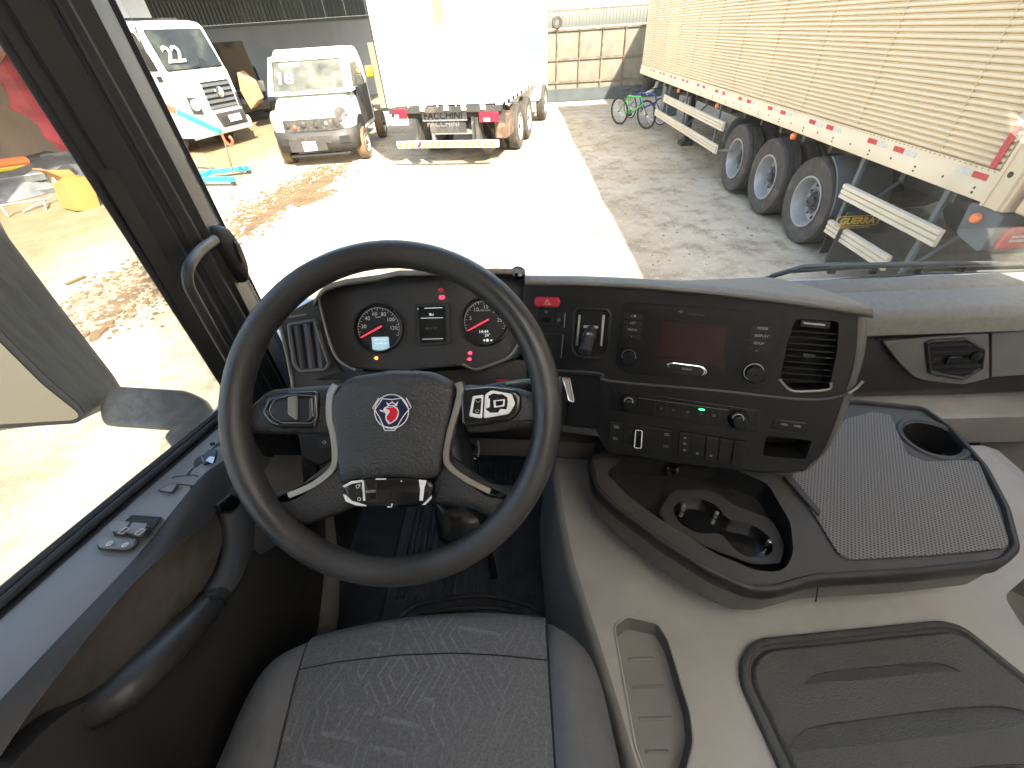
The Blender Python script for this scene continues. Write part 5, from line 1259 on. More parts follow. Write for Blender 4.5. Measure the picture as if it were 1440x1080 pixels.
MB().tube(poc, .0025, 6, closed=True).build('pocket_lip', 'tunnel_plastic', tn)
ld = thing('tunnel_lid', 'dark textured storage lid set into the engine tunnel', 'lid', (.6, .2, TZ))
lo_ = rnd([at(a, b, Z=TZ + .004) for a, b in ((1062, 900), (1320, 874), (1352, 882), (1480, 985), (1560, 1200), (1150, 1200), (1040, 960), (1040, 925))], .02, 5)
MB().inset(lo_, (0, 0, 1), [(0, -.004), (0, .006), (.003, .009), (.010, .009), (.013, .003), (.017, .003), (.020, .010), (.024, .011)], cap=False).build('lid_border', 'lid_rubber', ld, ang=60)
def inset_loop(lp, k, h):
    m = MB(); m.inset(lp, (0, 0, 1), [(k, h), (k, h - .001)], cap=False); v = [x.co.copy() for x in m.b.verts][:len(lp)]; m.b.free(); return v
LZ = TZ + .015
def scoop(pxs, wdt, dp):
    # a hollow with a steep far wall and a slope coming back up towards the seat
    P_ = smooth_path([at(a, b, Z=LZ) for a, b in pxs], 6); n_ = len(P_); far, near = [], []
    for i, p in enumerate(P_):
        k = max(0.0, sin(pi * i / (n_ - 1))) ** .6
        far.append(p); near.append(p + Vector((0, -1, 0)) * (wdt * k + .0006))
    k_ = [max(0.0, sin(pi * i / (n_ - 1))) ** .6 for i in range(n_)]
    MB().sheet([far, [p + Vector((0, -.0005, -dp * k)) for p, k in zip(far, k_)], [f.lerp(q, .35) + Vector((0, 0, -dp * .75 * k)) for f, q, k in zip(far, near, k_)], near]).build('hollow', 'lid_rubber', ld, ang=40)
    return far + near[::-1]
holes = [scoop([(1130, 960), (1150, 947), (1200, 940), (1280, 932), (1320, 932), (1350, 942)], .016, .006),
         scoop([(1108, 1048), (1122, 1034), (1140, 1022), (1220, 1010), (1330, 996), (1395, 992), (1430, 996), (1450, 1004)], .030, .008),
         scoop([(1170, 1118), (1200, 1104), (1240, 1095), (1340, 1080), (1440, 1074), (1475, 1080)], .030, .008)]
holed(inset_loop(lo_, .024, .011), holes, (0, 0, 1), None, 'lid_top', 'lid_rubber', ld)

# ------------------------------------------------------------------ centre tray with cup holders
RZ = 1.75
ty = thing('centre_tray', 'black-rimmed centre tray with cup holders and a mesh-topped shelf', 'tray', (.5, .5, TZ))
rim_px = [(826, 640), (833, 682), (868, 716), (930, 762), (1000, 806), (1055, 830), (1092, 832), (1150, 815), (1300, 806), (1418, 793), (1439, 772), (1424, 715), (1392, 655), (1340, 598), (1300, 570), (1200, 560), (1000, 590)]
O = rnd([at(a, b, Z=RZ) for a, b in rim_px], .014, 4)
MB().inset(O, (0, 0, 1), [(.002, -.034), (0, -.030), (0, -.005), (.002, -.001), (.005, 0), (.009, 0), (.012, -.005), (.012, -.012)], cap=False).build('tray_rim', 'rim_dark', ty, ang=50)
MB().inset(O, (0, 0, 1), [(.004, -.030), (.004, -.036), (.007, -.088), (.014, -.106), (.034, -.118)], cap=False).build('tray_skirt', 'skirt_plastic', ty, ang=40)
deck = inset_loop(O, .0115, -.007)
binw = rnd([at(a, b, Z=RZ - .007) for a, b in ((852, 664), (880, 643), (1010, 650), (1080, 680), (1112, 735), (1116, 775), (1108, 797), (1090, 805), (1062, 802), (1003, 777), (940, 738), (882, 697))], .012)
cuph = circ(Pl(at(1311, 617, Z=RZ - .007), (0, 0, 1), (1, 0, 0)), 1311, 617, .052, 28, ry=.047)
dk = holed(deck, [binw, cuph], (0, 0, 1), [.055, .09], 'tray_deck', 'deck_plastic', ty, wall_mat='black_plastic')
MB().lathe(at(1311, 617, Z=RZ - .007), (0, 0, 1), [(.050, 0), (.054, .004), (.060, .004), (.063, 0)], 28).build('cup_ring', 'grain_plastic', ty)
mesh_px = [(1112, 672), (1150, 625), (1190, 590), (1225, 580), (1252, 585), (1262, 610), (1275, 640), (1300, 650), (1350, 648), (1375, 650), (1400, 710), (1418, 762), (1412, 772), (1300, 782), (1195, 788), (1178, 780)]
MB().prism(rnd([at(a, b, Z=RZ - .006) for a, b in mesh_px], .006), (0, 0, .003)).build('mesh_mat', 'tray_mesh', ty, bevel=.001)
MB().prism(rnd([at(a, b, Z=RZ - .006) for a, b in ((1100, 672), (1110, 670), (1153, 722), (1150, 728))], .002), (0, 0, .007)).build('divider_edge', 'grain_plastic', ty, bevel=.001)
# double cup holder in the bin
CZ = RZ - .035
cp8 = rnd([at(a, b, Z=CZ) for a, b in ((945, 716), (958, 702), (985, 700), (1010, 712), (1022, 730), (1060, 738), (1085, 756), (1088, 776), (1072, 786), (1045, 782), (1028, 768), (1015, 750), (980, 750), (955, 736))], .012)
cpo = rnd([at(a, b, Z=CZ) for a, b in ((925, 720), (945, 690), (1000, 688), (1035, 712), (1085, 730), (1104, 765), (1098, 792), (1060, 794), (1000, 772), (945, 744))], .01)
holed(cpo, [cp8], (0, 0, 1), [.019], 'cup_holder', 'grain_plastic', ty, wall_mat='gloss_black')
for (x, y) in ((962, 712), (1008, 722), (1082, 762)): MB().lathe(at(x, y, Z=CZ - .004), (0, 0, 1), [(.004, -.012), (.004, .003), (.001, .004)], 8).build('cup_clip', 'satin_metal', ty)
for (a, b) in ((1150, 1147),): MB().tube([at(a, 826, Z=RZ - .034), at(b, 846, Z=RZ - .08)], .0012, 4).build('drawer_seam', 'seam', ty)
MB().lathe(at(945, 660, Z=RZ - .03), (0, -.6, .6), [(.014, -.01), (.014, .004), (.008, .006), (.001, .002)], 16).build('power_socket', 'gloss_black', ty)

# ------------------------------------------------------------------ dashboard
ds = thing('dashboard', 'black truck dashboard with dusty top pad below the windshield', 'dashboard', (.3, .9, FL))
FA, FB = at(735, 395, Z=2.1), at(1230, 435, Z=2.1)
e_ = (FB - FA).normalized(); bk = e_.cross(Vector((0, 0, 1)));  bk = -bk if bk.y > 0 else bk
th = radians(20); dnv = Vector((0, 0, -1)) * cos(th) + bk * sin(th)
FP = plane3(FA, FB, FA + dnv)
def fp(pts, h, nm, m, par=ds, r=.002, off=0.0, bevel=.0008, **k): return plate(FP, pts, h, nm, m, par, r, off, bevel, **k)
vent_h = rnd(pp(FP, [(1120, 448), (1180, 452), (1178, 490), (1166, 547), (1112, 549), (1096, 533), (1108, 480)]), .006)
pock_h = rnd(pp(FP, [(1078, 612), (1142, 620), (1133, 646), (1072, 641)]), .004)
brk_h = rnd(pp(FP, [(814, 437), (852, 439), (856, 447), (851, 492), (842, 500), (812, 498), (806, 490), (809, 443)]), .006)
fo = rnd(pp(FP, [(736, 400), (900, 406), (1080, 423), (1207, 440), (1203, 500), (1190, 550), (1160, 630), (1132, 662), (1085, 665), (960, 651), (852, 634), (843, 612), (790, 602), (745, 590), (735, 480)]), .004)
fas = holed(fo, [vent_h, pock_h, brk_h], FP.n, [.035, .06, .025], 'centre_fascia', 'fascia_black', ds, wall_mat='fascia_black', floor_mat='seam')
# rounded edge returning forward on the right end and underside
er = smooth_path(pp(FP, [(1207, 440), (1203, 500), (1190, 550), (1160, 630), (1132, 662)]), 5)
MB().sheet([er, [p + Vector((.007, .002, -.001)) for p in er], [p + Vector((.018, .010, -.002)) for p in er], [p + Vector((.030, .022, -.003)) for p in er], [p + Vector((.050, .06, -.045)) for p in er], [p + Vector((.06, .15, -.14)) for p in er]]).build('fascia_end', 'end_gloss', ds, ang=80)
eb = pp(FP, [(1132, 662), (1085, 665), (960, 651), (852, 634), (843, 612), (790, 602), (745, 590)])
MB().sheet([eb, [p + Vector((0, .004, -.008)) for p in eb], [p + Vector((0, .16, -.03)) for p in eb]]).build('fascia_underside', 'fascia_black', ds, ang=60)
# ridge between radio and climate panel, lit edge strips
rp = pp(FP, [(750, 520), (795, 522), (845, 526), (856, 536), (1000, 549), (1130, 562), (1185, 556), (1208, 540)], .001)
MB().tube(smooth_path(rp, 4), .003, 6).build('ridge', 'grain_plastic', ds)
MB().tube([er[-1 - 12] if False else p for p in pp(FP, [(1193, 553), (1204, 546), (1214, 536)], .004)], .0022, 6).build('end_glint', 'satin_metal', ds)  # bright strip standing for a white reflection on the fascia end
fp([(788, 597), (838, 604), (842, 613), (792, 606)], .004, 'lower_trim', 'grain_plastic')
fp([(800, 528), (846, 530), (842, 602), (796, 596)], .002, 'blank_panel', 'gloss_dark', r=.004)
# top pad
epx = [(738, 386), (820, 387), (900, 391), (1000, 400), (1070, 408), (1150, 419), (1200, 427), (1228, 432)]
lip_t = resample([at(a, b, Z=2.112) for a, b in epx], 18); lip_f = resample([FP.p(a, b + 9, .016) for a, b in epx], 18); lip_l = resample([FP.p(a, b + 15, .012) for a, b in epx], 18); lip_u = resample([FP.p(a, b + 16, -.004) for a, b in epx], 18)
wb = [Vector((-.02 + (.70 + .02) * i / 17, 1.11, 1.878)) for i in range(18)]
MB().sheet([lip_u, lip_l, lip_f, [p.lerp(q, .8) for p, q in zip(lip_f, lip_t)], lip_t, [p.lerp(q, .3) + Vector((0, 0, .006)) for p, q in zip(lip_t, wb)], wb]).build('top_pad', 'pad_plastic', ds, sub=1, ang=80)
MB().lathe(at(728, 380, Z=2.11), (0, -.3, 1), [(.001, .002), (.010, .001), (.014, -.003), (.014, -.008)], 14).build('light_sensor', 'gloss_black', ds)
# passenger side
def prow(fn, n=14): return [fn(.50 + (1.60 - .50) * i / (n - 1)) for i in range(n)]
MB().sheet([prow(lambda x: Vector((x, 1.115, 1.860))), prow(lambda x: Vector((x, 1.065, 1.857))), prow(lambda x: Vector((x, 1.055, 1.850))), prow(lambda x: Vector((x, 1.045, 1.856))),
            prow(lambda x: Vector((x, .965, 1.853))), prow(lambda x: Vector((x, .945, 1.850))), prow(lambda x: Vector((x, .932, 1.830))), prow(lambda x: Vector((x, .925, 1.795))), prow(lambda x: Vector((x, .95, 1.785)))]).build('passenger_top', 'pad_plastic', ds, ang=50)
MB().sheet([prow(lambda x: Vector((x, .95, 1.786))), prow(lambda x: Vector((x, .945, 1.74))), prow(lambda x: Vector((x, .93, 1.60))), prow(lambda x: Vector((x, .96, 1.55))), prow(lambda x: Vector((x, 1.0, 1.53)))]).build('passenger_front', 'grain_plastic', ds, ang=50)
MB().sheet([prow(lambda x: Vector((x, 1.0, 1.535))), prow(lambda x: Vector((x, .90, 1.53))), prow(lambda x: Vector((x, .885, 1.52))), prow(lambda x: Vector((x, .895, 1.40))), prow(lambda x: Vector((x, 1.0, 1.37)))]).build('lower_shelf', 'tunnel_plastic', ds, ang=50)
PP = Pl((1.2, .936, 1.70), (0, -1, .12), (1, 0, 0))
def ppl(pts, h, nm, m, par=ds, r=.003, off=0.0, bevel=.001): return plate(PP, pts, h, nm, m, par, r, off, bevel)
ppl([(1237, 478), (1385, 466), (1386, 529), (1350, 538), (1300, 533), (1282, 528), (1262, 510)], .012, 'vent_panel', 'sill_plastic', r=.01, bevel=.003)
ppl([(1389, 466), (1470, 459), (1470, 522), (1389, 527)], .012, 'glovebox_panel', 'sill_plastic', r=.004, bevel=.003)
MB().sheet([[PP.p(a, b, .001) for a, b in ((1230, 474), (1387, 462.5), (1475, 455))], [PP.p(a, b, .001) for a, b in ((1230, 478), (1387, 466), (1475, 459))]]).build('shadow_gap', 'seam', ds)
MB().sheet([prow(lambda x: Vector((x, 1.12, FL))), prow(lambda x: Vector((x, 1.1, 1.5)))]).build('footwell_back', 'black_plastic', ds)
def vent(pl, outl, name, parent, nsl, hdir='u', frame_m='grain_plastic', deep=None, lab=None, tabs=None, inner=.008, off=0.0, slat_m='black_plastic', rad=.006):
    q = rnd(pp(pl, outl, off), rad)
    v = MB().inset(q, pl.n, [(0, -.002), (0, .005), (.003, .008), (inner * .7, .007), (inner, .001), (inner, -.004)]).build(name, frame_m, parent, ang=50)
    c = sum(q, Vector()) / len(q); us = [(p - c).dot(pl.u) for p in q]; vs_ = [(p - c).dot(pl.v) for p in q]
    MB().prism([p + (c - p) * .08 - pl.n * .001 for p in q], pl.n * .002).build('vent_shadow', 'seam', v)
    u0, u1, v0, v1 = min(us) + inner, max(us) - inner, min(vs_) + inner, max(vs_) - inner
    def span(coord, other, val):
        # extent of the outline along one axis at a given value of the other
        xs = []
        for a, b in zip(q, q[1:] + q[:1]):
            A_, B_ = (a - c).dot(other) - val, (b - c).dot(other) - val
            if A_ * B_ <= 0 and abs(A_ - B_) > 1e-9: t = A_ / (A_ - B_); xs.append((a - c).dot(coord) * (1 - t) + (b - c).dot(coord) * t)
        return (min(xs) + inner, max(xs) - inner) if len(xs) >= 2 else None
    for k in range(nsl):
        f = (k + .5) / nsl
        if hdir == 'u': val = v0 + (v1 - v0) * f; s_ = span(pl.u, pl.v, val); a, b = pl.u, pl.v
        else: val = u0 + (u1 - u0) * f; s_ = span(pl.v, pl.u, val); a, b = pl.v, pl.u
        if not s_ or s_[1] - s_[0] < .004: continue
        m0, m1 = c + b * val + a * s_[0], c + b * val + a * s_[1]; wd = ((v1 - v0) if hdir == 'u' else (u1 - u0)) / nsl * .34
        MB().prism([m0 - b * wd + pl.n * .0025, m0 + b * wd * .2 + pl.n * .0062, m0 + b * wd + pl.n * .0052, m0 - b * wd * .3 + pl.n * .0012], m1 - m0).build('vent_slat', slat_m, v)
    for (x, y, w_, h_) in tabs or []:
        MB().prism(rect_c(pl, x, y, w_, h_, off + .006), pl.n * .008).build('vent_tab', 'gloss_black', v, bevel=.0015)
    return v
vent(PP, [(1299, 481), (1308, 477), (1357, 474), (1384, 490), (1381, 517), (1353, 534), (1304, 524)], 'passenger_vent', ds, 5, off=.012, tabs=[(1338, 505, .035, .022)], inner=.010)
MB().lathe(PP.p(1371, 500, .02), PP.n, [(.014, 0), (.014, .006), (.010, .008), (.001, .008)], 16).build('vent_wheel', 'gloss_black', ds)
# fascia vent slats inside its opening
vv = bpy.data.objects.new('centre_vent', None); COL.objects.link(vv); vv.parent = ds; vv.matrix_parent_inverse = Matrix.Translation(-ds.location)
for k in range(9):
    y = 466 + k * 8.6; xl = 1113 - (y - 466) * .17; xr2 = 1176 - (y - 466) * .13
    a, b = FP.p(xl, y - 2, -.006), FP.p(xr2, y + 3, -.006)
    MB().prism([a, a - FP.v * .004 - FP.n * .014, a - FP.v * .0055 - FP.n * .014, a - FP.v * .0015], b - a).build('vent_slat', 'fascia_black', vv)
MB().prism(pp(FP, [(1128, 496), (1146, 498), (1144, 503), (1126, 501)], -.003), FP.n * .005).build('vent_tab', 'gloss_black', vv, bevel=.001)
MB().prism(pp(FP, [(1130, 453), (1160, 456), (1160, 458), (1130, 455)], .001), FP.n * .001).build('vent_dial', 'icon_light', vv)
MB().prism(rnd(pp(FP, [(1126, 450), (1168, 453), (1166, 462), (1124, 459)], -.002), .002), FP.n * .003).build('vent_dial_plate', 'gloss_dark', vv, bevel=.0008)
MB().tube(smooth_path(pp(FP, [(1096, 533), (1112, 549), (1140, 550), (1166, 547), (1168, 538)], .001), 4), .0022, 6).build('vent_edge', 'end_cap', ds)
up_ = fp([(1088, 588), (1136, 595), (1132, 609), (1084, 602)], .002, 'usb_plate', 'gloss_dark', r=.003)
for x in (1103, 1121): fp([(x - 5, 594.5 + (x - 1103) * .13), (x + 5, 596 + (x - 1103) * .13), (x + 5, 599 + (x - 1103) * .13), (x - 5, 597.5 + (x - 1103) * .13)], .0004, 'usb_icon', 'icon_dim', up_, .001, .0021, 0)

# hazard and neighbours
hz = thing('hazard_switch', 'red hazard warning switch left of the parking brake lever', 'switch', FP.p(770, 424)[:])
MB().inset(rnd(pp(FP, [(751, 424), (754, 417), (786, 417.5), (789, 425), (786, 432), (754, 431)], .001), .003), FP.n, [(0, 0), (0, .004), (.0015, .006), (.003, .0065)]).build('switch_cap', 'hazard_red', hz)
for k in (1.0, .5): MB().tube(pp(FP, [(769.5, 424.5 - 4.2 * k), (774.5 - 4 * (1 - k), 424.5 + 4 * k), (764.5 + 4 * (1 - k), 424.5 + 4 * k)], .0078), .0006, 4, closed=True).build('triangle_mark', 'print_white', hz)
sb = thing('rocker_cluster', 'small black rocker switches under the red hazard switch', 'switches', FP.p(775, 455)[:])
for pts in ([(757, 435), (780, 436), (779, 457), (758, 456)], [(781.5, 437), (795, 438), (793, 461), (780, 459)], [(757, 469), (792, 470), (789, 504), (762, 502)]):
    s_ = fp(pts, .004, 'rocker_switch', 'fascia_black', sb, .002, .0005, .001)
for pts in ([(762, 446), (774, 447), (773, 453), (763, 452)],): fp(pts, .002, 'rocker_tab', 'gloss_dark', sb, .001, .0045, .0006)
for (x, y) in ((768, 438.5), (786, 450)): MB().tube(circ(FP, x, y, .0022, 8, .0048), .0005, 4, closed=True).build('switch_icon', 'icon_light', sb)
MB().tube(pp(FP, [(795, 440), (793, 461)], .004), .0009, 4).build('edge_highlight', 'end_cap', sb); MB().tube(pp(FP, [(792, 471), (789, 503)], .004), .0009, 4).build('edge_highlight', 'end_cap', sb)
pk = thing('parking_brake_lever', 'chrome-tipped parking brake lever in an upright recess', 'lever', FP.p(832, 470)[:])
MB().inset(rnd(pp(FP, [(811, 432), (856, 434), (861, 445), (855, 496), (844, 505), (810, 503), (803, 492), (806, 440)], 0), .006), FP.n, [(0, .0), (0, .003), (.002, .004), (.005, .002), (.005, -.002)]).build('recess_frame', 'fascia_black', pk)
for x0, x1 in ((815, 811), (849, 845)): MB().tube(pp(FP, [(x0, 443), (x1, 486)], .001), .0026, 6).build('guide_rail', 'satin_metal', pk)
MB().rings([[FP.p(822, 446, -.012) , FP.p(842, 447, -.012), FP.p(841, 462, .004), FP.p(820, 461, .004)], [FP.p(822, 446, -.018), FP.p(842, 447, -.018), FP.p(841, 462, -.008), FP.p(820, 461, -.008)]]).build('lever_plate', 'satin_metal', pk, bevel=.001)
la, lb2 = FP.p(831, 466, .0), FP.p(823, 492, .032)
MB().tube(smooth_path([la - FP.n * .01, la, la.lerp(lb2, .5), lb2, lb2 + (lb2 - la) * .18], 4), [.011] * 13 + [.012, .012, .010, .006], 14).build('lever_arm', 'grain_plastic', pk)
MB().tube([la.lerp(lb2, .30), la.lerp(lb2, .42)], .0128, 16).build('lever_ring', 'chrome', pk)

# ------------------------------------------------------------------ radio
rd = thing('radio_unit', 'black radio with dark screen and two round knobs in the fascia', 'radio', FP.p(975, 480)[:])
fp([(877, 424), (1100, 441), (1092, 500), (1084, 545), (1070, 546), (880, 523), (865, 512), (872, 460)], .003, 'radio_face', 'radio_face', rd, r=.005, off=.0004)
fp([(930, 449.7), (1024.7, 459.6), (1015, 512.5), (924, 502)], .0008, 'screen', 'screen_reflection', rd, r=.001, off=.0036, bevel=0)
pill = rnd(pp(FP, [(937, 511), (945, 509), (988, 514.5), (995, 522), (989, 529), (946, 523.5), (937, 516)], .0036), .005)
MB().inset(pill, FP.n, [(0, 0), (0, .003), (.0014, .0038), (.0022, .003)]).build('menu_button', 'chrome', rd)
MB().prism([p + (sum(pill, Vector()) / len(pill) - p) * .13 + FP.n * .0026 for p in pill], FP.n * .002).build('menu_cap', 'gloss_black', rd)
text('SCANIA', .0046, FP.p(966, 519.3, .0086), FP.p(975, 520.4) - FP.p(960, 518.5), FP.n, 'button_lettering', 'icon_light', rd, ext=.0001)
for (x, y, r) in ((884, 501, .0125), (1060, 523.5, .0155)):
    kb = MB().lathe(FP.p(x, y, .003), FP.n, [(r * 1.15, 0), (r * 1.1, .004), (r, .005), (r * .96, .016), (r * .85, .0175), (.001, .0175)], 28).build('knob', 'gloss_dark', rd)
    MB().tube(circ(FP, x, y, r * .93, 28, .0198), .0007, 5, closed=True).build('knob_ring', 'satin_metal', kb)
for i, (y, tx) in enumerate(((444.5, '« ●'), (454.5, 'LIST'), (464, 'MEDIA'), (473.5, '+'))):
    x = 891 - i * .9; b_ = fp([(x - 13, y - 5), (x + 13, y - 3), (x + 12.5, y + 5), (x - 13.5, y + 3)], .0014, 'button', 'fascia_black', rd, r=.001, off=.0035, bevel=.0004)
    text(tx, .0055, FP.p(x, y, .0052), FP.p(975, 520.4) - FP.p(960, 518.8), FP.n, 'button_lettering', 'icon_light', b_, ext=.0001)
for i, (x, y, tx) in enumerate(((1072.5, 462, 'MODE'), (1071, 472.5, 'DISPLAY'), (1067, 483, 'SETUP'), (1064, 493.5, '<'))):
    b_ = fp([(x - 17, y - 6), (x + 16, y - 3), (x + 15, y + 6.5), (x - 18, y + 3.5)], .0014, 'button', 'fascia_black', rd, r=.001, off=.0035, bevel=.0004)
    text(tx, .0055, FP.p(x, y, .0052), FP.p(975, 520.4) - FP.p(960, 518.8), FP.n, 'button_lettering', 'icon_light', b_, ext=.0001)
fp([(967, 440.5), (991, 442.5), (991, 444), (967, 442)], .0005, 'card_slot', 'icon_dim', rd, r=0, off=.0035, bevel=0)
text('+D', .0065, FP.p(957, 438.5, .0036), FP.p(975, 520.4) - FP.p(960, 518.8), FP.n, 'slot_lettering', 'icon_light', rd, ext=.0001)

# ------------------------------------------------------------------ climate controls
cl = thing('climate_panel', 'black climate control panel with two rotary knobs and a green light', 'control panel', FP.p(960, 577)[:])
fp([(862, 547.5), (1067.5, 576), (1062, 606.5), (857.5, 575.5)], .0025, 'panel_face', 'gloss_dark', cl, r=.002, off=.0004)
for (x, y, r) in ((884, 565, .0150), (1038, 589, .0170)):
    kb = MB().lathe(FP.p(x, y, .002), FP.n, [(r, 0), (r, .003), (r * .9, .006), (r * .78, .008), (r * .72, .019), (r * .6, .0205), (.001, .0205)], 28).build('knob', 'gloss_dark', cl)
    c0_ = FP.p(x, y, .0226)
    MB().tube([c0_ + FP.u * cos(t) * r * .5 + FP.v * sin(t) * r * .5 for t in [radians(-10 + k * 10) for k in range(20)]], .0007, 4).build('knob_arc', 'icon_light', kb)
for i, x in enumerate((913, 930, 947, 967, 986, 1004, 1020)):
    y = 571.5 + (x - 913) * .137
    if i < 6: MB().tube(pp(FP, [(x + 9, y - 9), (x + 7.5, y + 11)], .003), .0004, 4).build('button_gap', 'seam', cl)
    if 0 < i < 6: MB().tube(circ(FP, x, y + .5, .0024, 6, .003, ry=.0018), .0004, 4, closed=True).build('button_icon', 'icon_dim', cl)
fp([(983, 574.5), (991, 575.5), (990.6, 577.3), (982.6, 576.3)], .0006, 'indicator_light', 'green_led', cl, r=.0005, off=.003, bevel=0)
MB().tube(pp(FP, [(898, 559.5), (1025, 577)], .003), .0005, 4).build('edge_line', 'icon_dim', cl)

# ------------------------------------------------------------------ two switch banks
def lerp2(a, b, t): return (a[0] + (b[0] - a[0]) * t, a[1] + (b[1] - a[1]) * t)
def bank(name, label, TL, TR, BR, BL, cuts):
    b = thing('switch_bank', label, 'switches', FP.p(*lerp2(TL, BR, .5))[:])
    fp([TL, TR, BR, BL], .001, 'bank_frame', 'seam', b, .001, .0004, 0)
    for t0, t1 in zip(cuts, cuts[1:]):
        t0 += .006; t1 -= .006
        pts = [lerp2(TL, TR, t0), lerp2(TL, TR, t1), lerp2(BL, BR, t1), lerp2(BL, BR, t0)]
        s_ = fp(pts, .0042, 'switch', 'fascia_black', b, .0012, .0016, .0008)
        yield b, s_, pts
icons1 = {0: ((.5, .22), (.5, .78)), 2: ((.5, .25), (.5, .8))}
for i, (b, s_, pts) in enumerate(bank('bank', 'black switch row with the rotary light switch', (857.5, 592), (948, 605), (946, 635), (855, 621.5), (0, .22, .78, 1.0))):
    for (u_, v_) in icons1.get(i, ()):
        c = lerp2(lerp2(pts[0], pts[1], u_), lerp2(pts[3], pts[2], u_), v_)
        MB().tube(pp(FP, [(c[0] - 3, c[1] - 1.5), (c[0] + 3, c[1] - .7), (c[0] + 3, c[1] + 1.6), (c[0] - 3, c[1] + .8)], .006), .0004, 4, closed=True).build('switch_icon', 'icon_light', s_)
    if i == 1:
        kb = MB().lathe(FP.p(898, 613, .0055), FP.n, [(.0165, 0), (.0165, .002), (.001, .002)], 24).build('light_knob', 'fascia_black', s_)
        hp_ = pp(FP, [(894, 601.5), (903, 602.5), (901.5, 627), (892, 626)], .0085); hq = rnd(hp_, .003)
        MB().prism(hq, FP.n * .010).build('knob_grip', 'gloss_black', b, bevel=.001)
        MB().tube([p + FP.n * .010 for p in hq], .0010, 5, closed=True).build('grip_outline', 'badge_white', b)
for i, (b, s_, pts) in enumerate(bank('bank', 'black switch row with blank rocker switches beside the pocket', (955, 606.5), (1050, 621.5), (1045, 655), (953, 638.5), (0, .19, .40, .60, .80, 1.0))):
    for v_ in ((.25, .5, .78) if i == 0 else (.82,) if i < 3 else ()):
        c = lerp2(lerp2(pts[0], pts[1], .5), lerp2(pts[3], pts[2], .5), v_)
        MB().tube(circ(FP, c[0], c[1], .0022, 8, .006, ry=.0016), .0005, 4, closed=True).build('switch_icon', 'icon_light', s_)

# ------------------------------------------------------------------ instrument cluster
ic = thing('instrument_cluster', 'instrument cluster with two round gauges and small screen', 'instruments', dep(600, 460, .80)[:])
CPn = Vector((.06, -.80, .60)).normalized()
CP = Pl(dep(600, 460, .80), CPn, (1, 0, 0))
def cpl(pts, h, nm, m, par=ic, r=.002, off=0.0, bevel=.0008, **k): return plate(CP, pts, h, nm, m, par, r, off, bevel, **k)
face_px = [(448, 416), (470, 402), (545, 394), (640, 388), (738, 392), (742, 465), (728, 503), (670, 521), (650, 513), (560, 521), (490, 516), (468, 495)]
MB().prism(rnd(pp(CP, face_px, -.02), .012), CP.n * .006).build('face_panel', 'grain_plastic', ic, bevel=.001)
wallp = rnd(pp(CP, face_px, -.014), .012); wallo = rnd(pp(CP, face_px, .02), .012); cc = sum(wallo, Vector()) / len(wallo)
MB().rings([wallp, [p + (p - cc) * .02 for p in wallo]], cap0=False, cap1=False).build('bezel_wall', 'black_plastic', ic)
FO = -.0135
def gauge(x, y, r, name, label, nums, screen, red_from=None):
    g_ = bpy.data.objects.new(name, None); COL.objects.link(g_); g_.parent = ic; g_.matrix_parent_inverse = Matrix.Translation(-ic.location); g_['label'] = label
    c = CP.p(x, y, FO)
    MB().lathe(c, CP.n, [(r * 1.22, 0), (r * 1.2, .007), (r * 1.12, .010), (r * 1.07, .006), (r * 1.06, .0012)], 40).build('bezel', 'black_plastic', g_)
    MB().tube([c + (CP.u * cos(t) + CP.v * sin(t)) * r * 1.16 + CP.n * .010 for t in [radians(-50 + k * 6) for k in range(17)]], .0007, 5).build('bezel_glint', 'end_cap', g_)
    MB().lathe(c, CP.n, [(.001, .0014), (r * 1.07, .0012)], 40).build('dial', 'gauge_face', g_)
    a0, a1 = 205, -22
    pol = lambda a, k, h=.0022: c + (CP.u * cos(radians(a)) + CP.v * sin(radians(a))) * r * k + CP.n * h
    MB().tube([pol(a0 + (a1 - a0) * k / 40, 1.0) for k in range(41)], .0005, 4).build('scale_arc', 'print_white', g_)
    tk = MB()
    for k in range(29):
        a = a0 + (a1 - a0) * k / 28; tk.tube([pol(a, 1.0), pol(a, .93 if k % 2 else .88)], .00035 if k % 2 else .0005, 4)
    tk.build('ticks', 'print_white', g_, kind='stuff')
    for k, s_ in enumerate(nums):
        a = a0 + (a1 - a0) * (k + 1) / (len(nums) + 1 - (.35))
        text(s_, r * .26, pol(a, .72), CP.u, CP.n, 'numeral', 'print_white', g_, ext=.0001)
    text('km/h' if len(nums) > 5 else 'x100 r/min', r * .13, pol(90, .55), CP.u, CP.n, 'unit_lettering', 'print_white', g_, ext=.0001)
    MB().lathe(c, CP.n, [(r * .16, .001), (r * .15, .006), (r * .1, .0072), (.001, .0072)], 18).build('needle_hub', 'gauge_face', g_)
    nd = (CP.u * cos(radians(207)) + CP.v * sin(radians(207))); ns = CP.n.cross(nd)
    MB().prism([c - nd * r * .22 + ns * r * .035 + CP.n * .0076, c - nd * r * .22 - ns * r * .035 + CP.n * .0076, c + nd * r * .93 - ns * r * .028 + CP.n * .0076, c + nd * r * .93 + ns * r * .028 + CP.n * .0076], CP.n * .001).build('needle', 'needle_red', g_)
    return g_
g1 = gauge(533, 462, .0395, 'speedometer', 'round speedometer with red needle at zero', ('20', '40', '60', '80', '100', '120'), 1)
g2 = gauge(682, 452.5, .0395, 'tachometer', 'round rev counter with red needle at zero', ('5', '10', '15', '20', '25'), 0)
lc = MB().prism(rnd(pp(CP, [(522.5, 474), (546.5, 473.5), (548, 491), (535, 494), (524, 492)], FO + .002), .002), CP.n * .0006).build('trip_display', 'lcd_blue', ic)
text('003713 km', .0052, CP.p(536, 477.5, FO + .0028), CP.u, CP.n, 'display_digits', 'lcd_text', lc, ext=.0001)
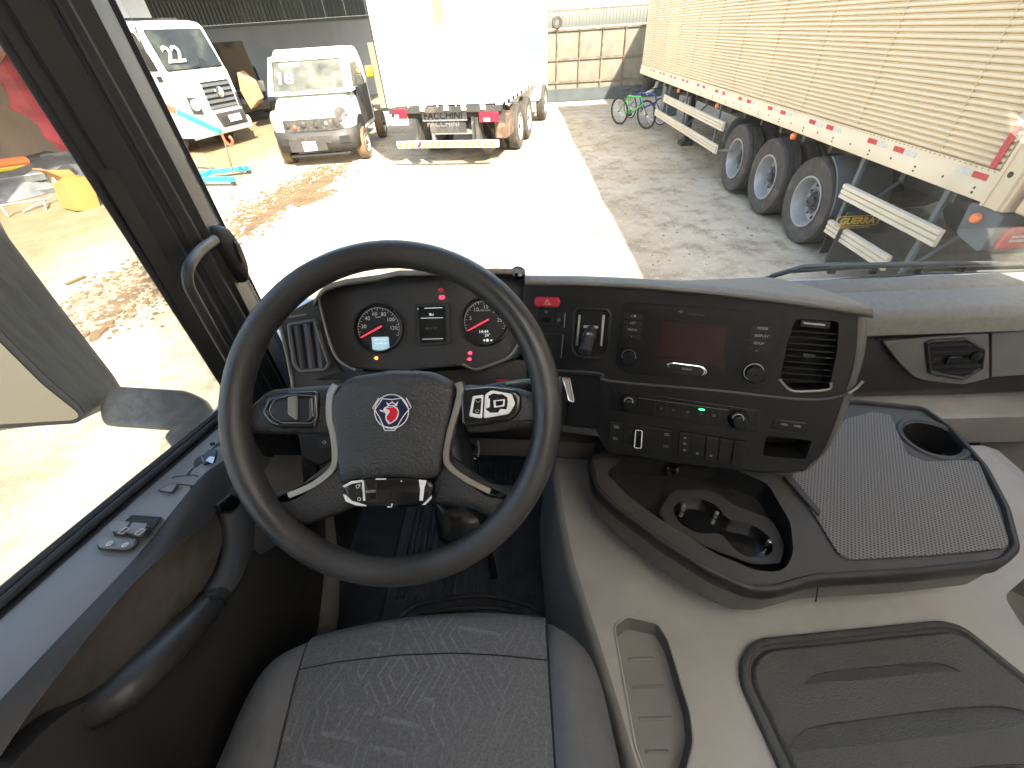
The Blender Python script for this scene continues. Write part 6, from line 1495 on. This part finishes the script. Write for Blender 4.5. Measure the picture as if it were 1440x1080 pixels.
text('431780 km', .0052, CP.p(536, 483, FO + .0028), CP.u, CP.n, 'display_digits', 'lcd_text', lc, ext=.0001)
text('14:44', .0085, CP.p(680, 466.5, FO + .0025), CP.u, CP.n, 'clock_digits', 'lcd_text', ic, ext=.0001)
text('24°', .0075, CP.p(685.5, 471.5, FO + .0025), CP.u, CP.n, 'clock_digits', 'lcd_text', ic, ext=.0001)
for (x, w_) in ((681, .002), (685.5, .003), (691, .002)): MB().lathe(CP.p(x, 478.5, FO + .002), CP.n, [(w_, 0), (w_, .0006), (.0002, .0006)], 6).build('status_icon', 'lcd_text', ic)
sc_ = cpl([(585, 428), (631, 426), (634, 482), (628, 485), (590, 487), (585, 484)], .004, 'screen_frame', 'black_plastic', r=.003, off=FO)
cpl([(588, 431), (626, 430), (628, 481), (591, 483)], .0004, 'screen', 'lcd_dark', sc_, r=.0015, off=FO + .0042, bevel=0)
for (y, x0, x1, th_) in ((433.5, 597, 622, .0006), (447.5, 592, 623, .0005), (477, 594, 623, .0005)): MB().tube(pp(CP, [(x0, y), (x1, y - .8)], FO + .005), th_, 4).build('screen_line', 'lcd_text', sc_)
text('N', .006, CP.p(605, 442, FO + .005), CP.u, CP.n, 'screen_symbol', 'lcd_text', sc_, ext=.0001)
text('8ul', .0065, CP.p(607, 442.5, FO + .0049), CP.u, CP.n, 'screen_symbol', 'lcd_text', sc_, ext=.0001)
text('00:11:17', .0065, CP.p(606, 462, FO + .005), CP.u, CP.n, 'screen_symbol', 'icon_dim', sc_, ext=.0001)
for (x, y) in ((588.5, 434.5), (611, 432.5), (622.5, 432)): MB().lathe(CP.p(x, y, FO + .004), CP.n, [(.0019, 0), (.0019, .0006), (.0002, .0006)], 6).build('status_icon', 'lcd_text', sc_)
for (x, y, m_, r_) in ((621.5, 418, 'warn_red', .0042), (620, 408, 'warn_dim', .0042), (661.5, 496.5, 'warn_red', .0036), (660.5, 505, 'warn_red', .0034), (529.5, 503.5, 'warn_amber', .0036)):
    w2 = bpy.data.objects.new('warning_lamp', None); COL.objects.link(w2); w2.parent = ic; w2.matrix_parent_inverse = Matrix.Translation(-ic.location)
    if r_ > .004:
        MB().tube(circ(CP, x, y, r_ * .72, 14, FO + .001), .0008, 4, closed=True).build('lamp_ring', m_, w2)
        c = CP.p(x, y, FO + .001)
        for s in (-1, 1): MB().tube([c + CP.u * s * r_ * 1.15 * cos(t) + CP.v * r_ * 1.05 * sin(t) for t in [radians(-40 + k * 20) for k in range(5)]], .0006, 4).build('lamp_bracket', m_, w2)
        text('!', r_ * 1.3, c + CP.n * .0006, CP.u, CP.n, 'lamp_mark', m_, w2, ext=.0001)
    else:
        MB().prism(rnd(rect_c(CP, x, y, r_ * 1.5, r_ * 1.6, FO + .0008), .0012), CP.n * .0005).build('lamp_symbol', m_, w2)
        MB().prism(rect_c(CP, x - 2.4, y, r_ * .8, r_ * .5, FO + .0008), CP.n * .0005).build('lamp_symbol', m_, w2)
# hood over the cluster and its lighter edges (part of the dashboard)
hpx = [(440, 428), (452, 408), (480, 398), (540, 390), (556, 385), (640, 384), (700, 382), (738, 384)]
hf = resample([CP.p(a, b, .03) for a, b in hpx], 22); hb2 = resample([CP.p(a, b - 4, .005) + Vector((0, .05, 0)) for a, b in hpx], 22)
hw = [Vector((-.50 + .50 * i / 21, 1.11, 1.88)) for i in range(22)]
hu = resample([CP.p(a, b + 5, -.012) for a, b in hpx], 22)
MB().sheet([hu, [p + CP.n * -.002 - CP.v * .003 for p in hf], hf, [p + Vector((0, .006, .004)) for p in hf], [p.lerp(q, .35) + Vector((0, 0, .005)) for p, q in zip(hf, hw)], hw]).build('cluster_hood', 'pad_plastic', ds, ang=80)
MB().tube(smooth_path(pp(CP, [(447, 416), (455, 450), (466, 488), (478, 508), (500, 521)], .021), 4), .0025, 6).build('bezel_edge', 'sill_plastic', ds)
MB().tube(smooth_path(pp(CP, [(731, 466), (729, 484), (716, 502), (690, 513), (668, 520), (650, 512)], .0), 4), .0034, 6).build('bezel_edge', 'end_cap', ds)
# left vent and the panel round it
LV = Pl(dep(435, 482, .79), Vector((.22, -.85, .48)), (1, 0, 0))
MB().prism(rnd(pp(LV, [(392, 446), (446, 418), (470, 505), (486, 530), (480, 545), (414, 551)], -.004), .008), LV.n * -.02).build('vent_housing', 'grain_plastic', ds, bevel=.003)
MB().tube(smooth_path(pp(LV, [(391, 446), (402, 492), (410, 530), (416, 550), (450, 547), (482, 541)], -.002), 4), .003, 6).build('housing_edge', 'sill_plastic', ds)
vent(LV, [(404, 455), (445, 447), (458, 490), (466, 512), (458, 522), (422, 524), (412, 512)], 'left_vent', ds, 3, hdir='v', frame_m='sill_plastic', inner=.007, slat_m='black_plastic')
MB().prism(pp(LV, [(406, 444.5), (430, 441), (431, 443), (407, 447)], .001), LV.n * .002).build('vent_dial', 'end_cap', ds)
# dark lower body of the dash, knee panel, column surround
def drow(pts): return resample([p for p in pts], 12)
r0 = drow([LV.p(410, 545, -.01), CP.p(480, 522, -.005), CP.p(600, 524, -.005), CP.p(700, 515, -.005), FP.p(745, 500, -.006), FP.p(790, 520, -.006)])
r1 = drow([at(425, 575, Y=.64), at(500, 570, Y=.60), at(600, 570, Y=.60), at(700, 560, Y=.60), at(760, 575, Y=.61), at(800, 590, Y=.615)])
r2 = drow([at(440, 600, Y=.62), at(520, 610, Y=.585), at(620, 615, Y=.585), at(720, 618, Y=.59), at(780, 620, Y=.60), at(840, 625, Y=.60)])
r3 = [p + Vector((0, .02, -.012)) for p in r2]; r4 = [p + Vector((0, .04, -.10)) for p in r2]; r5 = [p + Vector((0, .30, -.16)) for p in r2]
MB().sheet([r0, r1, r2, r3]).build('lower_dash', 'black_plastic', ds, ang=80)
MB().sheet([r3, [p + Vector((0, .018, -.018)) for p in r2], r4, r5]).build('knee_panel', 'knee_grey', ds, ang=60)
MB().sheet([[Vector((-.56, 1.125, 1.835)), Vector((1.6, 1.125, 1.835))], [Vector((-.56, 1.08, FL)), Vector((1.6, 1.08, FL))]]).build('firewall', 'black_plastic', ds)
# corner between left vent housing and the pillar
c0_ = [Vector((-.60, .98, 1.90)), at(395, 447, Y=.80), LV.p(394, 447, -.012)]; c1_ = [Vector((-.60, .80, 1.72)), at(405, 520, Y=.72), LV.p(416, 549, -.012)]; c2_ = [Vector((-.58, .72, 1.55)), at(420, 600, Y=.70), at(440, 600, Y=.63)]; c3_ = [Vector((-.58, .70, 1.3)), at(430, 720, Y=.78), at(450, 720, Y=.75)]
MB().sheet([c0_, c1_, c2_, c3_]).build('corner_panel', 'grain_plastic', ds, ang=80)
swp = Pl(at(445, 620, Y=.60), (.15, -.75, .6), (1, 0, 0))
MB().prism(rnd(pp(swp, [(418, 600), (470, 600), (474, 640), (452, 655), (428, 645)], -.004), .01), swp.n * .006).build('switch_housing', 'black_plastic', ds, bevel=.003)
plate(swp, [(447, 615), (466, 614), (467, 629), (449, 630)], .004, 'lamp_switch', 'grain_plastic', ds, .002, .003, .001)
MB().tube(circ(swp, 456, 622, .003, 10, .0075), .0006, 4, closed=True).build('switch_icon', 'print_white', ds)
# footwell side trim left of the seat
MB().sheet([[at(a, b, Z=z) for a, b, z in ((468, 720, 1.55), (478, 800, 1.42), (476, 870, 1.33), (470, 905, 1.30))], [at(a, b, Z=z) for a, b, z in ((452, 735, 1.55), (448, 810, 1.42), (430, 880, 1.33), (410, 915, 1.30))]]).build('kick_trim', 'skirt_plastic', ds, solid=.01)

# ------------------------------------------------------------------ steering column, stalks, key
WC = dep(547, 578, .57); WN = Vector((0, -cos(radians(42)), sin(radians(42))))
WP = Pl(WC, WN, (1, 0, 0))
sc2 = thing('steering_column', 'black steering column behind the wheel hub', 'column', (WC - WN * .1)[:])
MB().tube([WC - WN * .06, WC - WN * .14, WC - WN * .30], [.055, .065, .06], 16).build('shroud', 'black_plastic', sc2)
MB().prism(rnd(pp(WP, [(470, 600), (640, 600), (655, 690), (600, 715), (500, 715)], -.10), .02), WN * -.14).build('shroud_cover', 'black_plastic', sc2, bevel=.01)
MB().pillow(rnd(pp(WP, [(602, 690), (645, 700), (690, 735), (660, 775), (610, 770)], -.16), .02), WN, [(1, -.05), (1, -.02), (.8, .0), (.4, .01)]).build('column_boot', 'gloss_dark', sc2, sub=1)
st2 = thing('control_stalk', 'worn chrome-edged control stalk right of the wheel hub', 'stalk', WP.p(735, 545, -.06)[:])
MB().tube([WP.p(660, 556, -.08), WP.p(705, 546, -.06), WP.p(745, 543, -.055), WP.p(790, 540, -.05)], [.010, .010, .012, .011], 12).build('stalk_arm', 'grain_plastic', st2)
MB().tube([WP.p(712, 541, -.047), WP.p(735, 538, -.045), WP.p(762, 537, -.045)], [.004, .005, .003], 8).build('stalk_wear', 'satin_metal', st2)
pdp = rnd(pp(WP, [(790, 532), (800, 533), (806, 565), (799, 564)], -.055), .002)
MB().prism(pdp, WN * .008).build('stalk_paddle', 'gloss_black', st2, bevel=.002); MB().tube([p + WN * .008 for p in pdp], .0012, 5, closed=True).build('paddle_edge', 'chrome', st2)
rs = thing('red_button', 'small red button below the instrument cluster', 'button', CP.p(706, 540)[:])
MB().prism(rnd(pp(CP, [(698, 533), (714, 533), (713, 545), (698, 545)], .002), .002), CP.n * .006).build('button_cap', 'hazard_red', rs, bevel=.001)
ky = thing('ignition_key', 'ignition key with metal ring hanging behind the wheel', 'key', at(668, 645, Y=.60)[:])
kr = at(666, 655, Y=.58)
MB().tube([kr + Vector((.012 * cos(t), .004 * sin(t), .02 * sin(t))) for t in [2 * pi * k / 16 for k in range(16)]], .0018, 6, closed=True).build('key_ring', 'chrome', ky)
MB().tube([at(672, 620, Y=.60), at(674, 632, Y=.59), at(672, 642, Y=.585)], .0022, 6).build('key_blade', 'satin_metal', ky)
MB().tube(smooth_path([at(664, 660, Y=.58), at(668, 680, Y=.58), at(672, 705, Y=.585)], 4), [.006, .009, .012, .012, .012, .012, .012, .010, .006], 8).build('key_fob', 'leather', ky)
MB().lathe(at(655, 630, Y=.61), (.3, -.9, .3), [(.026, -.03), (.024, .0), (.018, .006), (.001, .006)], 18).build('lock_barrel', 'gloss_black', ky)

# ------------------------------------------------------------------ steering wheel
sw_ = thing('steering_wheel', 'black four-spoke steering wheel with crowned red griffin badge', 'steering wheel', WC[:])
RO = .234; rt = .0195
rimpath = [WC + WP.u * cos(t) * (RO - rt) + WP.v * sin(t) * (RO - rt) for t in [2 * pi * k / 72 for k in range(72)]]
m_ = MB(); R_ = []
for i, p in enumerate(rimpath):
    t = 2 * pi * i / 72; rad = (p - WC).normalized()
    R_.append([p + rad * cos(a) * rt * .96 + WN * sin(a) * rt * 1.08 for a in [2 * pi * k / 18 for k in range(18)]])
m_.rings(R_, loop=True).build('rim', 'rim_leather', sw_)
def hub(pts, levels, nm, m, r=.006, par=sw_, **k): return MB().inset(rnd(pp(WP, pts, 0), r, 5), WN, levels).build(nm, m, par, **k)
# spokes
hub([(330, 585), (372, 548), (472, 540), (472, 612), (385, 612), (335, 610)], [(.012, -.034), (.0, -.026), (0, -.012), (.006, -.004), (.014, -.001)], 'upper_spoke', 'leather', .012, ang=60)
hub([(648, 540), (730, 545), (768, 560), (770, 605), (735, 605), (650, 612)], [(.012, -.034), (.0, -.026), (0, -.012), (.006, -.004), (.014, -.001)], 'upper_spoke', 'leather', .012, ang=60)
hub([(472, 640), (500, 690), (498, 715), (425, 745), (388, 735), (362, 700), (410, 690)], [(.010, -.034), (0, -.026), (0, -.014), (.006, -.006), (.014, -.003)], 'lower_spoke', 'leather', .012, ang=60)
hub([(625, 640), (690, 686), (738, 690), (730, 725), (700, 745), (668, 720), (604, 712), (600, 690)], [(.010, -.034), (0, -.026), (0, -.014), (.006, -.006), (.014, -.003)], 'lower_spoke', 'leather', .012, ang=60)
# airbag cover: a softly domed pad
pad = rnd(pp(WP, [(474, 556), (496, 531), (556, 521), (612, 523), (644, 540), (643, 566), (630, 630), (622, 668), (600, 672), (553, 669), (505, 674), (486, 680), (480, 640), (473, 590)], -.022), .012, 5)
MB().pillow(pad, WN, [(.95, -.02), (1, -.004), (1, .010), (.975, .020), (.93, .0255), (.85, .028), (.6, .0294), (.1, .0298)]).build('airbag_cover', 'airbag_skin', sw_, ang=60)
PO = .0075   # height of the cover face above the wheel plane
for (x, s) in ((497, 1), (604, -1)):
    MB().tube(pp(WP, [(x - 4, 581), (x + 4, 581)], PO + .0005), .0005, 4).build('horn_mark', 'icon_dim', sw_)
    MB().tube(pp(WP, [(x + 4 * s, 579), (x + 6 * s, 577), (x + 6 * s, 585), (x + 4 * s, 583)], PO + .0005), .0005, 4).build('horn_mark', 'icon_dim', sw_)
# metal trims
def trim(pts, w_, nm='metal_trim'):
    P_ = smooth_path(pp(WP, pts, 0), 6); L0, L1 = [], []; n_ = len(P_)
    for i, p in enumerate(P_):
        t = (P_[min(i + 1, n_ - 1)] - P_[max(i - 1, 0)]).normalized(); s = WN.cross(t); ww = w_[0] + (w_[1] - w_[0]) * i / (n_ - 1)
        L0.append((p, s, ww))
    MB().sheet([[p + s * ww - WN * .012 for p, s, ww in L0], [p + s * ww * .93 + WN * .0035 for p, s, ww in L0], [p + s * ww * .75 + WN * .005 for p, s, ww in L0], [p - s * ww * .75 + WN * .005 for p, s, ww in L0], [p - s * ww * .93 + WN * .0035 for p, s, ww in L0], [p - s * ww - WN * .012 for p, s, ww in L0]]).build(nm, 'satin_metal', sw_, ang=50)
trim([(474, 541), (466, 556), (465, 588), (470, 610), (473, 640), (468, 660), (442, 681), (408, 696)], (.0055, .0046))
trim([(645, 538), (648, 552), (640, 585), (634, 606), (628, 640), (634, 656), (658, 674), (690, 690)], (.0055, .0046))
# left switch pod
hub([(370, 580), (380, 558), (405, 551), (446, 550), (450, 556), (448, 602), (398, 602), (382, 596)], [(.004, -.012), (0, -.004), (0, .004), (.003, .007), (.006, .007)], 'switch_pod', 'gloss_black', .005, ang=50)
lpod = hub([(378, 577), (386, 562), (410, 555), (444, 557), (446, 588), (438, 595), (395, 594), (384, 588)], [(.0, .006), (.0, .009), (.002, .0105), (.004, .009), (.006, .009)], 'button_plate', 'gloss_dark', .004, ang=40)
hub([(412, 558), (424, 557), (424, 590), (412, 582)], [(0, .009), (0, .0125), (.001, .014)], 'rocker', 'end_cap', .002, lpod, ang=40)
MB().tube(rnd(pp(WP, [(378, 577), (386, 562), (410, 555), (444, 557), (446, 588), (438, 595), (395, 594), (384, 588)], .010), .004), .0006, 4, closed=True).build('plate_edge', 'end_cap', lpod)
# right switch pod with worn buttons
hub([(648, 556), (652, 547), (690, 544), (725, 548), (734, 558), (733, 578), (718, 592), (660, 601), (650, 596)], [(.004, -.012), (0, -.004), (0, .004), (.003, .007), (.006, .007)], 'switch_pod', 'gloss_black', .005, ang=50)
b1 = hub([(666, 557), (681, 555), (679, 587), (676, 588), (661, 585)], [(0, .006), (0, .009), (.0015, .0105)], 'button_plate', 'badge_white', .002, ang=40)
hub([(669, 560), (679, 559), (677, 583), (665, 581)], [(0, .010), (.001, .0115)], 'button_cap', 'gloss_black', .003, b1, ang=40)
b2 = hub([(683, 555), (692, 549), (720, 554), (725, 568), (716, 582), (681, 588)], [(0, .006), (0, .009), (.0015, .0105)], 'button_plate', 'badge_white', .003, ang=40)
random.seed(11)
wob = [(688, 556), (694, 553), (702, 554), (708, 554), (714, 558), (716, 566), (714, 575), (704, 576), (700, 579), (690, 580), (685, 577), (687, 568)]
hub([(a + random.uniform(-1.2, 1.2), b + random.uniform(-1.2, 1.2)) for a, b in wob], [(0, .010), (.0005, .0112)], 'button_cap', 'worn_black', .001, b2, ang=40)
hub([(695, 563), (711, 561), (710, 571), (696, 573)], [(0, .011), (0, .0135), (.001, .0142)], 'centre_button', 'badge_white', .001, b2, ang=40)
hub([(698, 564), (709, 563), (708, 569), (699, 571)], [(0, .0142), (.0006, .0152)], 'centre_cap', 'gloss_black', .001, b2, ang=40)
hub([(685, 563), (690, 560), (690, 572), (686, 574)], [(0, .011), (0, .013), (.001, .0135)], 'rocker', 'badge_white', .001, b2, ang=40)
MB().tube(circ(WP, 671, 578, .0022, 10, .012), .0004, 4, closed=True).build('button_icon', 'icon_light', b1)
MB().tube(pp(WP, [(669, 563), (672, 566), (676, 563)], .012), .0005, 4).build('button_icon', 'icon_light', b1)
# lower switch panel with chipped coating
lp2 = hub([(484, 680), (498, 673), (530, 671), (575, 670), (605, 674), (612, 682), (608, 698), (596, 708), (560, 712), (510, 711), (492, 705)], [(.004, -.016), (0, -.006), (0, .004), (.002, .007), (.005, .0078)], 'lower_switch_panel', 'gloss_black', .005, ang=50)
for pts, m2 in (([(485, 682), (497, 675), (513, 673), (512, 676), (497, 679), (488, 684)], 'badge_white'), ([(486, 693), (490, 703), (505, 709), (519, 710), (518, 708), (498, 702), (490, 694)], 'badge_white'), ([(494, 680), (509, 677), (514, 690), (514, 705), (499, 700)], 'worn_black'),
                ([(591, 673), (602, 674), (599, 684), (597, 702), (592, 702), (593, 686)], 'badge_white'), ([(603, 704), (609, 694), (609, 699), (600, 708), (594, 708)], 'badge_white'), ([(512, 674), (515, 674), (517, 702), (514, 702)], 'badge_white'),
                ([(531, 671.5), (546, 671), (546, 673), (531, 673)], 'badge_white'), ([(547, 710), (554, 710), (554, 711.5), (547, 711.5)], 'badge_white'), ([(553, 706), (555, 706), (555, 709), (553, 709)], 'badge_white'), ([(566, 674), (568, 674), (568, 676), (566, 676)], 'badge_white')):
    hub(pts, [(0, .0078), (.0002, .0086)], 'chipped_patch' if m2 == 'badge_white' else 'button', m2, .0008, lp2, ang=40)
for (x, y) in ((503, 684), (505, 702)): MB().tube(circ(WP, x, y, .0022, 8, .0095), .0005, 4, closed=True).build('button_icon', 'print_white', lp2)
sl_ = hub([(517, 677), (532, 677), (533, 700), (518, 700)], [(0, .0078), (0, .0095), (.001, .010)], 'roller_switch', 'gloss_dark', .001, lp2, ang=40)
hub([(517, 687), (532, 686), (532, 690), (517, 691)], [(0, .010), (.0005, .012)], 'roller_ridge', 'end_cap', .0005, lp2, ang=40)
# badge
bo = PO + .0004
bc = (551.2, 578.3); br = 23.7 / FPX * .565
def bpt(cx, cy): return WP.p(490 + cx / 12, 540 + cy / 12, bo)
circle = [(735 + 285 * cos(t), 462 - 285 * sin(t)) for t in [2 * pi * k / 40 for k in range(40)]]
lobes = [[(520, 235), (415, 405), (450, 440), (580, 250)], [(980, 235), (1065, 395), (1030, 430), (900, 235)], [(590, 715), (620, 780), (790, 780), (830, 715)]]
bd_ = MB().prism([bpt(*p) for p in circle], WN * .0016).build('badge', 'badge_blue', sw_)
for l in lobes: MB().prism([bpt(*p) for p in l], WN * .0012).build('badge_lobe', 'badge_blue', bd_)
def bl2(pts, closed=False, r=.0007, m2='badge_white', nm='badge_line'): MB().tube([bpt(*p) + WN * .0017 for p in pts], r, 5, closed=closed).build(nm, m2, bd_)
bl2(circle, True)
for l in lobes: bl2(l)
bl2([(580, 245), (735, 262), (900, 238)]); bl2([(455, 440), (530, 560), (600, 715)]); bl2([(1020, 435), (920, 560), (830, 710)]); bl2([(600, 712), (715, 735), (830, 712)])
def bfill(pts, m2, nm, h=.0018, t=.0006): MB().prism([bpt(*p) + WN * h for p in pts], WN * t).build(nm, m2, bd_)
bfill([(612, 398), (660, 375), (700, 385), (780, 372), (835, 400), (862, 460), (855, 530), (830, 590), (770, 640), (715, 672), (680, 678), (668, 650), (640, 615), (628, 560), (640, 510), (620, 480), (545, 460), (535, 430), (600, 450), (600, 420)], 'badge_white', 'head_outline')
bfill([(700, 395), (770, 385), (820, 415), (845, 470), (835, 530), (810, 580), (760, 625), (710, 655), (695, 620), (665, 600), (655, 545), (690, 500), (715, 460), (690, 430), (650, 420), (640, 405)], 'badge_red', 'head', .0025)
bfill([(648, 298), (690, 335), (745, 290), (800, 335), (850, 290), (825, 368), (670, 368)], 'badge_white', 'crown')
bfill([(700, 345), (745, 320), (795, 345), (790, 355), (705, 355)], 'badge_blue', 'crown_gap', .0025)

# ------------------------------------------------------------------ wipers resting outside the windshield base
for i, (label, pts) in enumerate((('black windshield wiper along the foot of the windshield on the right', ((1062, 396), (1110, 382), (1200, 376), (1330, 372), (1500, 370))),)):
    wp2 = thing('wiper', label, 'wiper', at(1200, 378, Y=1.15)[:])
    b0 = [at(a, b, Y=1.165) for a, b in pts]
    MB().tube(b0, .006, 6).build('wiper_blade', 'rubber', wp2)
    MB().tube([at(a, b, Y=1.18) for a, b in ((1085, 388), (1130, 375), (1250, 372), (1400, 371))], .008, 6).build('wiper_arm', 'guard_grey', wp2)
    MB().tube(smooth_path([at(a, b, Y=1.175) for a, b in ((1066, 394), (1100, 384), (1135, 378), (1170, 379), (1230, 376))], 4), .004, 6).build('washer_hose', 'rubber', wp2)
    MB().tube([at(a, b, Y=1.16) for a, b in ((1122, 399), (1300, 384), (1500, 379))], .005, 5).build('blade_spine', 'guard_grey', wp2)
    for x in (1170, 1228, 1290, 1350): MB().box(tuple(at(x, 380, Y=1.16) - Vector((.010, .004, .010))), tuple(at(x, 380, Y=1.16) + Vector((.010, .004, .010)))).build('blade_clip', 'rubber', wp2)
